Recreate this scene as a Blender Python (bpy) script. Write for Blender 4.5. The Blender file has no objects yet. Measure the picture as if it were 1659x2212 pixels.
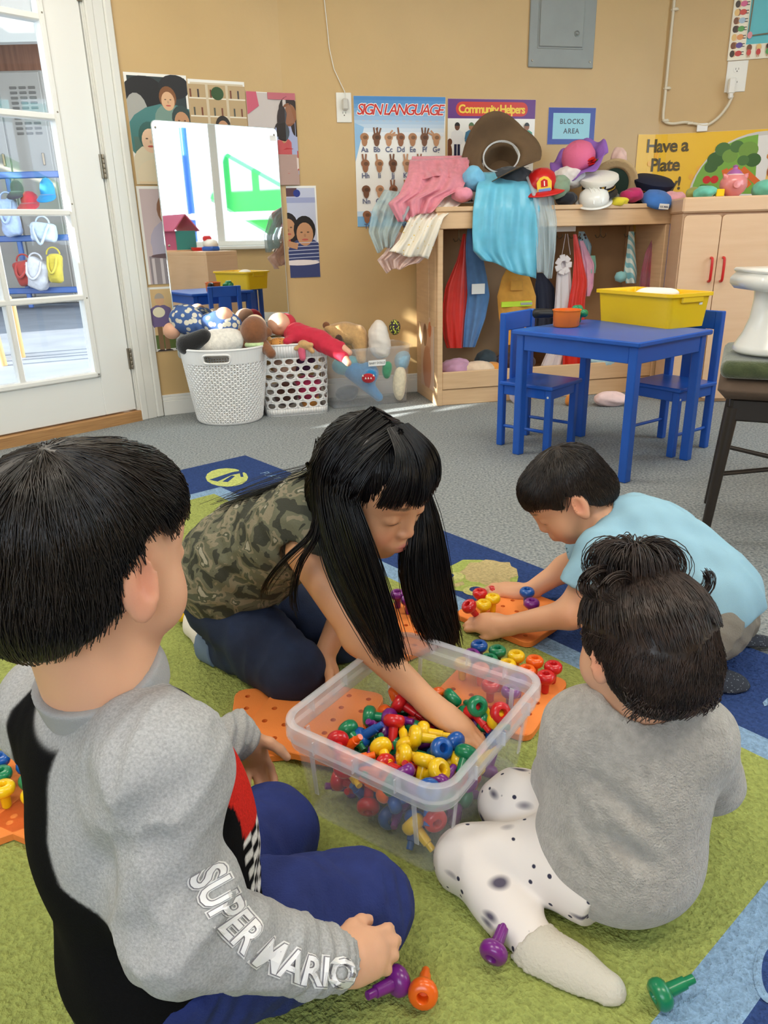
import bpy, math, random
import numpy as np
from mathutils import Vector, Matrix
random.seed(7); RNG = np.random.default_rng(7)
PI = math.pi
scene = bpy.context.scene
COL = scene.collection

# ---------------------------------------------------------------- camera
FPX, CAMH, PITCH, ROLL = 1600.0, 0.85, math.radians(20.5), math.radians(1.4)
_F = np.array([0, math.cos(PITCH), -math.sin(PITCH)])
_U0 = np.array([0, math.sin(PITCH), math.cos(PITCH)]); _R0 = np.array([1.0, 0, 0])
_R = _R0*math.cos(ROLL) - _U0*math.sin(ROLL)
_U = _U0*math.cos(ROLL) + _R0*math.sin(ROLL)
_O = np.array([0, 0, CAMH])
cam_data = bpy.data.cameras.new('camera'); cam = bpy.data.objects.new('camera', cam_data); COL.objects.link(cam)
cam_data.sensor_fit = 'VERTICAL'; cam_data.sensor_height = 24.0; cam_data.lens = 24.0*FPX/2212.0
cam_data.clip_start = 0.02; cam_data.clip_end = 200
cam.matrix_world = Matrix(((_R[0], _U[0], -_F[0], _O[0]), (_R[1], _U[1], -_F[1], _O[1]), (_R[2], _U[2], -_F[2], _O[2]), (0, 0, 0, 1)))
scene.camera = cam

# ---------------------------------------------------------------- world, sun, windows' daylight, exposure
world = bpy.data.worlds.new('daylight'); scene.world = world; world.use_nodes = True
_bg = world.node_tree.nodes['Background']; _bg.inputs[0].default_value = (0.80, 0.90, 1.0, 1); _bg.inputs[1].default_value = 4.2
def lamp(name, kind, energy, loc, target, size=None, color=(1, 1, 1), angle=None):
    l = bpy.data.lights.new(name, kind); l.energy = energy; l.color = color
    if size: l.shape = 'RECTANGLE'; l.size, l.size_y = size
    if angle is not None: l.angle = angle
    o = bpy.data.objects.new(name, l); COL.objects.link(o); o.location = loc
    d = Vector(target) - Vector(loc); o.rotation_euler = d.to_track_quat('-Z', 'Y').to_euler()
    return o
lamp('sun', 'SUN', 14.0, (-6, -3, 3.2), (-6+.82, -3+.40, 3.2-.30), color=(1, .94, .84), angle=math.radians(.6))
for _x, _y in ((-.9, 2.6), (1.2, 2.6), (-.9, .4), (1.2, .4)):
    lamp('ceiling_light_glow', 'AREA', 8.5, (_x, _y, 2.36), (_x, _y, 0), (1.1, .5), (1.0, .93, .82))  # unseen warm lamps added under the ceiling to fill the room
vs = scene.view_settings; vs.view_transform = 'Standard'; vs.look = 'None'; vs.gamma = 1.0; vs.use_curve_mapping = False; vs.exposure = 0.66
scene.cycles.use_denoising = True
scene.cycles.max_bounces = 10; scene.cycles.transparent_max_bounces = 24; scene.cycles.diffuse_bounces = 4
scene.cycles.caustics_reflective = False; scene.cycles.caustics_refractive = False

# ---------------------------------------------------------------- pixel helpers (photograph pixel -> point at a real distance)
def _ray(x, y): return _F*FPX + _R*(x-829.5) - _U*(y-1106.0)
def G(x, y, z=0.0):
    d = _ray(x, y); return _O + d*((z-_O[2])/d[2])
def D(x, y, Y):
    d = _ray(x, y); return _O + d*(Y/d[1])
class Wall:
    def __init__(s, p0, p1):
        s.p0 = np.array([*p0, 0.0]); v = np.array([p1[0]-p0[0], p1[1]-p0[1], 0.0]); s.L = np.linalg.norm(v); s.u = v/s.L
        s.n = np.array([s.u[1], -s.u[0], 0.0]); s.ang = math.atan2(s.u[1], s.u[0])
    def pt(s, a, z, off=0.0): return s.p0 + s.u*a + s.n*off + np.array([0, 0, z])
    def px(s, x, y, off=0.0):
        d = _ray(x, y); t = ((s.p0+s.n*off-_O)@s.n)/(d@s.n); P = _O+d*t; return float((P-s.p0)@s.u), float(P[2])
    def mat(s, a, z, off=0.0):
        p = s.pt(a, z, off); return Matrix(((s.u[0], 0, s.n[0], p[0]), (s.u[1], 0, s.n[1], p[1]), (0, 1, 0, p[2]), (0, 0, 0, 1)))

# ---------------------------------------------------------------- materials
def lin(c): return tuple((v/255/12.92 if v/255 <= .04045 else ((v/255+.055)/1.055)**2.4) for v in c[:3])
_M = {}
def mat(name, col, rough=.5, metal=0.0, var=0.0, vscale=12, bump=0.0, bscale=120, coat=0.0, sheen=0.0, alpha=None, col2=None, spec=None, emit=None, attr=False, stretch=None, bdist=.004):
    if name in _M: return _M[name]
    m = bpy.data.materials.new(name); m.use_nodes = True; nt = m.node_tree; N = nt.nodes; L = nt.links
    b = N['Principled BSDF']; c = (*lin(col), 1); b.inputs['Base Color'].default_value = c
    b.inputs['Roughness'].default_value = rough; b.inputs['Metallic'].default_value = metal
    if coat: b.inputs['Coat Weight'].default_value = coat; b.inputs['Coat Roughness'].default_value = .08
    if sheen: b.inputs['Sheen Weight'].default_value = sheen; b.inputs['Sheen Roughness'].default_value = .5
    if spec is not None: b.inputs['Specular IOR Level'].default_value = spec
    if emit: b.inputs['Emission Color'].default_value = c; b.inputs['Emission Strength'].default_value = emit
    if attr:
        a = N.new('ShaderNodeAttribute'); a.attribute_name = 'Col'; L.new(a.outputs['Color'], b.inputs['Base Color'])
    if var or bump or col2:
        tc = N.new('ShaderNodeTexCoord'); src = tc.outputs['Object']
        if stretch:
            mp = N.new('ShaderNodeMapping'); mp.inputs['Scale'].default_value = stretch; L.new(src, mp.inputs['Vector']); src = mp.outputs['Vector']
        if (var or col2) and not attr:
            n = N.new('ShaderNodeTexNoise'); n.inputs['Scale'].default_value = vscale; n.inputs['Detail'].default_value = 4; L.new(src, n.inputs['Vector'])
            r = N.new('ShaderNodeValToRGB'); r.color_ramp.elements[0].position = .3; r.color_ramp.elements[1].position = .7
            if col2: r.color_ramp.elements[0].color = (*lin(col2), 1); r.color_ramp.elements[1].color = c
            else:
                r.color_ramp.elements[0].color = tuple(v*(1-var) for v in c[:3])+(1,); r.color_ramp.elements[1].color = tuple(min(1, v*(1+var)) for v in c[:3])+(1,)
            L.new(n.outputs['Fac'], r.inputs['Fac']); L.new(r.outputs['Color'], b.inputs['Base Color'])
        if bump:
            n2 = N.new('ShaderNodeTexNoise'); n2.inputs['Scale'].default_value = bscale; n2.inputs['Detail'].default_value = 3; L.new(src, n2.inputs['Vector'])
            bp = N.new('ShaderNodeBump'); bp.inputs['Strength'].default_value = bump; bp.inputs['Distance'].default_value = bdist
            L.new(n2.outputs['Fac'], bp.inputs['Height']); L.new(bp.outputs['Normal'], b.inputs['Normal'])
    if alpha is not None:
        out = N['Material Output']; tr = N.new('ShaderNodeBsdfTransparent'); mx = N.new('ShaderNodeMixShader'); mx.inputs[0].default_value = alpha
        L.new(tr.outputs[0], mx.inputs[1]); L.new(b.outputs[0], mx.inputs[2]); L.new(mx.outputs[0], out.inputs['Surface'])
    _M[name] = m; return m
def glass(name, tint=(1, 1, 1), refl=.06, haze=0.0):
    if name in _M: return _M[name]
    m = bpy.data.materials.new(name); m.use_nodes = True; nt = m.node_tree; N = nt.nodes; L = nt.links
    N.remove(N['Principled BSDF']); out = N['Material Output']
    tr = N.new('ShaderNodeBsdfTransparent'); tr.inputs[0].default_value = (*tint, 1)
    gl = N.new('ShaderNodeBsdfGlossy'); gl.inputs['Roughness'].default_value = .02
    mx = N.new('ShaderNodeMixShader'); mx.inputs[0].default_value = refl
    L.new(tr.outputs[0], mx.inputs[1]); L.new(gl.outputs[0], mx.inputs[2]); L.new(mx.outputs[0], out.inputs['Surface'])
    _M[name] = m; return m

# ---------------------------------------------------------------- mesh building
class MB:
    def __init__(s): s.v = []; s.f = []; s.m = []; s.c = []
    def add(s, vs, fs, mi=0, col=None):
        o = len(s.v); s.v.extend([tuple(map(float, p)) for p in vs])
        for f in fs: s.f.append(tuple(i+o for i in f)); s.m.append(mi); s.c.append(col)
        return s
    def box(s, c, size, ch=0.0, M=None, mi=0, col=None):
        h = [x/2 for x in size]; c = Vector(c)
        def T(p): return c + ((M @ Vector(p)) if M is not None else Vector(p))
        if ch <= 0:
            vs = [T((x*h[0], y*h[1], z*h[2])) for x in (-1, 1) for y in (-1, 1) for z in (-1, 1)]
            return s.add(vs, [(0, 1, 3, 2), (4, 6, 7, 5), (0, 4, 5, 1), (2, 3, 7, 6), (0, 2, 6, 4), (1, 5, 7, 3)], mi, col)
        ch = min(ch, min(h)*.95); vs = []; ix = {}
        for x in (-1, 1):
            for y in (-1, 1):
                for z in (-1, 1):
                    sg = (x, y, z)
                    for a in range(3):
                        p = [sg[k]*(h[k] if k == a else h[k]-ch) for k in range(3)]
                        ix[(sg, a)] = len(vs); vs.append(T(p))
        fs = []
        for a in range(3):
            b, d = (a+1) % 3, (a+2) % 3
            for sa in (-1, 1):
                q = []
                for sb, sd in ((-1, -1), (1, -1), (1, 1), (-1, 1)):
                    g = [0, 0, 0]; g[a] = sa; g[b] = sb; g[d] = sd; q.append(ix[(tuple(g), a)])
                fs.append(tuple(q) if sa > 0 else tuple(q[::-1]))
            for sb in (-1, 1):
                for sd in (-1, 1):
                    g0 = [0, 0, 0]; g0[b] = sb; g0[d] = sd; g1 = list(g0); g0[a] = -1; g1[a] = 1
                    q = (ix[(tuple(g0), b)], ix[(tuple(g1), b)], ix[(tuple(g1), d)], ix[(tuple(g0), d)])
                    fs.append(q if sb*sd < 0 else q[::-1])
        for x in (-1, 1):
            for y in (-1, 1):
                for z in (-1, 1):
                    g = (x, y, z); t = (ix[(g, 0)], ix[(g, 1)], ix[(g, 2)]); fs.append(t if x*y*z > 0 else t[::-1])
        return s.add(vs, fs, mi, col)
    def tube(s, pts, r, n=8, cap=True, mi=0, closed=False, col=None):
        P = [Vector(p) for p in pts]; k = len(P); rr = r if hasattr(r, '__len__') else [r]*k; vs = []; fs = []
        up = None
        for i in range(k):
            if closed: t = P[(i+1) % k]-P[i-1]
            else: t = P[min(i+1, k-1)]-P[max(i-1, 0)]
            t.normalize()
            if up is None:
                up = Vector((0, 0, 1)) if abs(t.z) < .9 else Vector((1, 0, 0))
            a = up - t*up.dot(t)
            if a.length < 1e-6: a = t.orthogonal()
            a.normalize(); b = t.cross(a); up = a
            for j in range(n):
                w = 2*PI*j/n; vs.append(P[i]+(a*math.cos(w)+b*math.sin(w))*rr[i])
        for i in range(k if closed else k-1):
            for j in range(n):
                i2 = (i+1) % k; fs.append((i*n+j, i*n+(j+1) % n, i2*n+(j+1) % n, i2*n+j))
        if cap and not closed: fs.append(tuple(range(n))[::-1]); fs.append(tuple((k-1)*n+j for j in range(n)))
        return s.add(vs, fs, mi, col)
    def lathe(s, prof, n=24, M=None, c=(0, 0, 0), mi=0, sx=1.0, sy=1.0, wav=None, col=None, cap=True):
        vs = []; fs = []; c = Vector(c); k = len(prof)
        for i, (r, z) in enumerate(prof):
            for j in range(n):
                w = 2*PI*j/n; p = Vector((r*math.cos(w)*sx, r*math.sin(w)*sy, z))
                if wav: p = Vector(wav(p, w, i))
                vs.append(c+((M @ p) if M is not None else p))
        for i in range(k-1):
            for j in range(n): fs.append((i*n+j, i*n+(j+1) % n, (i+1)*n+(j+1) % n, (i+1)*n+j))
        if cap and prof[0][0] > 1e-5: fs.append(tuple(range(n))[::-1])
        if cap and prof[-1][0] > 1e-5: fs.append(tuple((k-1)*n+j for j in range(n)))
        return s.add(vs, fs, mi, col)
    def prism(s, poly, z0, z1, M=None, mi=0, col=None):
        n = len(poly); T = (lambda p: (M @ Vector(p))) if M is not None else (lambda p: Vector(p))
        vs = [T((x, y, z0)) for x, y in poly]+[T((x, y, z1)) for x, y in poly]
        fs = [tuple(range(n))[::-1], tuple(range(n, 2*n))]+[(i, (i+1) % n, n+(i+1) % n, n+i) for i in range(n)]
        return s.add(vs, fs, mi, col)
    def grid(s, fn, nu, nv, mi=0, wrap=False, col=None):
        vs = [fn(i/(nu if wrap else nu-1), j/(nv-1)) for i in range(nu) for j in range(nv)]
        fs = []
        for i in range(nu if wrap else nu-1):
            for j in range(nv-1):
                i2 = (i+1) % nu; fs.append((i*nv+j, i2*nv+j, i2*nv+j+1, i*nv+j+1))
        return s.add(vs, fs, mi, col)
def rrect(w, h, r, n=5, cx=0.0, cy=0.0):
    out = []
    for k, (sx, sy) in enumerate(((1, 1), (-1, 1), (-1, -1), (1, -1))):
        for i in range(n):
            a = PI/2*(k+i/(n-1)); out.append((cx+sx*(w/2-r)+r*math.cos(a), cy+sy*(h/2-r)+r*math.sin(a)))
    return out
MW = {}
def _mesh(name, v, f, mi=None, col=None):
    me = bpy.data.meshes.new(name); me.from_pydata(v, [], f)
    if mi is not None and any(mi): me.polygons.foreach_set('material_index', mi)
    if col is not None and any(c is not None for c in col):
        a = me.color_attributes.new('Col', 'FLOAT_COLOR', 'CORNER'); arr = []
        for p, c in zip(f, col): arr.extend(list((*lin(c or (255, 255, 255)), 1.0))*len(p))
        a.data.foreach_set('color', arr)
    me.update(); return me
def obj(name, mb, mats, parent=None, world=False, smooth=None, label=None, solid=None, recalc=False, kind=None, mesh=None):
    if mesh is not None: me = mesh
    elif isinstance(mb, MB):
        v = mb.v
        if world and parent is not None:
            inv = MW[parent.name].inverted(); v = [tuple(inv @ Vector(p)) for p in v]
        me = _mesh(name, v, mb.f, mb.m, mb.c)
    else: me = mb
    if recalc:
        import bmesh
        bm = bmesh.new(); bm.from_mesh(me); bmesh.ops.recalc_face_normals(bm, faces=bm.faces); bm.to_mesh(me); bm.free()
    for m in (mats if isinstance(mats, (list, tuple)) else [mats]): me.materials.append(m)
    if smooth is not None:
        me.polygons.foreach_set('use_smooth', [True]*len(me.polygons))
        if smooth < 180: me.set_sharp_from_angle(angle=math.radians(smooth))
    o = bpy.data.objects.new(name, me); COL.objects.link(o)
    if parent is not None: o.parent = parent; MW[o.name] = MW[parent.name]
    else: MW[o.name] = Matrix()
    if label: o['label'] = label
    if kind: o['kind'] = kind
    if solid:
        md = o.modifiers.new('thickness', 'SOLIDIFY'); md.thickness = solid; md.offset = 0
    return o
def tag(o, label, cat, group=None, kind=None):
    o['label'] = label; o['category'] = cat
    if group: o['group'] = group
    if kind: o['kind'] = kind
    return o
def thing(name, label, cat, loc=(0, 0, 0), rotz=0.0, group=None, M=None):
    o = bpy.data.objects.new(name, None); COL.objects.link(o); o.empty_display_size = .05
    m = M.copy() if M is not None else Matrix.Translation(Vector(loc)) @ Matrix.Rotation(rotz, 4, 'Z')
    o.matrix_world = m; MW[o.name] = m; tag(o, label, cat, group); return o
def struct(name, mb, mats, parent=None, **k):
    o = obj(name, mb, mats, parent, **k)
    if parent is None: o['kind'] = 'structure'
    return o
def kids(o): return [c for c in bpy.data.objects if c.parent == o]
def copy_tree(root, M, label=None, group=None):
    r = root.copy(); COL.objects.link(r); r.matrix_world = M; MW[r.name] = M
    if label: r['label'] = label
    if group: r['group'] = group
    for ch in list(root.children):
        c = ch.copy(); COL.objects.link(c); c.parent = r
        for g in list(ch.children):
            d = g.copy(); COL.objects.link(d); d.parent = c
    return r
def rot(axis, deg): return Matrix.Rotation(math.radians(deg), 3, axis)
def frame(fwd, up):
    y = np.array(fwd, float); y /= np.linalg.norm(y); z = np.array(up, float); z -= y*(z@y); z /= np.linalg.norm(z); x = np.cross(y, z)
    return np.stack([x, y, z], 1)      # columns right, forward, up

# ---------------------------------------------------------------- text
_TXT = {}
def text_mesh(s, size=.05, bold=0.0, shear=0.0, align='CENTER', extrude=0.0, space=1.0):
    cu = bpy.data.curves.new('t', 'FONT'); cu.body = s; cu.size = size; cu.offset = bold; cu.shear = shear; cu.align_x = align; cu.align_y = 'CENTER'
    cu.extrude = extrude; cu.space_character = space; cu.resolution_u = 3
    o = bpy.data.objects.new('t', cu); COL.objects.link(o)
    me = bpy.data.meshes.new_from_object(o.evaluated_get(bpy.context.evaluated_depsgraph_get()))
    v = [tuple(p.co) for p in me.vertices]; f = [tuple(p.vertices) for p in me.polygons]
    bpy.data.objects.remove(o); bpy.data.curves.remove(cu); bpy.data.meshes.remove(me)
    return v, f
class Print:
    """flat print in its own plane: x right, y up, each layer a hair above the last"""
    def __init__(s, clip=None): s.mb = MB(); s.z = .0004; s.clip = clip
    def _up(s): s.z += .00006; return s.z
    def poly(s, pts, col):
        z = s._up()
        if s.clip:
            for ax, lim, sg in ((0, s.clip[0], 1), (0, s.clip[2], -1), (1, s.clip[1], 1), (1, s.clip[3], -1)):
                out = []
                for i in range(len(pts)):
                    p, q = pts[i-1], pts[i]; a, b = (p[ax]-lim)*sg, (q[ax]-lim)*sg
                    if (a < 0) != (b < 0): t = a/(a-b); out.append((p[0]+(q[0]-p[0])*t, p[1]+(q[1]-p[1])*t))
                    if b >= 0: out.append(q)
                pts = out
                if len(pts) < 3: return
        s.mb.add([(x, y, z) for x, y in pts], [tuple(range(len(pts)))], 0, col)
    def rect(s, x0, y0, x1, y1, col): s.poly([(x0, y0), (x1, y0), (x1, y1), (x0, y1)], col)
    def ell(s, cx, cy, rx, ry, col, n=18, a=0.0):
        ca, sa = math.cos(a), math.sin(a)
        s.poly([(cx+rx*math.cos(2*PI*i/n)*ca-ry*math.sin(2*PI*i/n)*sa, cy+rx*math.cos(2*PI*i/n)*sa+ry*math.sin(2*PI*i/n)*ca) for i in range(n)], col)
    def rrect(s, cx, cy, w, h, r, col): s.poly(rrect(w, h, r, 5, cx, cy), col)
    def text(s, t, cx, cy, size, col, **k):
        z = s._up(); v, f = text_mesh(t, size, **k); s.mb.add([(x+cx, y+cy, z) for x, y, _ in v], f, 0, col)
    def line(s, pts, w, col):
        for (x0, y0), (x1, y1) in zip(pts[:-1], pts[1:]):
            dx, dy = x1-x0, y1-y0; l = math.hypot(dx, dy) or 1; nx, ny = -dy/l*w/2, dx/l*w/2
            s.poly([(x0-nx, y0-ny), (x1-nx, y1-ny), (x1+nx, y1+ny), (x0+nx, y0+ny)], col)
PRINT = mat('printed_ink', (255, 255, 255), .32, attr=True)

# ---------------------------------------------------------------- smooth solids: signed distance fields meshed with surface nets
def smin(a, b, k):
    if k <= 0: return np.minimum(a, b)
    h = np.clip(.5+.5*(b-a)/k, 0, 1); return b+(a-b)*h-k*h*(1-h)
def smax(a, b, k): return -smin(-a, -b, k)
def A3(p): return np.asarray(p, np.float32)
def prim(q, P):
    t = q[0].lstrip('-')
    if t == 'c':
        a, b, ra, rb = A3(q[1]), A3(q[2]), q[3], q[4]; ab = b-a; l2 = float(ab@ab)+1e-12
        h = np.clip(((P-a)@ab)/l2, 0, 1); d = P-a-h[:, None]*ab; return np.sqrt((d*d).sum(1))-(ra+(rb-ra)*h)
    X = P-A3(q[1])
    if t == 'e':
        r = A3(q[2])
        if len(q) > 3 and q[3] is not None: X = X@A3(q[3])
        Y = X/r; k0 = np.sqrt((Y*Y).sum(1)); Z = Y/r; k1 = np.sqrt((Z*Z).sum(1))+1e-9; return k0*(k0-1)/k1
    if t == 'b':
        if len(q) > 4 and q[4] is not None: X = X@A3(q[4])
        w = np.abs(X)-(A3(q[2])-q[3]); o = np.maximum(w, 0); return np.sqrt((o*o).sum(1))+np.minimum(w.max(1), 0)-q[3]
    if t == 't':
        X = X@A3(q[4]); l = np.sqrt(X[:, 0]**2+X[:, 1]**2)-q[2]; return np.sqrt(l*l+X[:, 2]**2)-q[3]
    if t == 'p':
        n = A3(q[2]); return X@n
def chain(prims, k):
    def fn(P):
        d = None
        for q in prims:
            e = prim(q, P); kk = q[-1]['k'] if isinstance(q[-1], dict) else k
            if d is None: d = e
            elif q[0][0] == '-': d = smax(d, -e, kk)
            else: d = smin(d, e, kk)
        return d
    return fn
def union(fns, k):
    def fn(P):
        d = fns[0](P)
        for f in fns[1:]: d = smin(d, f(P), k)
        return d
    return fn
def sdf_mesh(fn, lo, hi, h):
    lo = np.array(lo, np.float32); hi = np.array(hi, np.float32); B = 4
    nc = np.ceil((hi-lo)/(h*B)).astype(int)+1
    ii = np.stack(np.meshgrid(*[np.arange(n) for n in nc], indexing='ij'), -1).reshape(-1, 3)
    cen = lo+(ii*B+(B-1)/2).astype(np.float32)*h
    dc = fn(cen.astype(np.float32)); act = np.abs(dc) < h*B*2.0
    V = np.repeat(np.repeat(np.repeat(dc.reshape(nc).astype(np.float32), B, 0), B, 1), B, 2)
    ai = ii[act]; off = np.stack(np.meshgrid(*[np.arange(B)]*3, indexing='ij'), -1).reshape(-1, 3)
    fi = (ai[:, None, :]*B+off[None]).reshape(-1, 3)
    for s in range(0, len(fi), 400000):
        q = fi[s:s+400000]; V[q[:, 0], q[:, 1], q[:, 2]] = fn((lo+q.astype(np.float32)*h).astype(np.float32))
    S = V < 0; nx, ny, nz = V.shape
    cnt = np.zeros((nx-1, ny-1, nz-1), np.int8)
    for a in (0, 1):
        for b in (0, 1):
            for c in (0, 1): cnt += S[a:nx-1+a, b:ny-1+b, c:nz-1+c]
    I, J, K = np.nonzero((cnt > 0) & (cnt < 8))
    if len(I) == 0: raise RuntimeError('empty solid')
    cn = [(a, b, c) for a in (0, 1) for b in (0, 1) for c in (0, 1)]
    vals = np.stack([V[I+a, J+b, K+c] for a, b, c in cn], 1); pos = np.zeros((len(I), 3), np.float32); w = np.zeros(len(I), np.float32)
    for x in range(8):
        for y in range(x+1, 8):
            if sum(abs(cn[x][t]-cn[y][t]) for t in range(3)) != 1: continue
            a, b = vals[:, x], vals[:, y]; m = (a < 0) != (b < 0); t = np.where(m, a/np.where(m, a-b, 1), 0)
            p = A3(cn[x])+t[:, None]*(A3(cn[y])-A3(cn[x])); pos += np.where(m[:, None], p, 0); w += m
    verts = lo+(np.stack([I, J, K], 1)+pos/w[:, None])*h
    ids = (I*(ny-1)+J)*(nz-1)+K; quads = []
    for ax in range(3):
        sl0 = [slice(None)]*3; sl1 = [slice(None)]*3; sl0[ax] = slice(0, -1); sl1[ax] = slice(1, None)
        s0 = S[tuple(sl0)]; s1 = S[tuple(sl1)]; e = np.stack(np.nonzero(s0 != s1), 1)
        b, c = (ax+1) % 3, (ax+2) % 3; dims = (nx, ny, nz)
        ok = (e[:, b] > 0) & (e[:, c] > 0) & (e[:, b] < dims[b]-1) & (e[:, c] < dims[c]-1); e = e[ok]
        inside = s0[e[:, 0], e[:, 1], e[:, 2]]
        def cid(db, dc):
            q = e.copy(); q[:, b] -= db; q[:, c] -= dc; return np.searchsorted(ids, (q[:, 0]*(ny-1)+q[:, 1])*(nz-1)+q[:, 2])
        q = np.stack([cid(1, 1), cid(0, 1), cid(0, 0), cid(1, 0)], 1); q[~inside] = q[~inside][:, ::-1]; quads.append(q)
    return verts.astype(np.float64), np.concatenate(quads)
def np_mesh(name, v, f, cols=None, uv=None):
    me = bpy.data.meshes.new(name); n, k = len(f), f.shape[1]
    me.vertices.add(len(v)); me.vertices.foreach_set('co', np.asarray(v, np.float32).ravel())
    me.loops.add(n*k); me.loops.foreach_set('vertex_index', np.asarray(f, np.int32).ravel())
    me.polygons.add(n); me.polygons.foreach_set('loop_start', np.arange(0, n*k, k, dtype=np.int32))
    if cols is not None:
        a = me.color_attributes.new('Col', 'FLOAT_COLOR', 'POINT'); a.data.foreach_set('color', np.asarray(cols, np.float32).ravel())
    me.update(calc_edges=True); me.validate(); return me
def solid(name, fn, lo, hi, h, material, parent=None, colfn=None, **kw):
    """mesh a field given in world space and hang it under parent"""
    v, f = sdf_mesh(fn, lo, hi, h); cols = colfn(v) if colfn else None
    if parent is not None:
        inv = np.array(MW[parent.name].inverted()); v = v@inv[:3, :3].T+inv[:3, 3]
    return obj(name, None, material, parent, smooth=180, mesh=np_mesh(name, v, f, cols), **kw)
def bounds(prims, pad=.03):
    P = []; R = []
    for q in prims:
        if q[0][0] == '-' or q[0] == 'p': continue
        if q[0] == 'c': P += [q[1], q[2]]; R += [q[3], q[4]]
        elif q[0] == 't': P.append(q[1]); R.append(q[2]+q[3])
        else: P.append(q[1]); R.append(max(q[2])*(1.0 if q[0] == 'e' else 1.75))
    P = np.array(P); R = np.array(R)[:, None]+pad; return (P-R).min(0), (P+R).max(0)
def blob(name, prims, k, h, material, parent=None, pre=None, **kw):
    """smooth solid out of a list of primitives; M maps local to world"""
    lo, hi = bounds(prims); f = chain(prims, k)
    if pre: f0 = f; f = lambda P: pre(P, f0(P))
    return solid(name, f, lo, hi, h, material, parent, **kw)
def strand_mesh(paths, radii, n=3):
    """paths (S,K,3) array, radii (S,K) -> tubes"""
    S, K, _ = paths.shape; t = np.gradient(paths, axis=1); t /= np.linalg.norm(t, axis=2, keepdims=True)+1e-9
    a = np.cross(t, np.array([.31, .52, .79])); a /= np.linalg.norm(a, axis=2, keepdims=True)+1e-9; b = np.cross(t, a)
    V = np.stack([paths+radii[..., None]*(a*math.cos(2*PI*j/n)+b*math.sin(2*PI*j/n)) for j in range(n)], 2).reshape(-1, 3)
    s, i, j = np.meshgrid(np.arange(S), np.arange(K-1), np.arange(n), indexing='ij'); base = (s*K+i)*n
    F = np.stack([base+j, base+(j+1) % n, base+n+(j+1) % n, base+n+j], -1).reshape(-1, 4)
    return V, F

def fnoise(P, f, seed=0):
    r = np.random.default_rng(seed); d = np.zeros(len(P))
    for i in range(5):
        k = r.normal(size=3)*f*(1+.5*i); d += np.sin(P@k+r.uniform(0, 6.28))/(1+.5*i)
    return d/2.5

def near(fn, prims, margin=.03):
    """evaluate a field only close to its primitives; farther away a lower bound is enough"""
    lo, hi = bounds(prims, 0.0); c = A3((lo+hi)/2); hf = A3((hi-lo)/2)
    def f(P):
        q = np.maximum(np.abs(P-c)-hf, 0); d = np.sqrt((q*q).sum(1)); m = d < margin; out = d.astype(np.float32)
        if m.any(): out[m] = fn(P[m])
        return out
    return f
# ================================================================ STRUCTURE
def portal(name, W, s0, s1, z0, z1, off=-.10):
    l = bpy.data.lights.new(name, 'AREA'); l.shape = 'RECTANGLE'; l.size = s1-s0; l.size_y = z1-z0; l.cycles.is_portal = True
    o = bpy.data.objects.new(name, l); COL.objects.link(o); o.location = W.pt((s0+s1)/2, (z0+z1)/2, off)
    o.rotation_euler = Vector(W.n).to_track_quat('-Z', 'Y').to_euler()
_u = np.array([math.cos(math.radians(46.7)), math.sin(math.radians(46.7))])
C0 = np.array([-1.133, 3.784]); C1 = np.array([-.444, 4.107]); C2 = np.array([1.569, 4.552]); C3 = np.array([3.315, 4.117]); C4 = np.array([3.2, -1.75]); C5 = np.array([-3.2, -1.75]); D0 = C0-_u*3.0
WD, WP, WB, WR, WS, WZ, WL = Wall(D0, C0), Wall(C0, C1), Wall(C1, C2), Wall(C2, C3), Wall(C3, C4), Wall(C4, C5), Wall(C5, D0)
CEIL = 2.45
def attr_fabric(name, rough=1.0, nscale=90, var=.25, bump=.8, bscale=260, bdist=.006):
    m = mat(name, (255, 255, 255), rough, attr=True, bump=bump, bscale=bscale, bdist=bdist); N = m.node_tree.nodes; L = m.node_tree.links
    a = [n for n in N if n.type == 'ATTRIBUTE'][0]; b = N['Principled BSDF']; tc = [n for n in N if n.type == 'TEX_COORD'][0]
    n = N.new('ShaderNodeTexNoise'); n.inputs['Scale'].default_value = nscale; n.inputs['Detail'].default_value = 4; L.new(tc.outputs['Object'], n.inputs['Vector'])
    mr = N.new('ShaderNodeMapRange'); mr.inputs[1].default_value = .3; mr.inputs[2].default_value = .7; mr.inputs[3].default_value = 1-var; mr.inputs[4].default_value = 1+var*.6
    L.new(n.outputs['Fac'], mr.inputs[0]); mx = N.new('ShaderNodeMix'); mx.data_type = 'RGBA'; mx.blend_type = 'MULTIPLY'; mx.inputs[0].default_value = 1
    L.new(a.outputs['Color'], mx.inputs[6]); L.new(mr.outputs[0], mx.inputs[7]); L.new(mx.outputs[2], b.inputs['Base Color']); b.inputs['Specular IOR Level'].default_value = .1
    return m
M_WALL = mat('tan_wall_paint', (205, 173, 121), .42, var=.04, vscale=3, bump=.12, bscale=60)
M_CEIL = mat('ceiling_white', (235, 232, 224), .9, bump=.1, bscale=200)
M_TRIM = mat('white_trim_paint', (232, 232, 226), .35)
M_CARPET = mat('grey_carpet', (182, 186, 186), 1.0, col2=(112, 122, 126), vscale=120, bump=.9, bscale=240, spec=.1, bdist=.006)
M_GLASS = glass('door_glass', (.96, .98, 1.0), .022)
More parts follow.
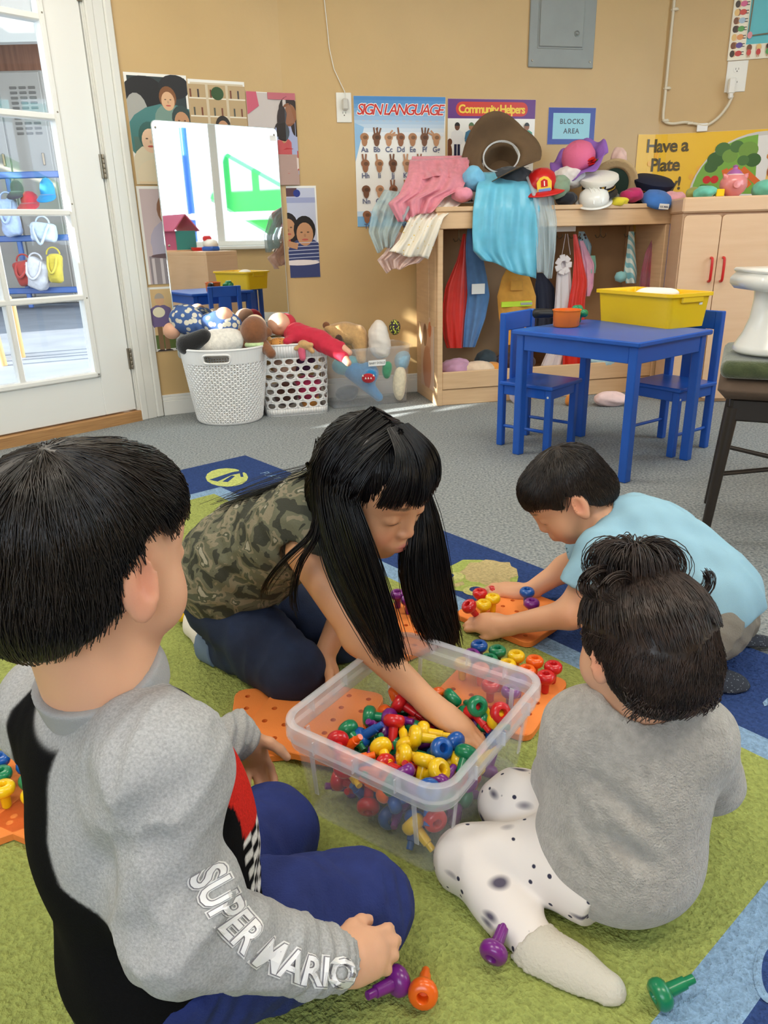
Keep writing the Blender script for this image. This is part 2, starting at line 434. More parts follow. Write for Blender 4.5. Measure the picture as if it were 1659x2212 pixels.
# floor
mb = MB(); pl = [C0, C1, C2, C3, C4, C5, D0]; mb.prism([tuple(p) for p in pl][::-1], -.10, 0.0)
struct('floor', mb, M_CARPET)
mb = MB(); mb.prism([tuple(p) for p in pl][::-1], CEIL, CEIL+.1); struct('ceiling', mb, M_CEIL)
def wall_mesh(W, holes=(), t=.14, e0=0.0, e1=0.0):
    mb = MB(); ss = [-e0]; segs = []
    cuts = sorted(holes)
    cur = -e0
    for (s0, s1, z0, z1) in cuts:
        segs.append((cur, s0, -.05, CEIL)); segs.append((s0, s1, z1, CEIL))
        if z0 > 0: segs.append((s0, s1, -.05, z0))
        cur = s1
    segs.append((cur, W.L+e1, -.05, CEIL))
    M = Matrix(((W.u[0], W.n[0], 0), (W.u[1], W.n[1], 0), (0, 0, 1)))
    for s0, s1, z0, z1 in segs:
        if s1-s0 > 1e-4: mb.box(W.pt((s0+s1)/2, (z0+z1)/2, -t/2), (s1-s0, t, z1-z0), 0, M)
    return mb
DS0, DS1, DZ = .72, 2.872, 2.06
struct('wall_door', wall_mesh(WD, [(DS0, DS1, 0, DZ)]), M_WALL)
struct('wall_left', wall_mesh(WP), M_WALL)
struct('wall_back', wall_mesh(WB), M_WALL)
struct('wall_right', wall_mesh(WR), M_WALL)
WIN = (1.05, 3.75, .78, 2.22)
struct('wall_window', wall_mesh(WS, [WIN]), M_WALL)
RWIN = (2.9, 5.2, .9, 2.2)
struct('wall_rear', wall_mesh(WZ, [RWIN]), M_WALL)
struct('wall_side', wall_mesh(WL), M_WALL)
portal('window_portal', WS, *WIN); portal('rear_window_portal', WZ, *RWIN); portal('door_portal', WD, DS0, DS1, .05, DZ, -.16)
def M3(W): return Matrix(((W.u[0], W.n[0], 0), (W.u[1], W.n[1], 0), (0, 0, 1)))
def wbox(mb, W, s0, s1, z0, z1, o0, o1, ch=0.0, **k): return mb.box(W.pt((s0+s1)/2, (z0+z1)/2, (o0+o1)/2), (abs(s1-s0), abs(o1-o0), abs(z1-z0)), ch, M3(W), **k)
# baseboards
def baseboard(name, W, s0, s1):
    mb = MB(); wbox(mb, W, s0, s1, 0, .075, 0, .016, .002); wbox(mb, W, s0, s1, .075, .092, 0, .012, .002); wbox(mb, W, s0, s1, .092, .105, 0, .008, .002)
    struct(name, mb, M_TRIM)
baseboard('baseboard_left', WP, .005, WP.L-.004); baseboard('baseboard_back', WB, .004, WB.L); baseboard('baseboard_right', WR, 0, WR.L); baseboard('baseboard_window', WS, 0, WS.L)
# door casing + jamb
mb = MB(); wbox(mb, WD, DS1, DS1+.035, 0, DZ+.04, 0, .022, .004); wbox(mb, WD, DS1+.035, DS1+.085, 0, DZ+.04, 0, .017, .003); wbox(mb, WD, DS1+.085, DS1+.122, 0, DZ+.04, 0, .026, .006)
wbox(mb, WD, DS0-.1, DS1+.122, DZ, DZ+.1, 0, .02, .004); wbox(mb, WD, DS0-.1, DS0, 0, DZ, 0, .02, .004)
wbox(mb, WD, DS1-.009, DS1+.001, 0, DZ, -.14, -.001, .001); wbox(mb, WD, DS1-.004, DS1+.01, 0, DZ, -.001, .006, .001)
struct('trim_1', mb, M_TRIM)
mb = MB(); wbox(mb, WD, DS0, DS1+.01, -.04, .052, -.13, .018, .004); struct('trim_2', mb, mat('oak_threshold', (190, 145, 92), .5, col2=(160, 115, 70), vscale=8, stretch=(1, 1, 30)))
# glazed doors
M_DOOR = mat('white_door_paint', (236, 236, 231), .3); M_BRASS = mat('dull_nickel', (150, 142, 128), .35, metal=.9)
ROWS = [.245, .613, .975, 1.352, 1.715, 1.94]
def french(name, s0, s1, hinge):
    o0, o1 = -.045, -.003; mb = MB(); g0, g1 = s0+.165, s1-.165
    d = thing(name, '', '', WD.pt((s0+s1)/2, 0)); 
    for k in ('label', 'category'): del d[k]
    d['kind'] = 'structure'
    for nm, a, b, z0, z1 in (('stile', s0+.004, g0, .058, DZ-.006), ('stile', g1, s1-.004, .058, DZ-.006), ('bottom_rail', g0, g1, .058, ROWS[0]), ('top_rail', g0, g1, ROWS[-1], DZ-.006)):
        obj(nm, wbox(MB(), WD, a, b, z0, z1, o0, o1, .003), M_DOOR, d, world=True)
    gm = (g0+g1)/2
    mb = MB()
    for a, b, z0, z1 in ((g0, g0+.026, ROWS[0], ROWS[-1]), (g1-.026, g1, ROWS[0], ROWS[-1]), (g0, g1, ROWS[0], ROWS[0]+.026), (g0, g1, ROWS[-1]-.026, ROWS[-1])): wbox(mb, WD, a, b, z0, z1, -.052, .011, .006)
    obj('glazing_frame', mb, M_DOOR, d, world=True)
    for z in ROWS[1:-1]: obj('muntin', wbox(MB(), WD, g0+.02, g1-.02, z-.013, z+.013, -.05, .004, .005), M_DOOR, d, world=True)
    obj('muntin', wbox(MB(), WD, gm-.013, gm+.013, ROWS[0]+.02, ROWS[-1]-.02, -.05, .0035, .005), M_DOOR, d, world=True)
    for i in range(len(ROWS)-1):
        for a, b in ((g0+.02, gm), (gm, g1-.02)): obj('pane', wbox(MB(), WD, a+.001, b-.001, ROWS[i]+.001, ROWS[i+1]-.001, -.026, -.023), M_GLASS, d, world=True)
    for z in (.25, .6, 1.0, 1.36, 1.72): 
        for s in (g0+.013, g1-.013): obj('screw', MB().lathe([(.004, 0), (.003, .002), (0, .0025)], 8, M=WD.mat(0, 0).to_3x3(), c=WD.pt(s, z+.01, .011)), M_BRASS, d, world=True)
    if hinge:
        for z in (.31, 1.168, 1.85):
            h = obj('hinge', wbox(MB(), WD, s1-.012, s1+.012, z-.05, z+.05, -.004, .004, .001), M_BRASS, d, world=True)
            mb = MB()
            for q in range(5): mb.lathe([(.006, 0), (.0065, .001), (.0065, .0175), (.006, .0185)], 10, c=WD.pt(s1+.001, z-.05+q*.02, .007))
            obj('knuckle', mb, M_BRASS, h, world=True, smooth=40)
    else:
        mb = MB(); mb.lathe([(.026, 0), (.026, .008), (.012, .012), (.011, .04), (.026, .05), (.028, .065), (.02, .075), (0, .078)], 18, M=WD.mat(0, 0).to_3x3(), c=WD.pt(s1-.08, .98, -.003)); obj('handle', mb, M_BRASS, d, world=True, smooth=40)
    return d
french('door_1', 1.81, 2.862, True); french('door_2', .73, 1.80, False)  # second leaf is unseen, added to let the sun through
# window beside the right of the room (seen in the mirror)
def window(name, W, win, posts):
    s0, s1, z0, z1 = win; mb = MB(); d = thing(name, '', '', W.pt((s0+s1)/2, z0))
    for k in ('label', 'category'): del d[k]
    d['kind'] = 'structure'
    mb = MB()
    for a, b, p, q in ((s0, s0+.05, z0, z1), (s1-.05, s1, z0, z1), (s0, s1, z0, z0+.05), (s0, s1, z1-.05, z1)): wbox(mb, W, a, b, p, q, -.12, .0, .004)
    obj('window_frame', mb, M_TRIM, d, world=True)
    for s in posts: obj('mullion', wbox(MB(), W, s-.045, s+.045, z0, z1, -.11, -.005, .004), M_TRIM, d, world=True)
    obj('window_sill', wbox(MB(), W, s0-.05, s1+.05, z0-.035, z0, -.02, .08, .006), M_TRIM, d, world=True)
    e = [s0]+list(posts)+[s1]
    for a, b in zip(e[:-1], e[1:]): obj('pane', wbox(MB(), W, a, b, z0+.01, z1-.01, -.062, -.058), M_GLASS, d, world=True)
window('window_1', WS, WIN, [2.38, 3.2]); window('window_2', WZ, RWIN, [4.05])
# unseen ceiling panels, added as housings for the fill lamps
for x, y, lb in ((-.9, 2.6, 'white rectangular ceiling light above the glazed door side'), (1.2, 2.6, 'white rectangular ceiling light above the blue play table'), (-.9, .4, 'white rectangular ceiling light above the near boy'), (1.2, .4, 'white rectangular ceiling light above the toddler')):
    t = thing('ceiling_light', lb, 'ceiling light', (x, y, CEIL), group='ceiling lights')
    mb = MB()
    for dx, dy, w, h in ((-.61, 0, .02, .64), (.61, 0, .02, .64), (0, -.31, 1.24, .02), (0, .31, 1.24, .02)): mb.box((dx, dy, -.035), (w, h, .07), .003)
    obj('frame', mb, M_TRIM, t); obj('diffuser', MB().box((0, 0, -.03), (1.2, .6, .012)), mat('lamp_diffuser', (255, 244, 225), .5, emit=2.0), t)
# outdoors behind the glazed door: covered yard
OM = mat('concrete', (118, 124, 132), .8, var=.12, vscale=2.5, bump=.2, bscale=30)
mb = MB(); mb.prism([(-14, 0.4), (-3.3, 1.45), (-1.25, 3.85), (-.6, 4.3), (-.6, 16), (-14, 16)], -.12, -.015); struct('outdoor_floor', mb, OM)
YARD = float(G(45, 668, -.015)[1])
mb = MB(); mb.box((-7, YARD+1.75, 1.9), (14, .15, 4.6)); struct('outdoor_wall_back', mb, mat('brown_boards', (150, 106, 84), .8, col2=(118, 82, 64), vscale=3, stretch=(6, 1, .4)))
mb = MB(); mb.box((-9.6, 9.4, 1.6), (.15, 8.6, 3.6)); struct('outdoor_wall_side', mb, mat('yard_wall', (150, 142, 134), .8, var=.08))  # side wall added to keep direct sun off the yard floor
mb = MB(); mb.box((-5.2, 9.6, 3.75), (10.0, 9.8, .12)); mb.box((-5, YARD+.6, 3.55), (9.5, .14, .4)); struct('outdoor_roof', mb, mat('pale_soffit', (205, 205, 198), .8))  # roof added over the yard and widened to shade it
# playground wall seen through the side window (in the mirror)
mb = MB(); mb.prism([(3.6, -6), (14, -6), (14, 8), (3.6, 8)], -.15, -.02); struct('outdoor_floor', mb, mat('pale_concrete', (205, 205, 200), .8))

# unseen eave and low wall, added to trim the sun to a narrow slot
mb = MB(); wbox(mb, WD, -2.5, 3.4, 2.14, 2.2, -1.19, -.14); struct('outdoor_eave', mb, mat('pale_soffit', (205, 205, 198), .8))
mb = MB(); wbox(mb, WD, -3.0, 1.72, -.1, 1.15, -.52, -.40); struct('outdoor_low_wall', mb, mat('yard_wall', (150, 142, 134), .8))
# the rug, laid askew on the carpet
RK = np.array([-.569, 2.96]); RE1 = np.array([.645, -.764]); RE2 = np.array([-.764, -.645])
RUGM = Matrix(((RE1[0], -RE2[0], 0, RK[0]), (RE1[1], -RE2[1], 0, RK[1]), (0, 0, 1, 0), (0, 0, 0, 1)))
RUGZ = .010
def rugpt(x, y): 
    p = G(x, y, RUGZ)[:2]-RK; return float(p@RE1), -float(p@RE2)
RUG_NAVY, RUG_LB, RUG_GREEN = (54, 76, 128), (140, 172, 204), (162, 172, 96)
rug = thing('rug', 'green play rug with navy and light blue border lying on grey carpet', 'rug', M=RUGM)
M_RUG = attr_fabric('rug_pile', 1.0, 150, .24, 1.0, 150, .008)
RUGL, RUGW = 2.74, 3.6
mb = MB(); mb.prism([(0, -RUGW), (RUGL, -RUGW), (RUGL, 0), (0, 0)], 0, RUGZ-.001, col=RUG_NAVY); obj('border_band', mb, M_RUG, rug)
P = Print(); P.z = RUGZ-.001
P.rect(.30, -RUGW+.28, 2.44, -.28, RUG_LB); obj('light_blue_line', P.mb, M_RUG, rug)
P2 = Print(); P2.z = P.z; P2.rect(.352, -RUGW+.34, 2.372, -.335, RUG_GREEN); obj('green_field', P2.mb, M_RUG, rug)
P3 = Print(); P3.z = P2.z+.0002
def motif(name):
    global P3
    obj(name, P3.mb, M_RUG, rug); z = P3.z; P3 = Print(); P3.z = z
def rpoly(pts, col): P3.poly([rugpt(*p) for p in pts], col)
def rell(cx, cy, rx, ry, col, n=16, w=0.0): 
    pts = []
    for i in range(n):
        k = 1+w*math.sin(i*2.4)
        pts.append(rugpt(cx+rx*k*math.cos(2*PI*i/n), cy+ry*k*math.sin(2*PI*i/n)))
    P3.poly(pts, col)
rell(490, 1031, 46, 20, (206, 216, 128)); rpoly([(452, 1036), (500, 1020), (534, 1014), (532, 1019), (500, 1026), (470, 1040)], RUG_NAVY); rpoly([(480, 1040), (500, 1027), (508, 1028), (492, 1041)], RUG_NAVY); rpoly([(515, 1012), (522, 1012), (526, 1030), (520, 1030)], RUG_NAVY)
motif('leaf_motif')
P3.text('PLAY', *rugpt(585, 1027), .05, RUG_LB)
motif('lettering')
rpoly([(385, 1052), (398, 1073), (372, 1076)], (206, 216, 128))
motif('leaf_tip')
rell(1035, 1245, 85, 37, (176, 190, 104), w=.06); rell(1058, 1236, 60, 26, (203, 184, 134), 22, .10); rell(985, 1245, 18, 9, (206, 206, 134)); rell(972, 1243, 9, 4.5, RUG_NAVY); rell(1030, 1276, 30, 11, (206, 206, 134)); rell(1028, 1273, 14, 6, RUG_NAVY); rpoly([(978, 1262), (1000, 1256), (1004, 1263), (985, 1268)], (203, 184, 134))
motif('frog_motif')
rpoly([(955, 1258), (968, 1264), (966, 1300), (958, 1310)], (176, 190, 104)); motif('stem_motif'); rpoly([(1232, 1300), (1275, 1318), (1262, 1336), (1225, 1330)], (176, 190, 104))
motif('leaf_motif')
rell(1545, 1448, 14, 6, (176, 190, 104)); motif('dot_motif'); rpoly([(1659, 1508), (1648, 1518), (1652, 1526), (1659, 1524)], RUG_LB)
motif('leaf_tip')
rell(1668, 2100, 40, 70, RUG_LB, 24); rell(1676, 2100, 30, 58, RUG_NAVY, 24)
motif('ring_motif')
# ================================================================ THINGS ON THE WALLS
SKIN = [(222, 178, 140), (150, 98, 68), (196, 146, 108), (110, 72, 52), (236, 200, 170), (170, 118, 84)]
M_SHEET = mat('laminated_sheet', (244, 243, 238), .3)
def poster(name, label, W, s0, s1, z0, z1, draw, off=.003, cat='poster', group=None, border=None, mapx=None, t=.0012):
    w, h = s1-s0, z1-z0
    T = thing(name, label, cat, M=W.mat((s0+s1)/2, z0, off), group=group)
    P = Print((-w/2+.0005, .0005, w/2-.0005, h-.0005)); draw(P, w, h)
    mb = MB()
    if mapx is None: mb.box((0, h/2, -t/2+.0002), (w, h, t))
    else: mb.grid(lambda u, v: ((u-.5)*w, v*h, 0), 40, 2)
    if mapx:
        mb.v = [mapx(p) for p in mb.v]; P.mb.v = [mapx(p) for p in P.mb.v]
    obj('sheet', mb, M_SHEET, T); obj('print', P.mb, PRINT, T)
    return T
def hand_sign(P, x, y, s, col, k):
    dark = tuple(int(c*.72) for c in col)
    P.ell(x, y-.25*s, .2*s, .32*s, col); P.ell(x, y, .3*s, .26*s, col); P.ell(x+.05*s, y-.02*s, .16*s, .12*s, dark)
    n = [0, 4, 3, 1, 0, 3, 2, 2, 1, 2, 2, 2, 0, 0, 0, 2, 1, 2, 0, 0, 1][k % 21]
    for i in range(n):
        a = math.radians([100, 82, 66, 116][i]+(-60 if k % 5 == 2 else 0)+(60 if k in (6, 7) else 0)); L = .5*s
        P.line([(x+.12*s*math.cos(a)+(i-1)*.1*s, y+.1*s), (x+L*math.cos(a)+(i-1)*.1*s, y+.1*s+L*math.sin(a))], .11*s, col)
def draw_sign(P, w, h):
    for i in range(10):
        c = (int(70+i*18.5), int(140+i*11.5), int(205+i*5)); P.rect(-w/2, h-.018*(i+1), w/2-.001*i, h-.018*i, c)
    P.poly([(-w/2, h-.12), (-w/2, h-.30), (-w/2+.05, h-.14)], (150, 195, 232)); P.rect(-w/2, 0, w/2, .05, (130, 184, 226)); P.rect(-w/2, .05, w/2, .075, (200, 222, 242))
    P.text('SIGN LANGUAGE', 0, h-.062, .070, (255, 250, 246), bold=.0035, shear=.25, space=.78); P.text('SIGN LANGUAGE', 0, h-.062, .070, (206, 44, 40), bold=.0006, shear=.25, space=.78)
    for i in range(12): P.rect(-w/2+.04+i*.035, h-.112, -w/2+.055+i*.035, h-.109, (200, 205, 215))
    L = 'ABCDEFGHIJKLMNOPQRSTUVWXYZ'
    for r in range(4):
        for c in range(7 if r == 0 else 6):
            k = (0 if r == 0 else 7+(r-1)*6)+c
            x = -w/2+.05+c*(w-.1)/(6 if r == 0 else 5.2); y = h-.185-r*.122
            hand_sign(P, x, y, .075, [(178, 128, 92), (150, 100, 72), (196, 148, 112), (120, 80, 58)][(k*3) % 4], k)
            if k < 26: P.text(L[k]+L[k].lower(), x, y-.058, .034, (92, 100, 132), bold=.0006)
def fig(P, x, y, s, head, hair, top, bot, k=0):
    P.rect(x-.10*s, y-.95*s, x-.01*s, y-.45*s, bot); P.rect(x+.01*s, y-.95*s, x+.10*s, y-.45*s, bot); P.ell(x-.07*s, y-.96*s, .08*s, .03*s, (50, 40, 40)); P.ell(x+.07*s, y-.96*s, .08*s, .03*s, (50, 40, 40))
    P.poly([(x-.15*s, y-.5*s), (x+.15*s, y-.5*s), (x+.17*s, y-.15*s), (x+.08*s, y-.1*s), (x-.08*s, y-.1*s), (x-.17*s, y-.15*s)], top)
    P.line([(x-.15*s, y-.16*s), (x-.19*s, y-.36*s), (x-.13*s, y-.5*s)], .07*s, top); P.line([(x+.15*s, y-.16*s), (x+.19*s, y-.36*s), (x+.13*s, y-.5*s)], .07*s, top)
    P.ell(x, y, .085*s, .11*s, head); P.poly([(x+.09*s*math.cos(a), y+.02*s+.1*s*math.sin(a)) for a in [PI*i/8 for i in range(9)]], hair)
def draw_helpers(P, w, h):
    P.rect(-w/2, 0, w/2, h, (246, 245, 240)); P.rect(-w/2, h-.09, w/2, h, (104, 50, 132)); P.rrect(.0, h-.046, w*.82, .066, .032, (214, 58, 44)); P.text('Community Helpers', .0, h-.048, .054, (250, 214, 70), bold=.0016, space=.82)
    tops = [((236, 236, 236), (40, 42, 70)), ((70, 120, 150), (70, 110, 150)), ((40, 44, 46), (44, 60, 58)), ((62, 118, 190), (34, 40, 58)), ((214, 232, 216), (46, 48, 54)), ((60, 146, 118), (60, 120, 120))]
    for i, (a, b) in enumerate(tops):
        x = -w/2+.052+i*(w-.1)/5; fig(P, x, h-.128, .165, SKIN[(i*2+3) % 6], [(30, 24, 22), (90, 120, 80), (120, 50, 40), (40, 60, 110), (40, 30, 26), (30, 26, 24)][i], a, b)
        if i == 1: P.line([(x+.045, h-.17), (x+.06, h-.29)], .004, (190, 170, 140)); P.rect(x+.052, h-.30, x+.066, h-.285, (40, 40, 44)); P.rect(x-.075, h-.30, x-.045, h-.275, (90, 140, 170))
        if i == 0: P.ell(x-.045, h-.25, .018, .045, (110, 66, 40)); P.ell(x-.04, h-.2, .013, .016, (110, 66, 40))
        P.rect(x-.025, h-.327, x+.02, h-.323, (150, 150, 150))
        fig(P, x, h-.37, .12, SKIN[(i+1) % 6], (40, 30, 30), b, a)
def draw_blocks(P, w, h):
    P.rect(-w/2, 0, w/2, h, (34, 58, 156)); P.rect(-w/2+.028, .026, w/2-.03, h-.026, (148, 208, 224)); P.text('BLOCKS', 0, h*.62, .034, (52, 70, 84), bold=.0009, space=1.15); P.text('AREA', 0, h*.36, .034, (52, 70, 84), bold=.0009, space=1.15)
px = WB.px
a, b = px(763, 207), px(962, 213); poster('alphabet_poster', 'white and blue sign language alphabet poster with rows of hands', WB, a[0], b[0], px(770, 490)[1], a[1], draw_sign)
a, b = px(967, 213), px(1157, 217); poster('helpers_poster', 'community helpers poster with purple header above a row of people', WB, a[0], b[0], 1.0, a[1], draw_helpers)
a, b = px(1185, 232), px(1287, 234); poster('area_sign', 'small blue framed blocks area sign above the dress-up shelf', WB, a[0], b[0], px(1180, 312)[1], a[1], draw_blocks, cat='sign')
# plate poster bends around the corner of back wall and right wall
s0 = px(1378, 292)[0]-WB.L; s1 = .78; zb, zt = .90, px(1378, 292)[1]+.004
def draw_plate(P, w, h):
    X = lambda s: s-(s0+s1)/2
    for i in range(26): P.rect(X(s0+(s1-s0)*i/26), 0, X(s0+(s1-s0)*(i+1)/26), h, (246, 196, 46))
    P.z = .003
    for i in range(14): P.ell(X(s0+.02+(i*.37 % 1)*(s1-s0)), .05+(i*.61 % 1)*(h-.1), .014, .014, (248, 184, 60))
    for t, x, y, sz in (('Have a', .045, h-.062, .092), ('Plate', .045, h-.158, .092), ('Party!', .045, h-.255, .092), ('5 Food Groups', .05, h-.31, .02)):
        P.text(t, X(x), y, sz, (84, 70, 30), bold=.0022 if sz > .05 else 0, space=.92)
    cx, cy, R = X(.55), h-.34, .33
    P.ell(cx, cy, R+.035, R, (214, 210, 204), 48); P.ell(cx, cy, R+.015, R-.02, (236, 234, 230), 48)
    q = [(cx-.02+(R)*math.cos(t), cy+.02+(R-.035)*math.sin(t)) for t in np.linspace(PI*.52, PI*.99, 10)]; P.poly(q+[(cx-.02, cy+.02)], (126, 178, 70))
    P.rect(cx-R+.005, cy-.09, cx-.02, cy+.005, (112, 52, 122))
    q = [(cx+.02+(R)*math.cos(t), cy+.02+(R-.035)*math.sin(t)) for t in np.linspace(0, PI*.48, 10)]; P.poly(q+[(cx+.02, cy+.02)], (244, 200, 110))
    for i, (dx, dy, r) in enumerate(((-.24, .20, .045), (-.21, .25, .04), (-.17, .215, .04), (-.26, .165, .035), (-.14, .26, .035), (-.08, .24, .05), (-.05, .19, .04), (-.1, .19, .03))): P.ell(cx+dx, cy+dy, r, r*.85, [(62, 104, 50), (78, 122, 62), (120, 160, 70)][i % 3])
    for dx, a in ((-.19, -1.2), (-.165, -1.05), (-.13, -.85), (-.10, -.7)): P.line([(cx+dx, cy+.15), (cx+dx+.12*math.cos(a), cy+.15+.12*math.sin(a))], .03, (232, 112, 44))
    for dx in (-.275, -.235): P.ell(cx+dx, cy+.10, .021, .02, (212, 42, 36))
    P.ell(cx-.25, cy+.055, .06, .014, (64, 132, 48), a=-.3); P.text('Vegetables', cx-.20, cy+.025, .034, (240, 246, 226), bold=.001, space=.9); P.text('Fruits', cx-.225, cy-.025, .034, (240, 236, 246), bold=.001)
    P.ell(cx+.10, cy+.23, .09, .035, (216, 140, 66), a=.35); P.ell(cx+.12, cy+.235, .05, .014, (240, 190, 120), a=.35)
    for i in range(12): P.ell(cx+.06+(i*.29 % 1)*.16, cy+.08+(i*.53 % 1)*.1, .022, .018, [(248, 214, 96), (240, 190, 74), (250, 226, 150)][i % 3])
    P.ell(cx+.05, cy+.13, .024, .03, (170, 104, 60)); P.ell(cx+.14, cy+.05, .05, .035, (238, 226, 208)); P.ell(cx+.05, cy+.05, .04, .03, (226, 224, 214))
def map_plate(p):
    s = p[0]+(s0+s1)/2; o = .004+p[2]
    q = WB.pt(WB.L+s, zb+p[1], o) if s < 0 else WR.pt(s, zb+p[1], o)
    if abs(s) < .05: q = q+(WB.n+WR.n)/2*(.05-abs(s))**2*4
    return tuple(WRM_inv @ Vector(q))
WRM_inv = WR.mat((s0+s1)/2, zb, .003).inverted()
poster('food_poster', 'yellow plate party food poster bent around the wall corner', WR, s0, s1, zb, zt, draw_plate, mapx=map_plate)
# -------- family photographs on the left wall
def person2(P, x, y, s, skin, hair, top, longhair=False):
    P.ell(x, y-.62*s, .52*s, .5*s, top); P.rect(x-.5*s, y-1.6*s, x+.5*s, y-.6*s, top)
    P.ell(x, y+.08*s, .30*s, .36*s, hair)
    if longhair: P.ell(x-.2*s, y-.2*s, .16*s, .4*s, hair); P.ell(x+.2*s, y-.2*s, .16*s, .4*s, hair)
    P.ell(x, y-.03*s, .23*s, .30*s, skin); d = tuple(int(c*.45) for c in skin)
    P.ell(x-.09*s, y+.02*s, .035*s, .018*s, d); P.ell(x+.09*s, y+.02*s, .035*s, .018*s, d); P.ell(x, y-.06*s, .03*s, .045*s, tuple(int(c*.88) for c in skin)); P.ell(x, y-.17*s, .09*s, .025*s, (190, 90, 80))
def ph_family(P, w, h):
    P.rect(-w/2+.012, .0, w/2-.01, h-.012, (44, 58, 62)); P.ell(-.06, h-.09, .10, .08, (24, 28, 34)); P.ell(.08, h-.05, .07, .05, (30, 34, 40)); P.ell(-.1, h-.16, .05, .08, (170, 170, 165))
    P.ell(.04, h-.26, .2, .14, (72, 128, 128)); P.rect(-w/2+.012, 0, w/2-.01, .2, (88, 120, 112)); person2(P, .045, h-.105, .13, SKIN[0], (130, 84, 50), (120, 150, 140)); person2(P, .10, h-.19, .15, SKIN[2], (50, 70, 70), (110, 150, 140)); person2(P, -.055, h-.27, .17, SKIN[4], (56, 100, 96), (226, 214, 186)); P.ell(-.03, .04, .10, .07, (230, 214, 184)); P.rect(-w/2+.012, 0, w/2-.01, .012, (232, 208, 170))
def ph_shelf(P, w, h):
    P.rect(-w/2+.01, 0, w/2-.008, h-.012, (214, 200, 172))
    for x in (-.10, -.005, .09):
        P.rect(x-.038, .0, x+.045, h-.02, (190, 164, 124))
        for k in range(4): P.rect(x-.038, h-.08-.075*k, x+.045, h-.074-.075*k, (236, 228, 208)); 
        for k in range(5): P.rect(x-.03+.012*k, h-.074-.075*(k % 3), x-.022+.012*k, h-.04-.075*(k % 3), [(120, 70, 50), (90, 90, 80), (150, 120, 90), (70, 60, 60)][k % 4])
    P.ell(.0, h-.055, .03, .028, (50, 84, 48)); person2(P, .015, h-.2, .12, SKIN[2], (44, 38, 34), (222, 204, 130)); person2(P, -.06, h-.235, .12, SKIN[4], (60, 84, 80), (150, 190, 180), True)
def ph_read(P, w, h):
    [P.rect(-w/2+w*i/20, 0, -w/2+w*(i+1)/20, h-.003, (206, 196, 192)) for i in range(20)]; P.z = .003; P.poly([(-w/2, h), (-w/2, h-.1), (-w/2+.06, h-.06), (-w/2+.05, h)], (206, 92, 116)); P.rect(w/2-.14, h-.03, w/2, h, (196, 108, 120))
    P.rect(-w/2, 0, w/2, .14, (180, 150, 140)); P.rect(w/2-.09, 0, w/2, .08, (170, 84, 50)); person2(P, .085, h-.09, .17, SKIN[1], (46, 34, 34), (170, 178, 214), True); P.ell(.075, h-.30, .07, .06, (196, 72, 76)); person2(P, .045, h-.18, .13, SKIN[2], (40, 34, 34), (196, 84, 88)); P.ell(.05, .10, .10, .035, (228, 210, 204)); P.ell(-.05, h-.19, .03, .03, (70, 80, 90))
def ph_cook(P, w, h):
    P.rect(-w/2+.012, .0, w/2, h-.012, (206, 188, 190)); P.rect(.06, h-.2, w/2, h-.01, (190, 70, 70)); person2(P, .01, h-.12, .21, SKIN[4], (150, 108, 84), (184, 176, 196)); P.rect(-.02, .12, .05, .24, (228, 186, 110)); P.rect(-w/2+.02, .0, w/2, .13, (150, 140, 146))
    for k in range(6): P.rect(-w/2+.03+.04*k, 0, -w/2+.044+.04*k, .12, (210, 200, 204))
    P.ell(0, .13, w/2-.03, .012, (110, 90, 96))
def ph_grand(P, w, h):
    P.rect(-w/2+.01, .012, w/2, h-.01, (222, 190, 140)); P.rect(-w/2+.01, .012, w/2, .08, (98, 118, 62)); fig(P, -.05, h-.06, .26, SKIN[0], (180, 170, 160), (120, 106, 150), (140, 110, 80)); fig(P, .03, h-.12, .19, SKIN[4], (150, 100, 70), (44, 40, 50), (210, 200, 190)); P.ell(-.06, h-.12, .03, .025, (246, 240, 210))
def ph_hug(P, w, h):
    P.rect(-w/2+.008, .01, w/2-.008, h-.01, (196, 202, 224)); P.rect(-w/2+.008, h-.05, w/2-.1, h-.01, (90, 60, 70)); P.ell(.0, h-.035, .018, .018, (36, 56, 140)); P.rect(-w/2+.008, h-.08, w/2-.008, h-.055, (160, 168, 206)); P.rect(-w/2+.008, .01, w/2-.008, .075, (206, 132, 98)); P.ell(-.06, .17, .06, .1, (190, 60, 60))
    person2(P, -.055, h-.20, .17, SKIN[2], (30, 26, 28), (190, 60, 60), True); person2(P, .03, h-.225, .19, SKIN[2], (22, 20, 22), (54, 66, 116)); P.rect(-.08, .075, .09, .14, (54, 66, 116))
    for k in range(6): P.line([(-.075, .08+.018*k), (.10, .085+.018*k)], .003, (206, 212, 232))
    P.line([(-.1, .18), (-.01, .155)], .03, SKIN[2]); P.ell(.0, .075, .1, .014, (236, 226, 226))
q = WP.px
g = 'family photographs on the left wall'
def pp(name, label, p00, p11, draw, s1=None, z0=None):
    a = q(*p00); b = q(*p11); poster(name, label, WP, a[0], s1 if s1 else b[0], z0 if z0 else b[1], a[1], draw, group=g, cat='photo poster')
pp('family_photo', 'photograph of a laughing family outdoors with dark trees', (265, 155), (400, 398), ph_family, s1=q(402, 172)[0], z0=q(290, 398)[1])
pp('family_photo', 'photograph of two people before white bookshelves', (404, 170), (527, 270), ph_shelf, s1=q(527, 182)[0], z0=1.14)
pp('family_photo', 'photograph of a smiling woman stirring a steel pot, beside mirror', (293, 402), (400, 615), ph_cook, s1=q(293, 402)[0]+.27, z0=q(318, 615)[1])
pp('family_photo', 'small photograph of an elder and girl on grass, low beside mirror', (318, 621), (400, 757), ph_grand, s1=q(318, 621)[0]+.20, z0=q(335, 760)[1])
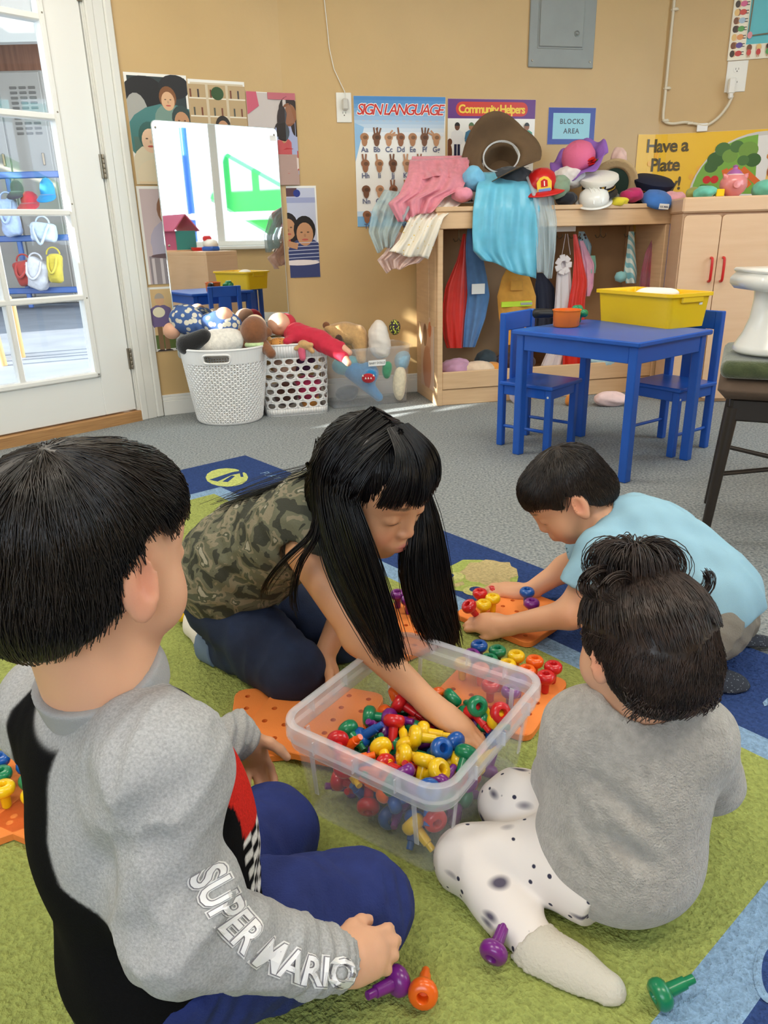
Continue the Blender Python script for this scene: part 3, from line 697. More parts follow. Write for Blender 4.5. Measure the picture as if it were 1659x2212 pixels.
# the reading photograph bends round the corner; the hugging one is on the back wall
r0 = q(530, 197)[0]-WP.L; r1 = WB.px(637, 208)[0]; rz1 = q(530, 197)[1]; rz0 = WB.px(643, 400)[1]
RM_inv = WB.mat((r0+r1)/2, rz0, .003).inverted()
def map_read(p):
    s = p[0]+(r0+r1)/2; o = .004+p[2]; Q = WP.pt(WP.L+s, rz0+p[1], o) if s < 0 else WB.pt(s, rz0+p[1], o)
    if abs(s) < .05: Q = Q+(WB.n+WP.n)/2*(.05-abs(s))**2*4
    return tuple(RM_inv @ Vector(Q))
poster('family_photo', 'photograph of a mother reading with a child in red', WB, r0, r1, rz0, rz1, ph_read, mapx=map_read, group=g, cat='photo poster')
a, b = WB.px(597, 402), WB.px(692, 598); poster('family_photo', 'photograph of a boy in striped shirt hugged at a table', WB, a[0], b[0], b[1], a[1], ph_hug, group=g, cat='photo poster')
# -------- mirror
mz0, mz1 = .30, q(330, 262, .1)[1]
_a, _b = q(325, 262, .15), q(597, 275, .022); _l, _r = WP.pt(_a[0], 0, .15), WP.pt(_b[0], 0, .022); ms0, ms1 = 0.0, float(np.linalg.norm(_r-_l)); WM = Wall(_l[:2], _r[:2])
T = thing('wall_mirror', 'tall acrylic mirror on left wall behind the toy baskets', 'mirror', M=WM.mat((ms0+ms1)/2, mz0, 0))
mw, mh = ms1-ms0, mz1-mz0
mb = MB(); mb.prism(rrect(mw, mh, .022, 6, 0, mh/2), -.004, .002); obj('edge', mb, mat('mirror_edge', (196, 206, 204), .25), T)
mb = MB(); mb.prism(rrect(mw-.006, mh-.006, .02, 6, 0, mh/2), .002, .0026); obj('reflecting_face', mb, mat('mirror_silver', (238, 242, 242), .015, metal=1.0), T)
for x in (-mw/2+.018, mw/2-.018):
    for y in (.03, mh*.5, mh-.03): obj('screw', MB().lathe([(.006, .0026), (.005, .005), (0, .006)], 10, c=(x, y, 0)), M_BRASS, T, smooth=40)
obj('sticker', MB().box((mw/2-.025, mh-.045, .0034), (.034, .024, .001)), mat('paper_white', (245, 245, 242), .6), T)
# -------- electrical panel
a, b = px(1145, 0), px(1280, 149); e0, e1, ez = a[0], b[0]-.004, b[1]
M_PANEL = mat('grey_panel_enamel', (146, 152, 150), .45, var=.04)
T = thing('electrical_panel', 'grey metal electrical panel high on the back wall', 'electrical panel', M=WB.mat((e0+e1)/2, ez, 0)); w = e1-e0
obj('cover', MB().box((0, .27, .006), (w, .54, .012), .003), M_PANEL, T)
i0, i1, iz = px(1163, 60)[0], px(1257, 60)[0], px(1210, 119)[1]; cx = (i0+i1)/2-(e0+e1)/2
obj('panel_frame', MB().box((cx, (.54+iz-ez)/2, .013), (i1-i0+.014, .54-(iz-ez)-.05, .004), .001), M_PANEL, T)
dd = obj('panel_door', MB().box((cx, (.54+iz-ez)/2, .0185), (i1-i0, .54-(iz-ez)-.065, .007), .003), M_PANEL, T)
lx, lz = px(1242, 75); mb = MB(); mb.lathe([(.014, .022), (.014, .025), (.010, .026), (.006, .024), (0, .024)], 18, c=(lx-(e0+e1)/2, lz-ez, 0)); obj('latch', mb, mat('panel_latch', (120, 124, 122), .4, metal=.5), dd, smooth=35)
for x in (-w/2+.02, w/2-.02): obj('screw', MB().lathe([(.006, .012), (.005, .0145), (0, .015)], 10, c=(x, .03, 0)), M_BRASS, T)
# -------- outlets and cables
M_PLATE = mat('outlet_plastic', (240, 238, 230), .35); M_SLOT = mat('outlet_slot', (60, 58, 54), .6)
def outlet(name, label, W, cs, cz, w=.072, h=.118):
    T = thing(name, label, 'outlet', M=W.mat(cs, cz-h/2, 0)); obj('plate', MB().box((0, h/2, .003), (w, h, .006), .002), M_PLATE, T)
    for y in (h*.30, h*.72):
        s = MB(); s.prism(rrect(.034, .028, .01, 5, 0, y), .006, .0078); so = obj('socket', s, M_PLATE, T)
        m = MB()
        for dx in (-.007, .007): m.box((dx, y+.003, .0079), (.0022, .009, .0006))
        m.box((0, y-.008, .0079), (.005, .005, .0006)); obj('slot', m, M_SLOT, so)
    return T
a, b = px(725, 200), px(760, 265); T = outlet('wall_outlet', 'white wall outlet with thin cord beside the alphabet poster', WB, (a[0]+b[0])/2, (a[1]+b[1])/2, b[0]-a[0], a[1]-b[1])
p1 = px(744, 222); mb = MB(); mb.box(WB.pt(p1[0], p1[1]-.01, .02), (.03, .026, .05), .005, M3(WB)); obj('plug', mb, mat('pale_plug', (206, 204, 196), .4), T, world=True)
pts = [WB.pt(*px(x, y), .006) for x, y in ((694, -40), (700, 0), (706, 55), (711, 105), (721, 150), (735, 180), (744, 198))]+[WB.pt(p1[0], p1[1]+.008, .03)]
o = obj('thin_cord', MB().tube(pts, .0022, 6), M_PLATE, smooth=180); tag(o, 'thin white cord hanging from above down to the left outlet', 'cord')
px = WR.px
M_CABLE = mat('ivory_cable', (224, 214, 190), .4)
path = [(1455, -40), (1452, 10), (1449, 55), (1441, 110), (1441, 150), (1437, 190), (1431, 225), (1428, 248), (1434, 262), (1450, 268), (1478, 265), (1500, 268)]
pts = [WR.pt(max(px(x, y)[0], .012), px(x, y)[1], .012) for x, y in path]
def smooth_path(P, n=6):
    P = [np.array(p) for p in P]; out = []
    for i in range(len(P)-1):
        p0, p1, p2, p3 = P[max(i-1, 0)], P[i], P[i+1], P[min(i+2, len(P)-1)]
        for k in range(n):
            t = k/n; out.append(.5*((2*p1)+(-p0+p2)*t+(2*p0-5*p1+4*p2-p3)*t*t+(-p0+3*p1-3*p2+p3)*t**3))
    return out+[P[-1]]
T = thing('wall_cable', 'thick ivory cable clipped along the right wall corner', 'cable', loc=WR.pt(.03, 1.38))
pts2 = [WR.pt(*px(x, y), o) for x, y, o in ((1500, 268, .012), (1525, 271, .012), (1550, 255, .014), (1570, 230, .02), (1580, 208, .03))]
obj('cord', MB().tube(smooth_path(pts+pts2[1:]), .008, 8), M_CABLE, T, world=True, smooth=180)
for x, y in ((1452, 22), (1434, 192), (1437, 261), (1490, 267)):
    c = px(x, y); c = (max(c[0], .02), c[1]); mb = MB()
    mb.box(WR.pt(c[0], c[1], .012), (.03, .022, .014), .003, M3(WR))
    for d in (-.016, .016): mb.lathe([(.004, 0), (.004, .01), (0, .011)], 8, M=WR.mat(0, 0).to_3x3(), c=WR.pt(c[0]+d, c[1], 0))
    obj('clip', mb, M_CABLE, T, world=True)
c = px(1516, 276); mb = MB(); mb.box(WR.pt(c[0], c[1], .013), (.055, .012, .04), .002, M3(WR)); obj('paper_tag', mb, mat('paper_white', (245, 245, 242), .6), T, world=True)
c0, c1 = px(1574, 133), px(1606, 198); T = outlet('wall_outlet', 'white wall outlet with plugged adapter below the border strip', WR, (c0[0]+c1[0])/2, (c0[1]+c1[1])/2, abs(c1[0]-c0[0])+.01, c0[1]-c1[1])
c = px(1578, 188); mb = MB(); mb.box(WR.pt(c[0], c[1], .03), (.036, .035, .075), .006, M3(WR)); mb.box(WR.pt(c[0], c[1]-.045, .03), (.024, .028, .03), .006, M3(WR)); obj('adapter', mb, M_PLATE, T, world=True)
# -------- bulletin board with a border of little children
b0, bz = px(1586, 0)[0], px(1585, 131)[1]; bw, bh = .75, .8
def draw_board(P, w, h):
    P.rect(-w/2, 0, w/2, h, (94, 190, 200))
    P.rect(-w/2, 0, -w/2+.082, h, (242, 234, 212)); P.rect(-w/2+.07, 0, w/2, .068, (242, 234, 212))
    cl = [(200, 62, 62), (92, 72, 150), (226, 150, 90), (86, 160, 84), (170, 196, 214), (206, 72, 64), (214, 96, 140), (58, 86, 170)]
    for i in range(14):
        y = .03+i*.037; P.ell(-w/2+.026, y, .015, .016, SKIN[(i*5) % 6]); P.ell(-w/2+.02, y, .012, .016, [(60, 40, 30), (120, 70, 40), (230, 190, 120)][i % 3]); P.ell(-w/2+.05, y, .017, .013, cl[i % 8]); P.rect(-w/2+.062, y+.004, -w/2+.076, y+.008, (70, 60, 60)); P.rect(-w/2+.062, y-.008, -w/2+.076, y-.004, (70, 60, 60))
    for i in range(12):
        x = -w/2+.10+i*.046; P.ell(x, .05, .013, .014, SKIN[(i*5+1) % 6]); P.ell(x, .055, .012, .012, [(60, 40, 30), (120, 70, 40), (230, 190, 120)][(i+1) % 3]); P.ell(x, .03, .011, .015, cl[(i*3+5) % 8]); P.rect(x-.006, .008, x-.002, .02, SKIN[2]); P.rect(x+.002, .008, x+.006, .02, SKIN[2])
    P.line([(-w/2+.10, h), (-w/2+.088, .12), (-w/2+.1, .105), (w/2, .14)], .006, (110, 96, 70)); P.ell(-w/2+.094, .108, .012, .016, (222, 150, 160))
poster('bulletin_board', 'turquoise bulletin board with border of little cartoon children, top right', WR, b0, b0+bw, bz, bz+bh, draw_board, cat='bulletin board', t=.006, off=.008)
# ================================================================ FURNITURE
M_MAPLE = mat('pale_maple_laminate', (226, 190, 148), .45, col2=(214, 176, 134), vscale=5, stretch=(1, 1, 12))
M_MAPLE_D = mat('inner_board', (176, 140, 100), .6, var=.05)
M_BLUE = mat('blue_paint', (32, 90, 186), .33, var=.06, vscale=9)
M_STEEL = mat('hook_steel', (120, 104, 82), .35, metal=.9)
# ---- dress-up shelf
CB = Wall((.294, 3.837), (.294+math.cos(math.radians(12.5)), 3.837+math.sin(math.radians(12.5))))   # front line of the shelf; off < 0 goes back
CL, CH, CDP = 1.26, .97, .40
def cpt(s, z, o=0.0): return CB.pt(s, z, o)
T = thing('dress_up_shelf', 'pale wooden dress-up shelf unit with costumes hanging below its top', 'shelf', M=Matrix.Translation(Vector(cpt(CL/2, 0, -CDP/2))) @ Matrix.Rotation(CB.ang, 4, 'Z'))
def part(name, T, W, s0, s1, z0, z1, o0, o1, m, ch=.003, **k): return obj(name, wbox(MB(), W, s0, s1, z0, z1, o0, o1, ch), m, T, world=True, **k)
sp = part('side_panel', T, CB, 0, .028, .0, CH-.1, -CDP, 0, M_MAPLE); part('side_panel', T, CB, CL-.028, CL, 0, CH-.1, -CDP, 0, M_MAPLE)
part('side_inset', T, CB, -.004, .002, .40, CH-.13, -.12, -.03, M_MAPLE); part('side_inset', T, CB, -.004, .002, .40, CH-.13, -.36, -.15, M_MAPLE)
part('top_board', T, CB, -.015, CL, CH-.022, CH, -CDP-.02, .012, M_MAPLE); part('fascia', T, CB, -.008, CL, CH-.1, CH-.022, -CDP, .004, M_MAPLE)
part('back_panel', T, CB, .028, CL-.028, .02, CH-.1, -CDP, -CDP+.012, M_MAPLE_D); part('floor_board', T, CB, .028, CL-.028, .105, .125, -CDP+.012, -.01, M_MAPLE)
part('front_rail', T, CB, .028, CL-.028, .085, .175, -.016, -.002, M_MAPLE); part('plinth', T, CB, .01, CL-.02, .0, .082, -.03, -.008, M_MAPLE)
part('blue_edge', T, CB, CL-.004, CL+.004, .2, CH-.1, -.012, .006, M_BLUE, .001)
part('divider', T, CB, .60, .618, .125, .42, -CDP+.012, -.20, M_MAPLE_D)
for i, s in enumerate((.16, .40, .70, .80, .95, 1.12)):
    p = cpt(s, CH-.105, -.16); f = CB.n; u = CB.u
    mb = MB(); mb.tube([p+np.array([0, 0, 0]), p+[0, 0, -.035], p+[0, 0, -.05]+u*.006, p+[0, 0, -.055]+u*.02, p+[0, 0, -.045]+u*.032, p+[0, 0, -.032]+u*.034], .0028, 6); mb.tube([p+[0, 0, -.035], p+[0, 0, -.052]-u*.008, p+[0, 0, -.055]-u*.02, p+[0, 0, -.04]-u*.03], .0028, 6)
    obj('hook', mb, M_STEEL, T, world=True, smooth=60)
a = CB.px(1215, 486, -.02); part('paper_label', T, CB, .66, .80, CH-.125, CH-.1, -.15, -.148, mat('paper_white', (245, 245, 242), .6), 0)
# picture stuck on the side of the shelf
SIDE = Wall(cpt(0, 0, -CDP)[:2], cpt(0, 0, 0)[:2])
def draw_side(P, w, h):
    P.rect(-w/2, 0, w/2, h, (222, 186, 160)); P.ell(.02, h*.66, .05, .07, (206, 150, 120)); P.ell(-.04, h*.74, .035, .06, (120, 70, 50)); P.ell(.05, h*.84, .03, .04, (206, 110, 70)); P.ell(0, h*.28, .08, .12, (196, 132, 100))
poster('side_picture', 'faded picture stuck low on the dress-up shelf side', SIDE, .1, .34, .07, .44, draw_side, cat='picture')
# ---- cabinet with red handles
KB0 = G(1428, 868); KW = Wall(KB0[:2], (KB0[0]+math.cos(math.radians(-8)), KB0[1]+math.sin(math.radians(-8))))
M_CAB = mat('pale_peach_laminate', (232, 196, 160), .42, col2=(226, 188, 150), vscale=4, stretch=(1, 1, 10)); M_RED = mat('red_plastic', (206, 34, 34), .3)
T = thing('cupboard', 'pale wooden cupboard with two doors and red handles', 'cupboard', M=Matrix.Translation(Vector(KW.pt(.42, 0, -.2))) @ Matrix.Rotation(KW.ang, 4, 'Z'))
kh = .985
part('body', T, KW, 0.012, .84, .0, kh-.07, -.27, -.02, M_CAB); part('top_board', T, KW, 0, .85, kh-.07, kh, -.275, .012, M_CAB, .008)
s1 = KW.px(1531, 700)[0]; s2 = KW.px(1657, 650)[0]
for a, b, hx in ((.016, s1-.002, s1-.028), (s1+.002, s2, s1+.028)):
    mb = MB(); pl = rrect(b-a, kh-.10, .02, 5, (a+b)/2, (kh-.10)/2+.02); mb.prism(pl, -.018, .0, M=Matrix(((KW.u[0], 0, KW.n[0], KW.p0[0]), (KW.u[1], 0, KW.n[1], KW.p0[1]), (0, 1, 0, 0), (0, 0, 0, 1)))); d = obj('door', mb, M_CAB, T, world=True)
    hz = .655
    obj('handle', MB().tube(smooth_path([KW.pt(hx, hz-.055, 0), KW.pt(hx, hz-.052, .02), KW.pt(hx, hz-.035, .028), KW.pt(hx, hz+.035, .028), KW.pt(hx, hz+.052, .02), KW.pt(hx, hz+.055, 0)], 4), .0065, 8), M_RED, d, world=True, smooth=180)
# ---- blue table
TA, TL_, TR_ = np.array([.861, 2.501]), np.array([.529, 2.918]), np.array([1.221, 2.759])
ex = (TL_-TA)/np.linalg.norm(TL_-TA); ey = np.array([-ex[1], ex[0]])*-1
if ey@(TR_-TA) < 0: ey = -ey
tl, tw = float(np.linalg.norm(TL_-TA)), float((TR_-TA)@ey)
TM = Matrix(((ex[0], ey[0], 0, TA[0]), (ex[1], ey[1], 0, TA[1]), (0, 0, 1, 0), (0, 0, 0, 1)))     # local x along the long side
THT = .497
cen = TM @ Vector((tl/2, tw/2, 0)); TMC = TM.copy(); TMC.translation = cen
T = thing('play_table', 'small bright blue wooden play table with four square legs', 'table', M=TMC)
hx, hy = tl/2, tw/2
obj('table_top', MB().box((0, 0, THT-.009), (tl+.03, tw+.03, .018), .004), M_BLUE, T)
for sx in (-1, 1):
    for sy in (-1, 1): obj('leg', MB().box((sx*(hx-.017), sy*(hy-.017), (THT-.018)/2), (.034, .034, THT-.018), .003), M_BLUE, T)
for sx in (-1, 1): obj('apron', MB().box((sx*(hx-.012), 0, THT-.048), (.016, tw-.07, .058), .002), M_BLUE, T)
for sy in (-1, 1): obj('apron', MB().box((0, sy*(hy-.012), THT-.048), (tl-.07, .016, .058), .002), M_BLUE, T)
# ---- blue chairs: local -y is where the sitter faces away from; facing +x
def blue_chair(label, cx, cy, face, h=.545):
    a = math.atan2(face[1], face[0]); T = thing('toddler_chair', label, 'chair', (cx, cy, 0), a, 'small blue chairs')
    d, w, sh = .125, .115, .275
    for sy in (-1, 1):
        obj('back_leg', MB().box((-d+.014, sy*(w-.014), h/2), (.028, .028, h), .003), M_BLUE, T)
        fl = obj('front_leg', MB().box((d-.014, sy*(w-.014), (sh-.016)/2), (.028, .028, sh-.016), .003), M_BLUE, T)
        obj('screw_cap', MB().lathe([(.005, 0), (.004, .001), (0, .0012)], 8, M=rot('X', 90 if sy < 0 else -90), c=(d-.014, sy*(w+.0), sh-.045)), M_PLATE, fl)
        obj('side_rail', MB().box((0, sy*(w-.012), sh-.036), (2*d-.056, .016, .038), .002), M_BLUE, T)
        obj('stretcher', MB().tube([(-d+.02, sy*(w-.014), .085), (d-.02, sy*(w-.014), .085)], .007, 8), M_BLUE, T, smooth=50)
    obj('front_rail', MB().box((d-.012, 0, sh-.036), (.016, 2*w-.056, .038), .002), M_BLUE, T)
    obj('seat', MB().box((.012, 0, sh-.008), (2*d-.004, 2*w+.02, .016), .004), M_BLUE, T)
    obj('top_rail', MB().box((-d+.014, 0, h-.035), (.018, 2*w-.056, .07), .003), M_BLUE, T)
    obj('back_slat', MB().box((-d+.014, 0, (h-.07+sh)/2), (.014, .085, h-.07-sh+.01), .003), M_BLUE, T)
    return T
fd = -ey*0+np.array([.74, -.67])
blue_chair('small blue wooden chair on the left of the blue table', .655, 3.065, (.74, -.67))
blue_chair('small blue wooden chair on the right of the blue table', 1.175, 2.965, (-.82, -.57))
# ---- things on the table
M_YEL = mat('yellow_plastic', (250, 206, 20), .35)
zT = THT
b0, b1, b2 = G(1294, 692, zT), G(1443, 711, zT), G(1499, 702, zT)
bex = (b0-b1)[:2]/np.linalg.norm((b0-b1)[:2]); bey = np.array([bex[1], -bex[0]])
if bey@(b2-b1)[:2] < 0: bey = -bey
bl = float(np.linalg.norm((b0-b1)[:2])); bwid = .185
bc = b1[:2]+bex*bl/2+bey*bwid/2
T = thing('storage_bin', 'open yellow plastic bin on the blue table', 'bin', M=Matrix(((bex[0], bey[0], 0, bc[0]), (bex[1], bey[1], 0, bc[1]), (0, 0, 1, zT), (0, 0, 0, 1))))
def tub(mb, l0, w0, l1, w1, h, r, t, mi=0, zb=0.0, lip=0.012):
    """open tapered tub with rolled rim"""
    rings = []
    def ring(l, w, z, rr): rings.append([(x, y, z) for x, y in rrect(l, w, rr, 6)])
    ring(l0, w0, zb, r); ring(l1, w1, zb+h, r); ring(l1+2*lip, w1+2*lip, zb+h, r+lip); ring(l1+2*lip, w1+2*lip, zb+h-.012, r+lip)
    n = len(rings[0]); vs = [p for q in rings for p in q]; fs = [(k*n+i, k*n+(i+1) % n, (k+1)*n+(i+1) % n, (k+1)*n+i) for k in range(3) for i in range(n)]
    ins = []
    ring(l1-2*t, w1-2*t, zb+h+.0, max(r-t, .004)); ring(l0-2*t, w0-2*t, zb+t, max(r-t, .004))
    vs = [p for q in rings for p in q]
    fs += [(1*n+(i+1) % n, 1*n+i, 4*n+i, 4*n+(i+1) % n) for i in range(n)] + [(4*n+(i+1) % n, 4*n+i, 5*n+i, 5*n+(i+1) % n) for i in range(n)]
    fs += [tuple(range(n))[::-1], tuple(5*n+i for i in range(n))]
    return mb.add(vs, fs, mi)
mb = MB(); tub(mb, bl, bwid, bl+.022, bwid+.02, .125, .018, .003); obj('tub', mb, M_YEL, T, smooth=35)
obj('end_grip', MB().box((-bl/2-.012, 0, .105), (.014, .11, .03), .004), M_YEL, T); obj('end_grip', MB().box((bl/2+.012, 0, .105), (.014, .11, .03), .004), M_YEL, T)
obj('white_sticker', MB().box((-bl/2-.0095, .05, .092), (.001, .016, .022)), mat('paper_white', (245, 245, 242), .6), T)
blob_w = [('e', (bc[0]+.0, bc[1]+.03, zT+.105), (.06, .05, .03)), ('e', (bc[0]+.06, bc[1]+.01, zT+.11), (.05, .04, .022))]
o = blob('white_cloth', blob_w, .02, .006, mat('white_cotton', (236, 232, 222), .9)); tag(o, 'crumpled white cloth inside the yellow bin', 'cloth')
# pan
pc = np.array(TMC @ Vector((hx-.085, -.03, 0)))
T = thing('toy_pan', 'orange toy saucepan with black handle on the blue table', 'toy pan', (pc[0], pc[1], zT), math.atan2(.35, -1))
M_ORN = mat('orange_plastic', (240, 122, 36), .38); M_BLK = mat('black_plastic', (28, 28, 30), .4)
mb = MB(); mb.lathe([(0, .001), (.046, .001), (.05, .006), (.053, .06), (.056, .062), (.056, .066), (.051, .066), (.048, .008), (0, .006)], 32); obj('pan_body', mb, M_ORN, T, smooth=40)
obj('handle', MB().tube([(.05, 0, .05), (.075, 0, .05), (.1, 0, .05), (.125, 0, .049), (.132, 0, .049)], [.016, .0175, .019, .018, .009], 14), M_BLK, T, smooth=50)
gc = np.array(TMC @ Vector((hx-.06, .075, 0)))
M_GRN = mat('green_rubber', (26, 140, 92), .3, coat=.3)
rr = random.Random(3); pr = [('c', (gc[0], gc[1], zT+.0145), (gc[0], gc[1], zT+.035), .014, .016)]+[('e', (gc[0]+.025*math.cos(k*1.05)*(.5 if k > 6 else 1), gc[1]+.025*math.sin(k*1.05)*(.5 if k > 6 else 1), zT+.04+(.018 if k > 6 else .004*(k % 2))), (.015, .015, .015)) for k in range(10)]
o = blob('toy_broccoli', pr, .003, .0035, M_GRN); tag(o, 'green toy broccoli beside the orange pan', 'toy vegetable')
# ---- metal chair with cushions at the right edge
M_BLKM = mat('dark_metal_tube', (58, 52, 48), .4, metal=.5)
sp0 = G(1518, 1167)[:2]; ca_ = math.radians(-25); sc = sp0+np.array([.235*math.cos(ca_)-.17*math.sin(ca_), .235*math.sin(ca_)+.17*math.cos(ca_)])
T = thing('metal_chair', 'dark metal chair with padded seat at the right edge', 'chair', (sc[0], sc[1], 0), ca_); CR = np.array([[math.cos(ca_), -math.sin(ca_), 0], [math.sin(ca_), math.cos(ca_), 0], [0, 0, 1]])
SZ = .42
for sx, sy in ((-1, -1), (1, -1), (1, 1), (-1, 1)):
    obj('leg', MB().tube([(sx*.235, sy*.17, 0), (sx*.205, sy*.155, SZ-.03)], [.0125, .0165], 12), M_BLKM, T, smooth=60)
for y in (-.158, .158): obj('seat_rail', MB().box((0, y, SZ-.035), (.42, .02, .06), .004), M_BLKM, T)
for x in (-.205, .205): obj('seat_rail', MB().box((x, 0, SZ-.035), (.02, .32, .06), .004), M_BLKM, T)
obj('cross_brace', MB().tube([(-.222, -.162, .20), (.222, .162, .20)], .007, 8), M_BLKM, T, smooth=60); obj('cross_brace', MB().tube([(-.222, .162, .20), (.222, -.162, .21)], .007, 8), M_BLKM, T, smooth=60)
mb = MB(); mb.box((0, 0, SZ+.022), (.50, .40, .05), .022); obj('seat_pad', mb, mat('brown_vinyl', (98, 80, 66), .8, bump=.3, bscale=150), T, smooth=60)
for sx in (.0,): obj('back_post', MB().tube([(.21, .15, SZ), (.22, .165, .8)], .013, 10), M_BLKM, T, smooth=60); obj('back_post', MB().tube([(.21, -.15, SZ), (.22, -.165, .8)], .013, 10), M_BLKM, T, smooth=60); obj('backrest', MB().box((.222, 0, .72), (.03, .36, .2), .01), M_BLKM, T)
cz = SZ+.050
pr = [('b', (sc[0], sc[1], cz+.026), (.25, .20, .024), .02, CR), ('e', (sc[0], sc[1], cz+.046), (.19, .15, .016), CR)]
o = blob('seat_cushion', pr, .02, .008, mat('green_velvet', (58, 70, 40), .95, col2=(84, 94, 58), vscale=25, sheen=.6, bump=.5, bscale=200)); tag(o, 'dark green velvet cushion on the metal chair seat', 'cushion')
wc = D(1620, 790, sc[1]-.02); wc[2] = cz+.058
M_WPL = mat('white_gloss_plastic', (240, 240, 236), .22, coat=.3)
T = thing('toy_pedestal', 'white plastic toy pedestal with flat top on the cushion', 'toy', (wc[0]+.055, wc[1]+.02, wc[2]))
mb = MB(); mb.lathe([(0, 0), (.085, 0), (.09, .006), (.086, .02), (.07, .05), (.058, .09), (.054, .14), (.056, .165), (0, .166)], 32, sy=1.15); obj('pedestal', mb, M_WPL, T, smooth=60)
obj('top_slab', MB().box((0, 0, .185), (.185, .2, .042), .014), M_WPL, T, smooth=50); obj('lid', MB().box((0, 0, .2125), (.17, .185, .012), .005), M_WPL, T, smooth=50)
# ---- low shelf with doll's house, out of frame at right, seen in the mirror
sm = np.array([1.95, 2.12]); sa = math.radians(-60)
T = thing('low_shelf', 'cream low shelf seen only in the mirror', 'shelf', (sm[0], sm[1], 0), sa)
for nm, c, s in (('top_board', (0, 0, .74), (1.0, .3, .03)), ('side_panel', (-.485, 0, .3625), (.03, .3, .725)), ('side_panel', (.485, 0, .3625), (.03, .3, .725)), ('back_panel', (0, -.14, .3625), (.94, .02, .725)), ('front_panel', (0, .1, .58), (.94, .02, .28)), ('shelf_board', (0, 0, .3), (.94, .28, .02))): obj(nm, MB().box(c, s, .003), M_CAB, T)
A = Matrix.Translation(Vector((sm[0], sm[1], .755))) @ Matrix.Rotation(sa, 4, 'Z')
T = thing('dolls_house', "doll's house with pink roof seen in the mirror", "doll's house", M=A @ Matrix.Translation(Vector((.22, 0, 0))))
for nm, c, s, m in (('floor', (0, 0, .006), (.34, .22, .012), M_CAB), ('wall', (-.16, 0, .09), (.012, .2, .16), mat('teal_board', (60, 150, 150), .5)), ('wall', (.16, 0, .09), (.012, .2, .16), M_CAB), ('wall', (0, -.1, .09), (.33, .012, .16), mat('pink_board', (196, 92, 130), .5))): obj(nm, MB().box(c, s, .002), m, T)
for sy in (-1, 1): obj('roof', MB().box((0, sy*.065, .235), (.38, .012, .19), .002, rot('X', sy*43)), mat('pink_board', (196, 92, 130), .5), T)
T = thing('toy_tray', 'red oval toy tray seen in the mirror', 'toy', M=A @ Matrix.Translation(Vector((-.02, .09, 0)))); mb = MB(); mb.lathe([(.0, .0), (.07, 0), (.085, .03), (.08, .03), (.066, .006), (0, .006)], 24); obj('bowl', mb, M_RED, T, smooth=40); obj('foot_ring', MB().lathe([(.03, -.0), (.034, .002), (.03, .004)], 16), M_RED, T)
T = thing('toy_train', 'white and blue toy train engine seen in the mirror', 'toy', M=A @ Matrix.Translation(Vector((-.24, .06, 0)))); obj('body', MB().box((0, 0, .06), (.16, .08, .07), .02), M_WPL, T, smooth=50); obj('chassis', MB().box((0, 0, .018), (.17, .085, .036), .01), M_BLUE, T); obj('cab', MB().box((.045, 0, .1), (.06, .075, .05), .015), M_RED, T)
# ---- playground things outside the side window
T = thing('play_structure', 'sunlit green and orange playground climber seen through mirror', 'play structure', (5.6, 1.6, -.02), math.radians(90))
obj('deck', MB().box((0, 0, 1.15), (2.6, 1.0, .08), .01), M_WPL, T); obj('slide', MB().box((-.9, -.6, 1.45), (1.1, .1, .7), .05, rot('Y', 28)), mat('green_slide', (70, 190, 90), .4), T); obj('panel', MB().box((.7, -.55, 1.0), (.9, .06, .5), .03), M_ORN, T); obj('roof', MB().box((.2, 0, 2.3), (3.2, 1.2, .12), .02, rot('Y', 6)), mat('turquoise_canopy', (110, 208, 214), .5), T)
for x in (-1.25, 1.25):
    for y in (-.45, .45): obj('post', MB().tube([(x, y, 0), (x, y, 2.2)], .05, 10), M_BLUE, T, smooth=60)
# ================================================================ BASKETS, TOYS, COSTUMES
def pattern_mat(name, base, spot, scale=60, thr=.35, rough=.9, rnd=1.0):
    if name in _M: return _M[name]
    m = mat(name, base, rough); N = m.node_tree.nodes; L = m.node_tree.links; b = N['Principled BSDF']
    tc = N.new('ShaderNodeTexCoord'); v = N.new('ShaderNodeTexVoronoi'); v.inputs['Scale'].default_value = scale; v.inputs['Randomness'].default_value = rnd; L.new(tc.outputs['Object'], v.inputs['Vector'])
    r = N.new('ShaderNodeValToRGB'); r.color_ramp.elements[0].position = thr-.02; r.color_ramp.elements[0].color = (*lin(spot), 1); r.color_ramp.elements[1].position = thr+.02; r.color_ramp.elements[1].color = (*lin(base), 1)
    L.new(v.outputs['Distance'], r.inputs['Fac']); L.new(r.outputs['Color'], b.inputs['Base Color']); return m
def cloth_mat(name, col, **k):
    kw = dict(rough=.85, var=.08, vscale=30, sheen=.2); kw.update(k); return mat(name, col, **kw)
def plush(name, col): return mat(name, col, .95, var=.12, vscale=60, bump=.6, bscale=180, sheen=.5)
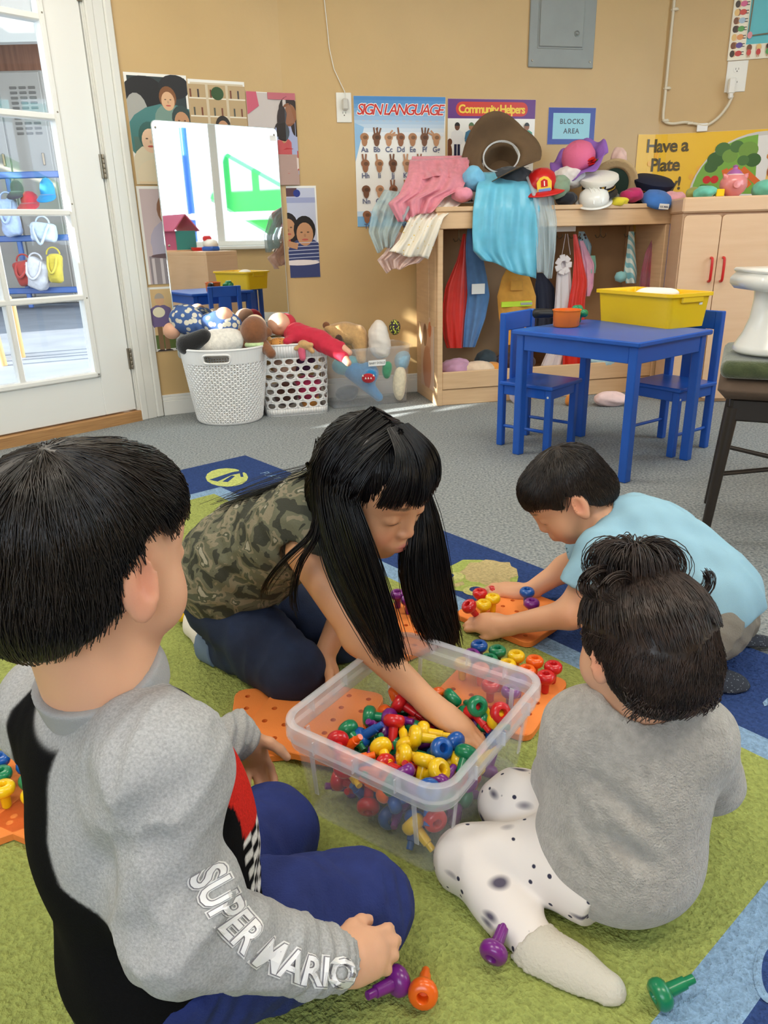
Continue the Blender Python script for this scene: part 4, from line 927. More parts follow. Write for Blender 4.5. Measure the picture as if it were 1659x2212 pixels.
# ---- white woven laundry basket
bc0 = G(487, 922); wbx, wby = bc0[0]-.005, bc0[1]+.165
T = thing('laundry_basket', 'round white woven plastic basket heaped with plush toys', 'basket', (wbx, wby, 0))
M_WB = mat('white_basket_plastic', (240, 240, 238), .4)
NT, NR, BH = 88, 25, .365
def brad(z): return .158+.052*(z/BH)**.9
def bpt(i, j, off=0.0):
    a = 2*PI*i/NT; z = .012+(.30-.012)*j/NR; r = brad(z)+off; return (r*math.cos(a), r*math.sin(a)*.95, z)
mb = MB()
for i in range(NT):
    for j in range(NR):
        o = .0016 if (i+j) % 2 else -.0016; q = [bpt(i, j), bpt(i+1, j), bpt(i+1, j+1), bpt(i, j+1)]
        inn = [bpt(i+.27, j+.3, o), bpt(i+.73, j+.3, o), bpt(i+.73, j+.7, o), bpt(i+.27, j+.7, o)]
        mb.add(q+inn, [(k, (k+1) % 4, 4+(k+1) % 4, 4+k) for k in range(4)])
o = obj('woven_side', mb, M_WB, T, solid=.003); o['kind'] = 'stuff'
mb = MB(); mb.lathe([(.0, .0), (.152, .0), (.159, .006), (.160, .014), (.154, .014), (.0, .006)], 64, sy=.95); obj('base', mb, M_WB, T, smooth=40)
mb = MB()
for i in range(NT):
    for j in range(6):
        a = (i+.5)/NT*360; slot = (abs(((a-270+180) % 360)-180) < 17 or abs(((a-90+180) % 360)-180) < 17) and 1 <= j <= 3
        if slot: continue
        def rp(ii, jj): z = .30+(BH-.30)*jj/6; w = 2*PI*ii/NT; r = brad(z)+.001; return (r*math.cos(w), r*math.sin(w)*.95, z)
        mb.add([rp(i, j), rp(i+1, j), rp(i+1, j+1), rp(i, j+1)], [(0, 1, 2, 3)])
obj('top_band', mb, M_WB, T, solid=.004)
rim = [(brad(BH)*math.cos(2*PI*i/64), brad(BH)*math.sin(2*PI*i/64)*.95, BH) for i in range(64)]; obj('rim', MB().tube(rim, .006, 8, closed=True), M_WB, T, smooth=60)
for s in (-1, 1):
    pts = []
    for k in range(28):
        t = 2*PI*k/28; a = s*PI/2+math.radians(17.5)*np.sign(math.cos(t))*abs(math.cos(t))**.35; z = .327+.021*np.sign(math.sin(t))*abs(math.sin(t))**.6; r = brad(z)+.003; pts.append((r*math.cos(a), r*math.sin(a)*.95, z))
    obj('handle_slot', MB().tube(pts, .005, 6, closed=True), M_WB, T, smooth=60)
# ---- white basket with oval holes
ob0, ob1 = G(590, 902), G(712, 892); oa = math.atan2(ob1[1]-ob0[1], ob1[0]-ob0[0]); ol = .315; ow = .255; oc = (ob0+ob1)[:2]/2+np.array([-math.sin(oa), math.cos(oa)])*(ow/2+.01)+np.array([math.cos(oa), math.sin(oa)])*-.012
T = thing('laundry_basket', 'square white plastic basket with rows of oval holes', 'basket', (oc[0], oc[1], 0), oa)
OH = .355
def operim(s, z):
    """s 0..1 round a rounded rectangle that widens upward"""
    k = 1+.07*z/OH; l, w, r = ol*k, ow*k, .05; a, b = l-2*r, w-2*r; per = 2*a+2*b+2*PI*r; d = (s % 1.0)*per
    segs = [(a, 's', (-a/2, -w/2), 0), (PI*r/2, 'c', (a/2, -b/2), -90), (b, 's', (l/2, -b/2), 90), (PI*r/2, 'c', (a/2, b/2), 0), (a, 's', (a/2, w/2), 180), (PI*r/2, 'c', (-a/2, b/2), 90), (b, 's', (-l/2, b/2), 270), (PI*r/2, 'c', (-a/2, -b/2), 180)]
    for L_, t, p, g in segs:
        if d <= L_+1e-9:
            if t == 's': return (p[0]+d*math.cos(math.radians(g)), p[1]+d*math.sin(math.radians(g)), z)
            w_ = math.radians(g)+d/r; return (p[0]+r*math.cos(w_), p[1]+r*math.sin(w_), z)
        d -= L_
    return operim(0, z)
mb = MB(); NC = 20; z0r, zr = .035, .0365; 
for j in range(7):
    for i in range(NC):
        s0 = (i+(.5 if j % 2 else 0))/NC; s1 = s0+1/NC; za, zb_ = z0r+j*zr, z0r+(j+1)*zr; n = 16; out = []; inn = []
        for k in range(n):
            t = 2*PI*k/n; c, s = math.cos(t), math.sin(t); m = max(abs(c), abs(s)); out.append(operim((s0+s1)/2+c/m*.5/NC, (za+zb_)/2+s/m*.5*zr)); inn.append(operim((s0+s1)/2+c*.38/NC, (za+zb_)/2+s*.37*zr))
        mb.add(out+inn, [(k, (k+1) % n, n+(k+1) % n, n+k) for k in range(n)])
for (za, zb_) in ((.004, z0r), (z0r+7*zr, OH)):
    for i in range(80): mb.add([operim(i/80, za), operim((i+1)/80, za), operim((i+1)/80, zb_), operim(i/80, zb_)], [(0, 1, 2, 3)])
obj('perforated_side', mb, M_WB, T, solid=.003, smooth=40)
obj('rim', MB().tube([operim(i/80, OH) for i in range(80)], .005, 8, closed=True), M_WB, T, smooth=60); mb = MB(); mb.prism([operim(i/60, 0)[:2] for i in range(60)], .0, .006); obj('base', mb, M_WB, T)
# ---- clear box of dolls
c0_, c1_ = G(722, 884), G(882, 868); ca = math.atan2(c1_[1]-c0_[1], c1_[0]-c0_[0]); cw = float(np.linalg.norm((c1_-c0_)[:2])); cd = .205
cc = (c0_+c1_)[:2]/2+np.array([-math.sin(ca), math.cos(ca)])*(cd/2)
def frosted(name, fac, col=(236, 240, 244), rough=.35):
    m = mat(name, col, rough, alpha=fac); return m
T = thing('storage_box', 'clear plastic box labelled baby dolls beside the shelf', 'storage box', (cc[0], cc[1], 0), ca)
mb = MB(); tub(mb, cw, cd, cw+.035, cd+.03, .305, .03, .003, lip=.012); obj('tub', mb, frosted('clear_box_plastic', .12), T, smooth=35)
lab = obj('paper_label', MB().box((.03, -cd/2-.016, .225), (.095, .0015, .03), 0, rot('X', 3)), mat('paper_white', (245, 245, 242), .6), T)
P = Print(); P.text('BABY DOLLS', 0, 0, .0155, (60, 60, 62)); P.mb.v = [(x+.03, -cd/2-.0175-z, .225+y) for x, y, z in P.mb.v]; obj('lettering', P.mb, PRINT, lab)
# ---- plush toys
def pos(x, y, Y): return D(x, y, Y)
mmw = .00238   # metres per photo pixel at this distance
W_PL, B_PL, BR_PL, TAN_PL = plush('white_plush', (236, 232, 222)), plush('black_plush', (22, 22, 24)), plush('brown_plush', (134, 84, 50)), plush('tan_plush', (206, 164, 108))
Yb = wby
p = pos(468, 735, Yb-.07); T = thing('plush_dog', 'white plush dog with long black ear on the woven basket', 'plush toy', p)
blob('body', [('e', p+[.0, .02, -.02], (.11, .08, .07)), ('e', p+[.07, .02, .0], (.06, .06, .05))], .03, .006, W_PL, T)
q1 = pos(415, 739, Yb-.10); blob('ear', [('c', pos(440, 728, Yb-.10), pos(402, 745, Yb-.11), .038, .046)], .02, .005, B_PL, T)
for lb, x, y, rx, rz in (('blue potato-print cloth doll lying left on woven basket', 402, 690, .082, .068), ('blue potato-print cloth doll lying behind the plush dog', 474, 697, .098, .058)):
    p = pos(x, y, Yb+.03); T = thing('cloth_doll', lb, 'doll', p, group='potato-print cloth dolls'); nn = int(x)
    blob('body', [('e', p, (rx, .07, rz)), ('e', p+[.05, .0, -.03], (.06, .06, .05))], .03, .006, pattern_mat('potato_print', (72, 102, 160), (226, 222, 204), 34, .42), T, pre=lambda P, d, nn=nn: d+.005*fnoise(P, 45, nn))
    blob('head', [('e', p+[.03 if x > 450 else -.07, -.02, .035 if x > 450 else -.05], (.042, .042, .04))], .01, .006, mat('doll_skin', (230, 176, 146), .5), T)
p = pos(549, 716, Yb-.03); T = thing('plush_monkey', 'brown plush monkey seen from behind on the woven basket', 'plush toy', p)
blob('head', [('e', p, (.066, .066, .072)), ('e', p+[-.068, .0, -.005], (.018, .014, .022)), ('e', p+[.068, .0, -.005], (.018, .014, .022))], .008, .005, BR_PL, T)
blob('body', [('e', p+[0, .01, -.085], (.055, .05, .05)), ('c', p+[-.04, 0, -.05], p+[-.11, -.04, -.03], .028, .03), ('c', p+[.04, 0, -.06], p+[.08, -.05, -.10], .026, .024)], .02, .006, BR_PL, T)
blob('face', [('e', p+[.0, .045, .012], (.056, .03, .064))], .01, .006, plush('cream_plush', (238, 214, 180)), T)
blob('collar', [('t', p+[0, 0, -.058], .045, .012, np.eye(3))], .01, .005, plush('lime_cloth', (206, 230, 170)), T)
Yo = oc[1]
p = pos(603, 700, Yo-.02); T = thing('baby_doll', 'baby doll in red suit sprawled across the oval-hole basket', 'doll', p)
blob('head', [('e', p, (.058, .06, .056)), ('e', p+[.01, -.055, -.005], (.012, .012, .01))], .01, .005, mat('doll_skin', (230, 176, 146), .5), T)
h1, h2, h3 = pos(640, 722, Yo-.04), pos(690, 735, Yo-.07), pos(742, 772, Yo-.16)
blob('romper', [('e', h1, (.06, .06, .05)), ('c', h1, h2, .055, .052), ('c', h2, pos(735, 748, Yo-.12), .04, .026), ('c', h2+[0, -.02, -.01], h3, .038, .027), ('c', h1, pos(620, 738, Yo-.13), .026, .02)], .02, .005, cloth_mat('red_romper', (206, 38, 66)), T, pre=lambda P, d: d+.003*fnoise(P, 60, 3))
blob('feet', [('c', pos(735, 748, Yo-.12), pos(754, 762, Yo-.14), .022, .017), ('c', h3, pos(752, 784, Yo-.19), .022, .017)], .005, .0045, mat('doll_skin', (230, 176, 146), .5), T)
blob('hood', [('e', p+[.03, .03, -.01], (.055, .05, .06))], .01, .005, cloth_mat('red_hood', (196, 40, 60)), T)
p = pos(603, 748, Yo-.09); T = thing('plush_leopard', 'leopard-spotted plush tucked under the baby doll', 'plush toy', p)
blob('body', [('e', p, (.068, .05, .042)), ('e', p+[.05, -.01, -.01], (.035, .035, .03))], .02, .005, pattern_mat('leopard_print', (214, 150, 78), (80, 48, 26), 95, .30), T); blob('ear', [('e', p+[-.045, -.01, .035], (.014, .01, .016))], .005, .004, TAN_PL, T)
p = pos(655, 745, Yo-.12); T = thing('plush_puppy', 'small tan plush puppy on the basket rim', 'plush toy', p)
blob('body', [('e', p, (.028, .026, .024)), ('c', p, p+[.04, -.01, .0], .016, .012), ('c', p+[0, 0, -.01], p+[-.035, -.01, -.015], .014, .012), ('c', p+[.02, 0, -.01], p+[.045, -.015, -.03], .012, .012)], .01, .004, TAN_PL, T); blob('shirt', [('c', p+[-.01, -.005, -.02], p+[-.005, -.02, -.06], .02, .016)], .005, .004, cloth_mat('pink_knit', (214, 92, 120)), T)
# toys showing through the oval holes
for i, (lb, dx, dy, dz, r, cl) in enumerate((('magenta plush toy inside the oval-hole basket', .06, -.05, .12, .07, (196, 52, 96)), ('dark brown plush toy inside the oval-hole basket', -.05, -.05, .10, .065, (92, 56, 44)), ('orange plush toy low inside the oval-hole basket', .075, -.04, .05, .045, (232, 160, 74)), ('pale doll inside the oval-hole basket', -.045, -.03, .235, .06, (226, 184, 160)), ('purple plush toy inside the oval-hole basket', .055, -.03, .24, .055, (84, 40, 78)))):
    c = np.array([oc[0]+dx*math.cos(oa)-dy*math.sin(oa), oc[1]+dx*math.sin(oa)+dy*math.cos(oa), dz]); o = blob('plush_toy', [('e', c, (r, r*.8, r)), ('e', c+[r*.6, -.01, r*.3], (r*.5, r*.5, r*.5))], .02, .008, plush('plush_%d' % i, cl)); tag(o, lb, 'plush toy', 'toys inside the oval-hole basket')
# toys in and on the clear box
Yc = cc[1]
p = pos(745, 720, Yc-.0); T = thing('teddy_bear', 'tan teddy bear slumped over the clear box', 'plush toy', p)
blob('body', [('e', p, (.085, .07, .06)), ('e', p+[.08, -.01, -.03], (.04, .05, .07)), ('c', p+[-.06, -.0, .02], p+[-.09, -.02, .03], .022, .018), ('c', p+[.08, -.03, -.05], p+[.085, -.05, -.13], .035, .028)], .03, .006, TAN_PL, T); blob('ear', [('e', p+[-.095, -.02, .045], (.02, .012, .02))], .005, .005, BR_PL, T)
blob('hair_tuft', [('e', p+[-.03, -.075, -.03], (.022, .012, .035))], .01, .005, plush('dark_tuft', (72, 48, 34)), T)
p = pos(818, 730, Yc-.05); T = thing('cloth_doll', 'white fabric doll wrapped in thin cloth above clear box', 'doll', p)
blob('body', [('e', p, (.055, .06, .09)), ('e', p+[.01, 0, -.05], (.05, .05, .06))], .03, .006, mat('white_thin_cloth', (236, 228, 218), .7), T, pre=lambda P, d: d+.004*fnoise(P, 50, 9)); blob('hair', [('e', p+[.085, .02, .05], (.03, .04, .04))], .01, .006, pattern_mat('bright_print', (60, 50, 60), (210, 220, 80), 90, .4), T)
p = pos(790, 815, Yc-.06); T = thing('plush_shark', 'bright blue plush shark with red toothed mouth inside clear box', 'plush toy', p)
blob('body', [('c', pos(762, 800, Yc-.05), pos(818, 858, Yc-.055), .05, .024), ('e', p+[.01, 0, .02], (.06, .055, .06))], .03, .006, plush('blue_plush', (40, 136, 196)), T)
mo = p+[.015, -.056, .005]; blob('mouth', [('e', mo, (.036, .014, .026))], .005, .004, plush('red_felt', (190, 34, 48)), T)
for k in range(5): obj('tooth', MB().lathe([(.005, 0), (0, .011)], 6, c=(0, 0, 0)), W_PL, T).location = Vector((.0+.014*(k-2)+.015, -.072, .012+(.006 if k in (0, 4) else -.008+.0)))
for lb, x, y, dy, rad, cl in (('teal patterned cloth toy inside clear box', 745, 790, -.04, (.07, .05, .05), (88, 164, 176)), ('cream crescent plush inside clear box', 862, 830, -.05, (.035, .03, .09), (226, 216, 190)), ('dark toy low inside the clear box', 748, 850, -.03, (.06, .06, .04), (70, 76, 84)), ('green and red small toy inside clear box', 835, 800, -.07, (.025, .025, .045), (70, 150, 110)), ('pale blue toy high inside the clear box', 868, 780, .0, (.04, .06, .05), (150, 190, 214))):
    c = pos(x, y, Yc+dy); o = blob('plush_toy', [('e', c, rad), ('e', c+[rad[0]*.5, 0, rad[2]*.5], (rad[0]*.6, rad[1]*.7, rad[2]*.5))], .02, .007, plush('plushbox_%d' % x, cl)); tag(o, lb, 'plush toy', 'toys inside the clear box')
# ---- costumes hanging in the shelf
def cp(x, y, o): s, z = CB.px(x, y, o); return CB.pt(s, z, o)
def hang(name, label, cat, pts, m, depth=.024, folds=7, amp=.011, seed=0, nv=22, nu=56, extra=None, off=-.16):
    """pts: (y, x0, x1) photo rows from top to bottom, at the hanging depth"""
    ys = [p[0] for p in pts]; T = thing(name, label, cat, cp((pts[0][1]+pts[0][2])/2, ys[0], off)); rs = np.random.default_rng(seed); ph = rs.uniform(0, 6.28, 4)
    def f(u, v):
        y = ys[0]+(ys[-1]-ys[0])*v; x0 = np.interp(y, ys, [p[1] for p in pts]); x1 = np.interp(y, ys, [p[2] for p in pts]); a = 2*PI*u
        xc, hw = (x0+x1)/2, (x1-x0)/2; w = min(1, v*3+.15)
        o = off+depth*w*math.sin(a)*(.6+.4*v)+amp*v*(math.sin(folds*a+ph[0])+.6*math.sin((folds*1.7)*a+ph[1]+v*3))*(1 if math.sin(a) > 0 else .5)
        return cp(xc+hw*math.cos(a), y, min(o, -.01))
    mb = MB(); mb.grid(f, nu, nv, wrap=True); obj('cloth', mb, m, T, world=True, smooth=180)
    if extra: extra(T)
    return T
def satin(name, col): return mat(name, col, .35, var=.08, vscale=18, sheen=.2)
def strap(T, a, b, r=.002, m=None): obj('strap', MB().tube([a, (np.array(a)+np.array(b))/2+[0, 0, -.004], b], r, 5), m or M_STEEL, T, world=True)
hang('red_costume', 'red satin costume hanging at the left end of the shelf', 'costume', [(505, 1000, 1006), (560, 988, 1008), (620, 962, 1010), (680, 953, 1006), (730, 958, 1002), (752, 965, 1000)], satin('red_satin', (206, 44, 32)), seed=1, folds=5)
def sc_ex(T):
    c = cp(1033, 624, -.125); obj('white_tag', wbox(MB(), CB, *[CB.px(1019, 624, -.125)[0], CB.px(1047, 624, -.125)[0]], CB.px(1033, 635, -.125)[1], CB.px(1033, 613, -.125)[1], -.126, -.123), mat('paper_white', (245, 245, 242), .6), T, world=True)
hang('scrubs_costume', 'blue scrubs costume with white name tag on a hook', 'costume', [(488, 1010, 1020), (540, 1005, 1040), (600, 1008, 1052), (640, 1010, 1058), (690, 1004, 1048), (750, 1000, 1026)], cloth_mat('scrub_blue', (86, 128, 178)), seed=2, folds=4, extra=sc_ex)
def ff_ex(T):
    s0, s1 = CB.px(1084, 660, -.1)[0], CB.px(1150, 660, -.1)[0]; z = CB.px(1115, 657, -.1)[1]
    obj('lime_band', wbox(MB(), CB, s0, s1, z-.014, z+.014, -.112, -.104, .002), mat('lime_reflective', (206, 240, 60), .4), T, world=True); obj('grey_band', wbox(MB(), CB, (s0+s1)/2+.02, s1, z-.006, z+.006, -.104, -.101, .001), mat('grey_reflective', (180, 184, 176), .3), T, world=True)
    obj('pocket_flap', wbox(MB(), CB, CB.px(1103, 610, -.1)[0], CB.px(1130, 610, -.1)[0], CB.px(1110, 628, -.1)[1], CB.px(1110, 606, -.1)[1], -.108, -.098, .003), cloth_mat('tan_canvas', (222, 160, 66)), T, world=True)
hang('firefighter_coat', 'tan firefighter coat with lime reflective band hanging in shelf', 'costume', [(575, 1098, 1128), (600, 1084, 1145), (640, 1074, 1158), (690, 1078, 1156), (720, 1088, 1125), (745, 1090, 1108)], cloth_mat('tan_canvas', (222, 160, 66)), seed=3, folds=4, depth=.035, off=-.14, extra=ff_ex)
hang('navy_costume', 'dark navy costume hanging beside the tan coat', 'costume', [(590, 1160, 1175), (620, 1155, 1198), (680, 1158, 1200), (760, 1150, 1196)], cloth_mat('navy_cloth', (34, 38, 58)), seed=4, off=-.2)
def tutu_ex(T):
    c = cp(1217, 572, -.13)
    for k in range(7): a = k*.9; obj('lace_petal', MB().box(tuple(c+CB.u*.03*math.cos(a)+np.array([0, 0, .035*math.sin(a)])), (.034, .006, .03), .006, rot('Y', k*40)), mat('lace_white', (240, 232, 232), .8), T, world=True)
    strap(T, cp(1222, 505, -.16), cp(1212, 560, -.14), .0016, mat('lace_white', (240, 232, 232), .8)); strap(T, cp(1226, 505, -.16), cp(1232, 550, -.14), .0016, mat('lace_white', (240, 232, 232), .8))
hang('white_dress', 'white tutu dress with lace flowers hanging in the shelf', 'costume', [(560, 1205, 1230), (600, 1202, 1234), (660, 1198, 1238), (740, 1190, 1232), (790, 1168, 1218)], mat('white_tulle', (238, 230, 232), .8, alpha=.85), seed=5, folds=9, extra=tutu_ex, off=-.15)
hang('red_dress', 'red shiny dress hanging between white and pink costumes', 'costume', [(506, 1238, 1246), (560, 1240, 1258), (610, 1236, 1270), (650, 1228, 1264), (720, 1218, 1262), (800, 1214, 1268)], satin('red_satin2', (218, 46, 30)), seed=6, folds=6, off=-.13)
hang('pink_dress', 'light pink dress hanging on the right of red dress', 'costume', [(520, 1252, 1260), (570, 1254, 1284), (620, 1256, 1282), (640, 1262, 1274)], cloth_mat('pink_cloth', (232, 176, 200)), seed=7, off=-.17)
hang('blue_vest', 'pale blue spotted vest on a hook near shelf middle', 'costume', [(500, 1250, 1262), (530, 1248, 1278), (560, 1256, 1276)], pattern_mat('cow_print', (166, 200, 214), (84, 66, 60), 28, .26), seed=8, off=-.22)
hang('teal_bag', 'small mint green bag hanging behind the pink dress', 'bag', [(552, 1258, 1286), (575, 1258, 1288), (590, 1262, 1286)], cloth_mat('mint_cloth', (150, 208, 184)), seed=9, off=-.19)
def tie_ex(T): obj('knot_bow', MB().lathe([(0, -.03), (.028, -.02), (.035, 0), (.026, .022), (0, .03)], 10, c=cp(1341, 598, -.13), wav=lambda p, w, i: (p.x*(1+.2*math.sin(5*w)), p.y, p.z)), cloth_mat('aqua_cloth', (140, 200, 204)), T, world=True, smooth=180)
m_str = mat('striped_silk', (206, 230, 226), .5); N_ = m_str.node_tree.nodes; wv = N_.new('ShaderNodeTexWave'); wv.bands_direction = 'DIAGONAL'; wv.inputs['Scale'].default_value = 14; tc_ = N_.new('ShaderNodeTexCoord'); m_str.node_tree.links.new(tc_.outputs['Object'], wv.inputs['Vector']); rp_ = N_.new('ShaderNodeValToRGB'); rp_.color_ramp.elements[0].color = (*lin((136, 196, 204)), 1); rp_.color_ramp.elements[1].color = (*lin((226, 236, 228)), 1); rp_.color_ramp.elements[0].position = .45; rp_.color_ramp.elements[1].position = .55; m_str.node_tree.links.new(wv.outputs['Fac'], rp_.inputs['Fac']); m_str.node_tree.links.new(rp_.outputs['Color'], N_['Principled BSDF'].inputs['Base Color'])
hang('striped_tie', 'pale aqua striped tie hanging right of shelf middle', 'tie', [(500, 1358, 1370), (540, 1354, 1372), (590, 1347, 1376), (612, 1352, 1374)], m_str, seed=10, folds=2, depth=.012, off=-.15, extra=tie_ex)
hang('red_cape', 'red and mauve cape hanging at the right end of shelf', 'costume', [(510, 1412, 1424), (545, 1394, 1420), (590, 1384, 1416), (640, 1378, 1412)], cloth_mat('mauve_cloth', (150, 104, 116), col2=(170, 40, 48), vscale=7), seed=11, off=-.12)
hang('yellow_apron', 'yellow apron hanging at the back of the shelf', 'costume', [(484, 1368, 1400), (520, 1370, 1398), (540, 1374, 1394)], cloth_mat('mustard_cloth', (206, 168, 60)), seed=12, off=-.3)
def crumple(name, label, c, r, m, seed=0, h=.007, amp=.010, cat='cloth', group=None, f=38):
    c = np.array(c); rs = np.random.default_rng(seed); pr = [('e', c, r)]+[('e', c+rs.uniform(-.6, .6, 3)*np.array(r)*[1, 1, .5], np.array(r)*rs.uniform(.45, .7)) for _ in range(3)]
    o = blob(name, pr, .03, h, m, pre=lambda P, d: d+amp*np.abs(fnoise(P, f, seed))-amp*.4); tag(o, label, cat, group); return o
def cpz(x, y, o, z): q = cp(x, y, o); return np.array([q[0], q[1], z])
g = 'costumes heaped on the shelf floor'
for i, (lb, x, y, o, r, cl) in enumerate((('mauve floral cloth heaped at left of the shelf floor', 985, 782, -.14, (.085, .07, .05), (196, 150, 178)), ('cream cloth heaped on shelf floor below blue scrubs', 1030, 790, -.10, (.085, .06, .04), (230, 206, 178)), ('orange cloth on the shelf floor behind left blue chair', 1066, 792, -.12, (.05, .05, .03), (226, 150, 60)), ('dark cloth piled behind the left blue chair', 1110, 768, -.2, (.12, .08, .05), (60, 40, 46)), ('dark green cloth heaped on the shelf floor', 1050, 762, -.22, (.06, .06, .06), (44, 60, 70)), ('light blue cloth spilling over the shelf rail', 1312, 775, -.06, (.09, .05, .05), (176, 212, 226)), ('magenta cloth hanging over the shelf rail', 1350, 790, -.06, (.05, .04, .035), (200, 40, 90)), ('white cloth on the shelf floor at the right', 1420, 775, -.1, (.07, .05, .045), (232, 228, 226)), ('dark green cloth at right of the shelf floor', 1385, 775, -.15, (.06, .05, .04), (40, 88, 70)), ('pale pink cloth on the shelf floor under the table', 1350, 762, -.16, (.05, .05, .05), (240, 206, 206)))):
    c = cp(x, y, o); crumple('costume_cloth', lb, (c[0], c[1], .128+r[2]*.9), r, cloth_mat('heap_%d' % i, cl), seed=20+i, group=g, cat='costume')
for lb, x, y, r, cl in (('pale pink tulle lying on carpet in front of shelf', 1320, 868, (.085, .05, .035), (246, 214, 210)), ('orange cloth scrap on the carpet below the shelf', 1237, 868, (.035, .03, .03), (240, 150, 60)), ('pale lilac cloth on carpet behind the left blue chair', 1118, 862, (.04, .03, .06), (214, 204, 220))):
    c = G(x, y+8); crumple('costume_cloth', lb, (c[0], c[1], r[2]*.92), r, cloth_mat('floor_%d' % x, cl), seed=int(x), cat='costume')
# ---- heap on top of the shelf
TOPZ = CH
def tulle(name, col, a=.72): return mat(name, col, .6, var=.1, vscale=40, sheen=.3, alpha=a)
def drape(name, label, rows, m, seed=0, amp=.012, folds=6, nu=40, nv=30, thick=.002, group=None, cat='cloth', lift=0.0):
    """rows of (x0, y0, x1, y1, off0, off1): lines of the cloth from its back edge to its hanging hem"""
    rs = np.random.default_rng(seed); ph = rs.uniform(0, 6.28, 6); R_ = np.array(rows, float); t = np.linspace(0, 1, len(R_)); T = thing(name, label, cat, cp(R_[0][0], R_[0][1], R_[0][4]), group=group)
    def f(u, v):
        r = [np.interp(v, t, R_[:, k]) for k in range(6)]; x = r[0]+(r[2]-r[0])*u; y = r[1]+(r[3]-r[1])*u; o = r[4]+(r[5]-r[4])*u
        o += amp*(math.sin(folds*1.1*PI*u+ph[0]+2.5*v+1.3*math.sin(5*u+ph[4]))+.7*math.sin(folds*2.1*PI*u+ph[1]-3.5*v+1.2*math.sin(6*v+ph[5]))+.6*math.sin(8*v+ph[2]+5*u)+.35*math.sin(17*u-9*v+ph[3]))*(.45+.55*v)
        return cp(x, y+3*math.sin(9*u+ph[3])*v, o)
    mb = MB(); mb.grid(f, nu, nv); obj('cloth', mb, m, T, world=True, smooth=180, solid=thick); return T
drape('pink_tulle', 'sparkly pink tulle skirt draped over left end of shelf top', [(885, 345, 1010, 340, -.25, -.22), (880, 380, 1015, 372, -.12, -.14), (862, 420, 1000, 405, -.03, -.06), (838, 440, 960, 425, .0, -.01), (860, 480, 935, 455, .02, .02)], tulle('pink_tulle', (238, 150, 166), .8), seed=1, amp=.016, cat='costume')
drape('pink_tulle_fold', 'upper fold of pink tulle rising behind the shelf heap', [(890, 338, 1012, 336, -.28, -.26), (886, 360, 1014, 352, -.22, -.2), (900, 385, 1000, 380, -.10, -.12)], tulle('pink_tulle', (238, 150, 166), .8), seed=2, amp=.012, cat='costume')
drape('floral_dress', 'white floral cotton dress hanging off left end of shelf', [(925, 420, 1010, 430, -.16, -.14), (905, 440, 985, 448, -.05, -.05), (880, 480, 958, 470, .02, .03), (862, 520, 944, 510, .025, .035), (840, 545, 925, 560, .03, .035)], pattern_mat('floral_cotton', (240, 232, 216), (226, 190, 90), 46, .16), seed=3, amp=.012, cat='costume')
drape('pale_tulle', 'pale blue sheer tulle hanging at the far left of shelf', [(830, 410, 905, 420, -.12, -.06), (805, 450, 880, 460, -.02, .0), (796, 500, 860, 505, .0, .01), (815, 545, 850, 530, .01, .015)], tulle('aqua_tulle', (180, 206, 210), .45), seed=4, amp=.014, cat='costume')
drape('lace_petticoat', 'pale pink lace petticoat hanging lowest beside the wall', [(860, 500, 930, 520, -.02, .0), (830, 545, 920, 555, .0, .01), (815, 560, 905, 570, .005, .012), (835, 588, 880, 575, .01, .015)], tulle('blush_tulle', (238, 206, 196), .6), seed=5, amp=.016, folds=9, cat='costume')
drape('turquoise_skirt', 'shiny turquoise skirt hanging over the front of shelf', [(1045, 372, 1150, 372, -.14, -.14), (1030, 400, 1160, 400, -.02, -.02), (1022, 450, 1166, 450, .028, .03), (1020, 500, 1164, 500, .035, .035), (1022, 540, 1160, 560, .035, .035), (1040, 560, 1158, 605, .035, .035)], satin('turquoise_satin', (104, 190, 218)), seed=6, amp=.009, folds=5, cat='costume')
drape('sheer_overlay', 'clear sheer overlay with lace hem beside turquoise skirt', [(1135, 380, 1172, 385, -.05, -.06), (1150, 420, 1195, 425, .02, .0), (1160, 480, 1203, 480, .045, .03), (1158, 540, 1200, 540, .05, .035), (1160, 585, 1192, 604, .05, .04)], mat('sheer_plastic', (206, 226, 232), .15, alpha=.38), seed=7, amp=.008, folds=4, cat='costume')
def on_top(x, o, dz=0.0):
    s = CB.px(x, 430, o)[0]; return np.array(CB.pt(s, TOPZ+dz, o))
def orient(z, x=(1, 0, 0)):
    z = np.array(z, float); z /= np.linalg.norm(z); x = np.array(x, float); x -= z*(x@z); x /= np.linalg.norm(x); y = np.cross(z, x); return Matrix(((x[0], y[0], z[0]), (x[1], y[1], z[1]), (x[2], y[2], z[2])))
def hat(name, label, c, zdir, crown, brim=None, xdir=(1, 0, 0), m=None, mbrim=None, n=40, sy=1.15, wav=None, bandm=None, bandz=None, inner=True):
    Q = orient(zdir, xdir).to_4x4(); Q.translation = Vector(c); T = thing(name, label, 'hat', M=Q)
    mb = MB(); mb.lathe(crown, n, sx=1, sy=sy, cap=False); obj('crown', mb, m, T, smooth=60, solid=.003)
    if brim:
        b = MB(); b.lathe(brim, n, sx=1, sy=sy, wav=wav, cap=False); obj('brim', b, mbrim or m, T, smooth=80, solid=.003)
    if bandm: r = bandz[0]; obj('band', MB().lathe([(r, bandz[1]), (r+.0015, bandz[1]+.002), (r+.001, bandz[2]), (r-.002, bandz[2]+.002)], n, sx=1, sy=sy), bandm, T, smooth=50)
    return T
Mh = mat('brown_felt', (104, 82, 58), .95, var=.1, bump=.3, bscale=200)
c = cp(1078, 335, -.17)
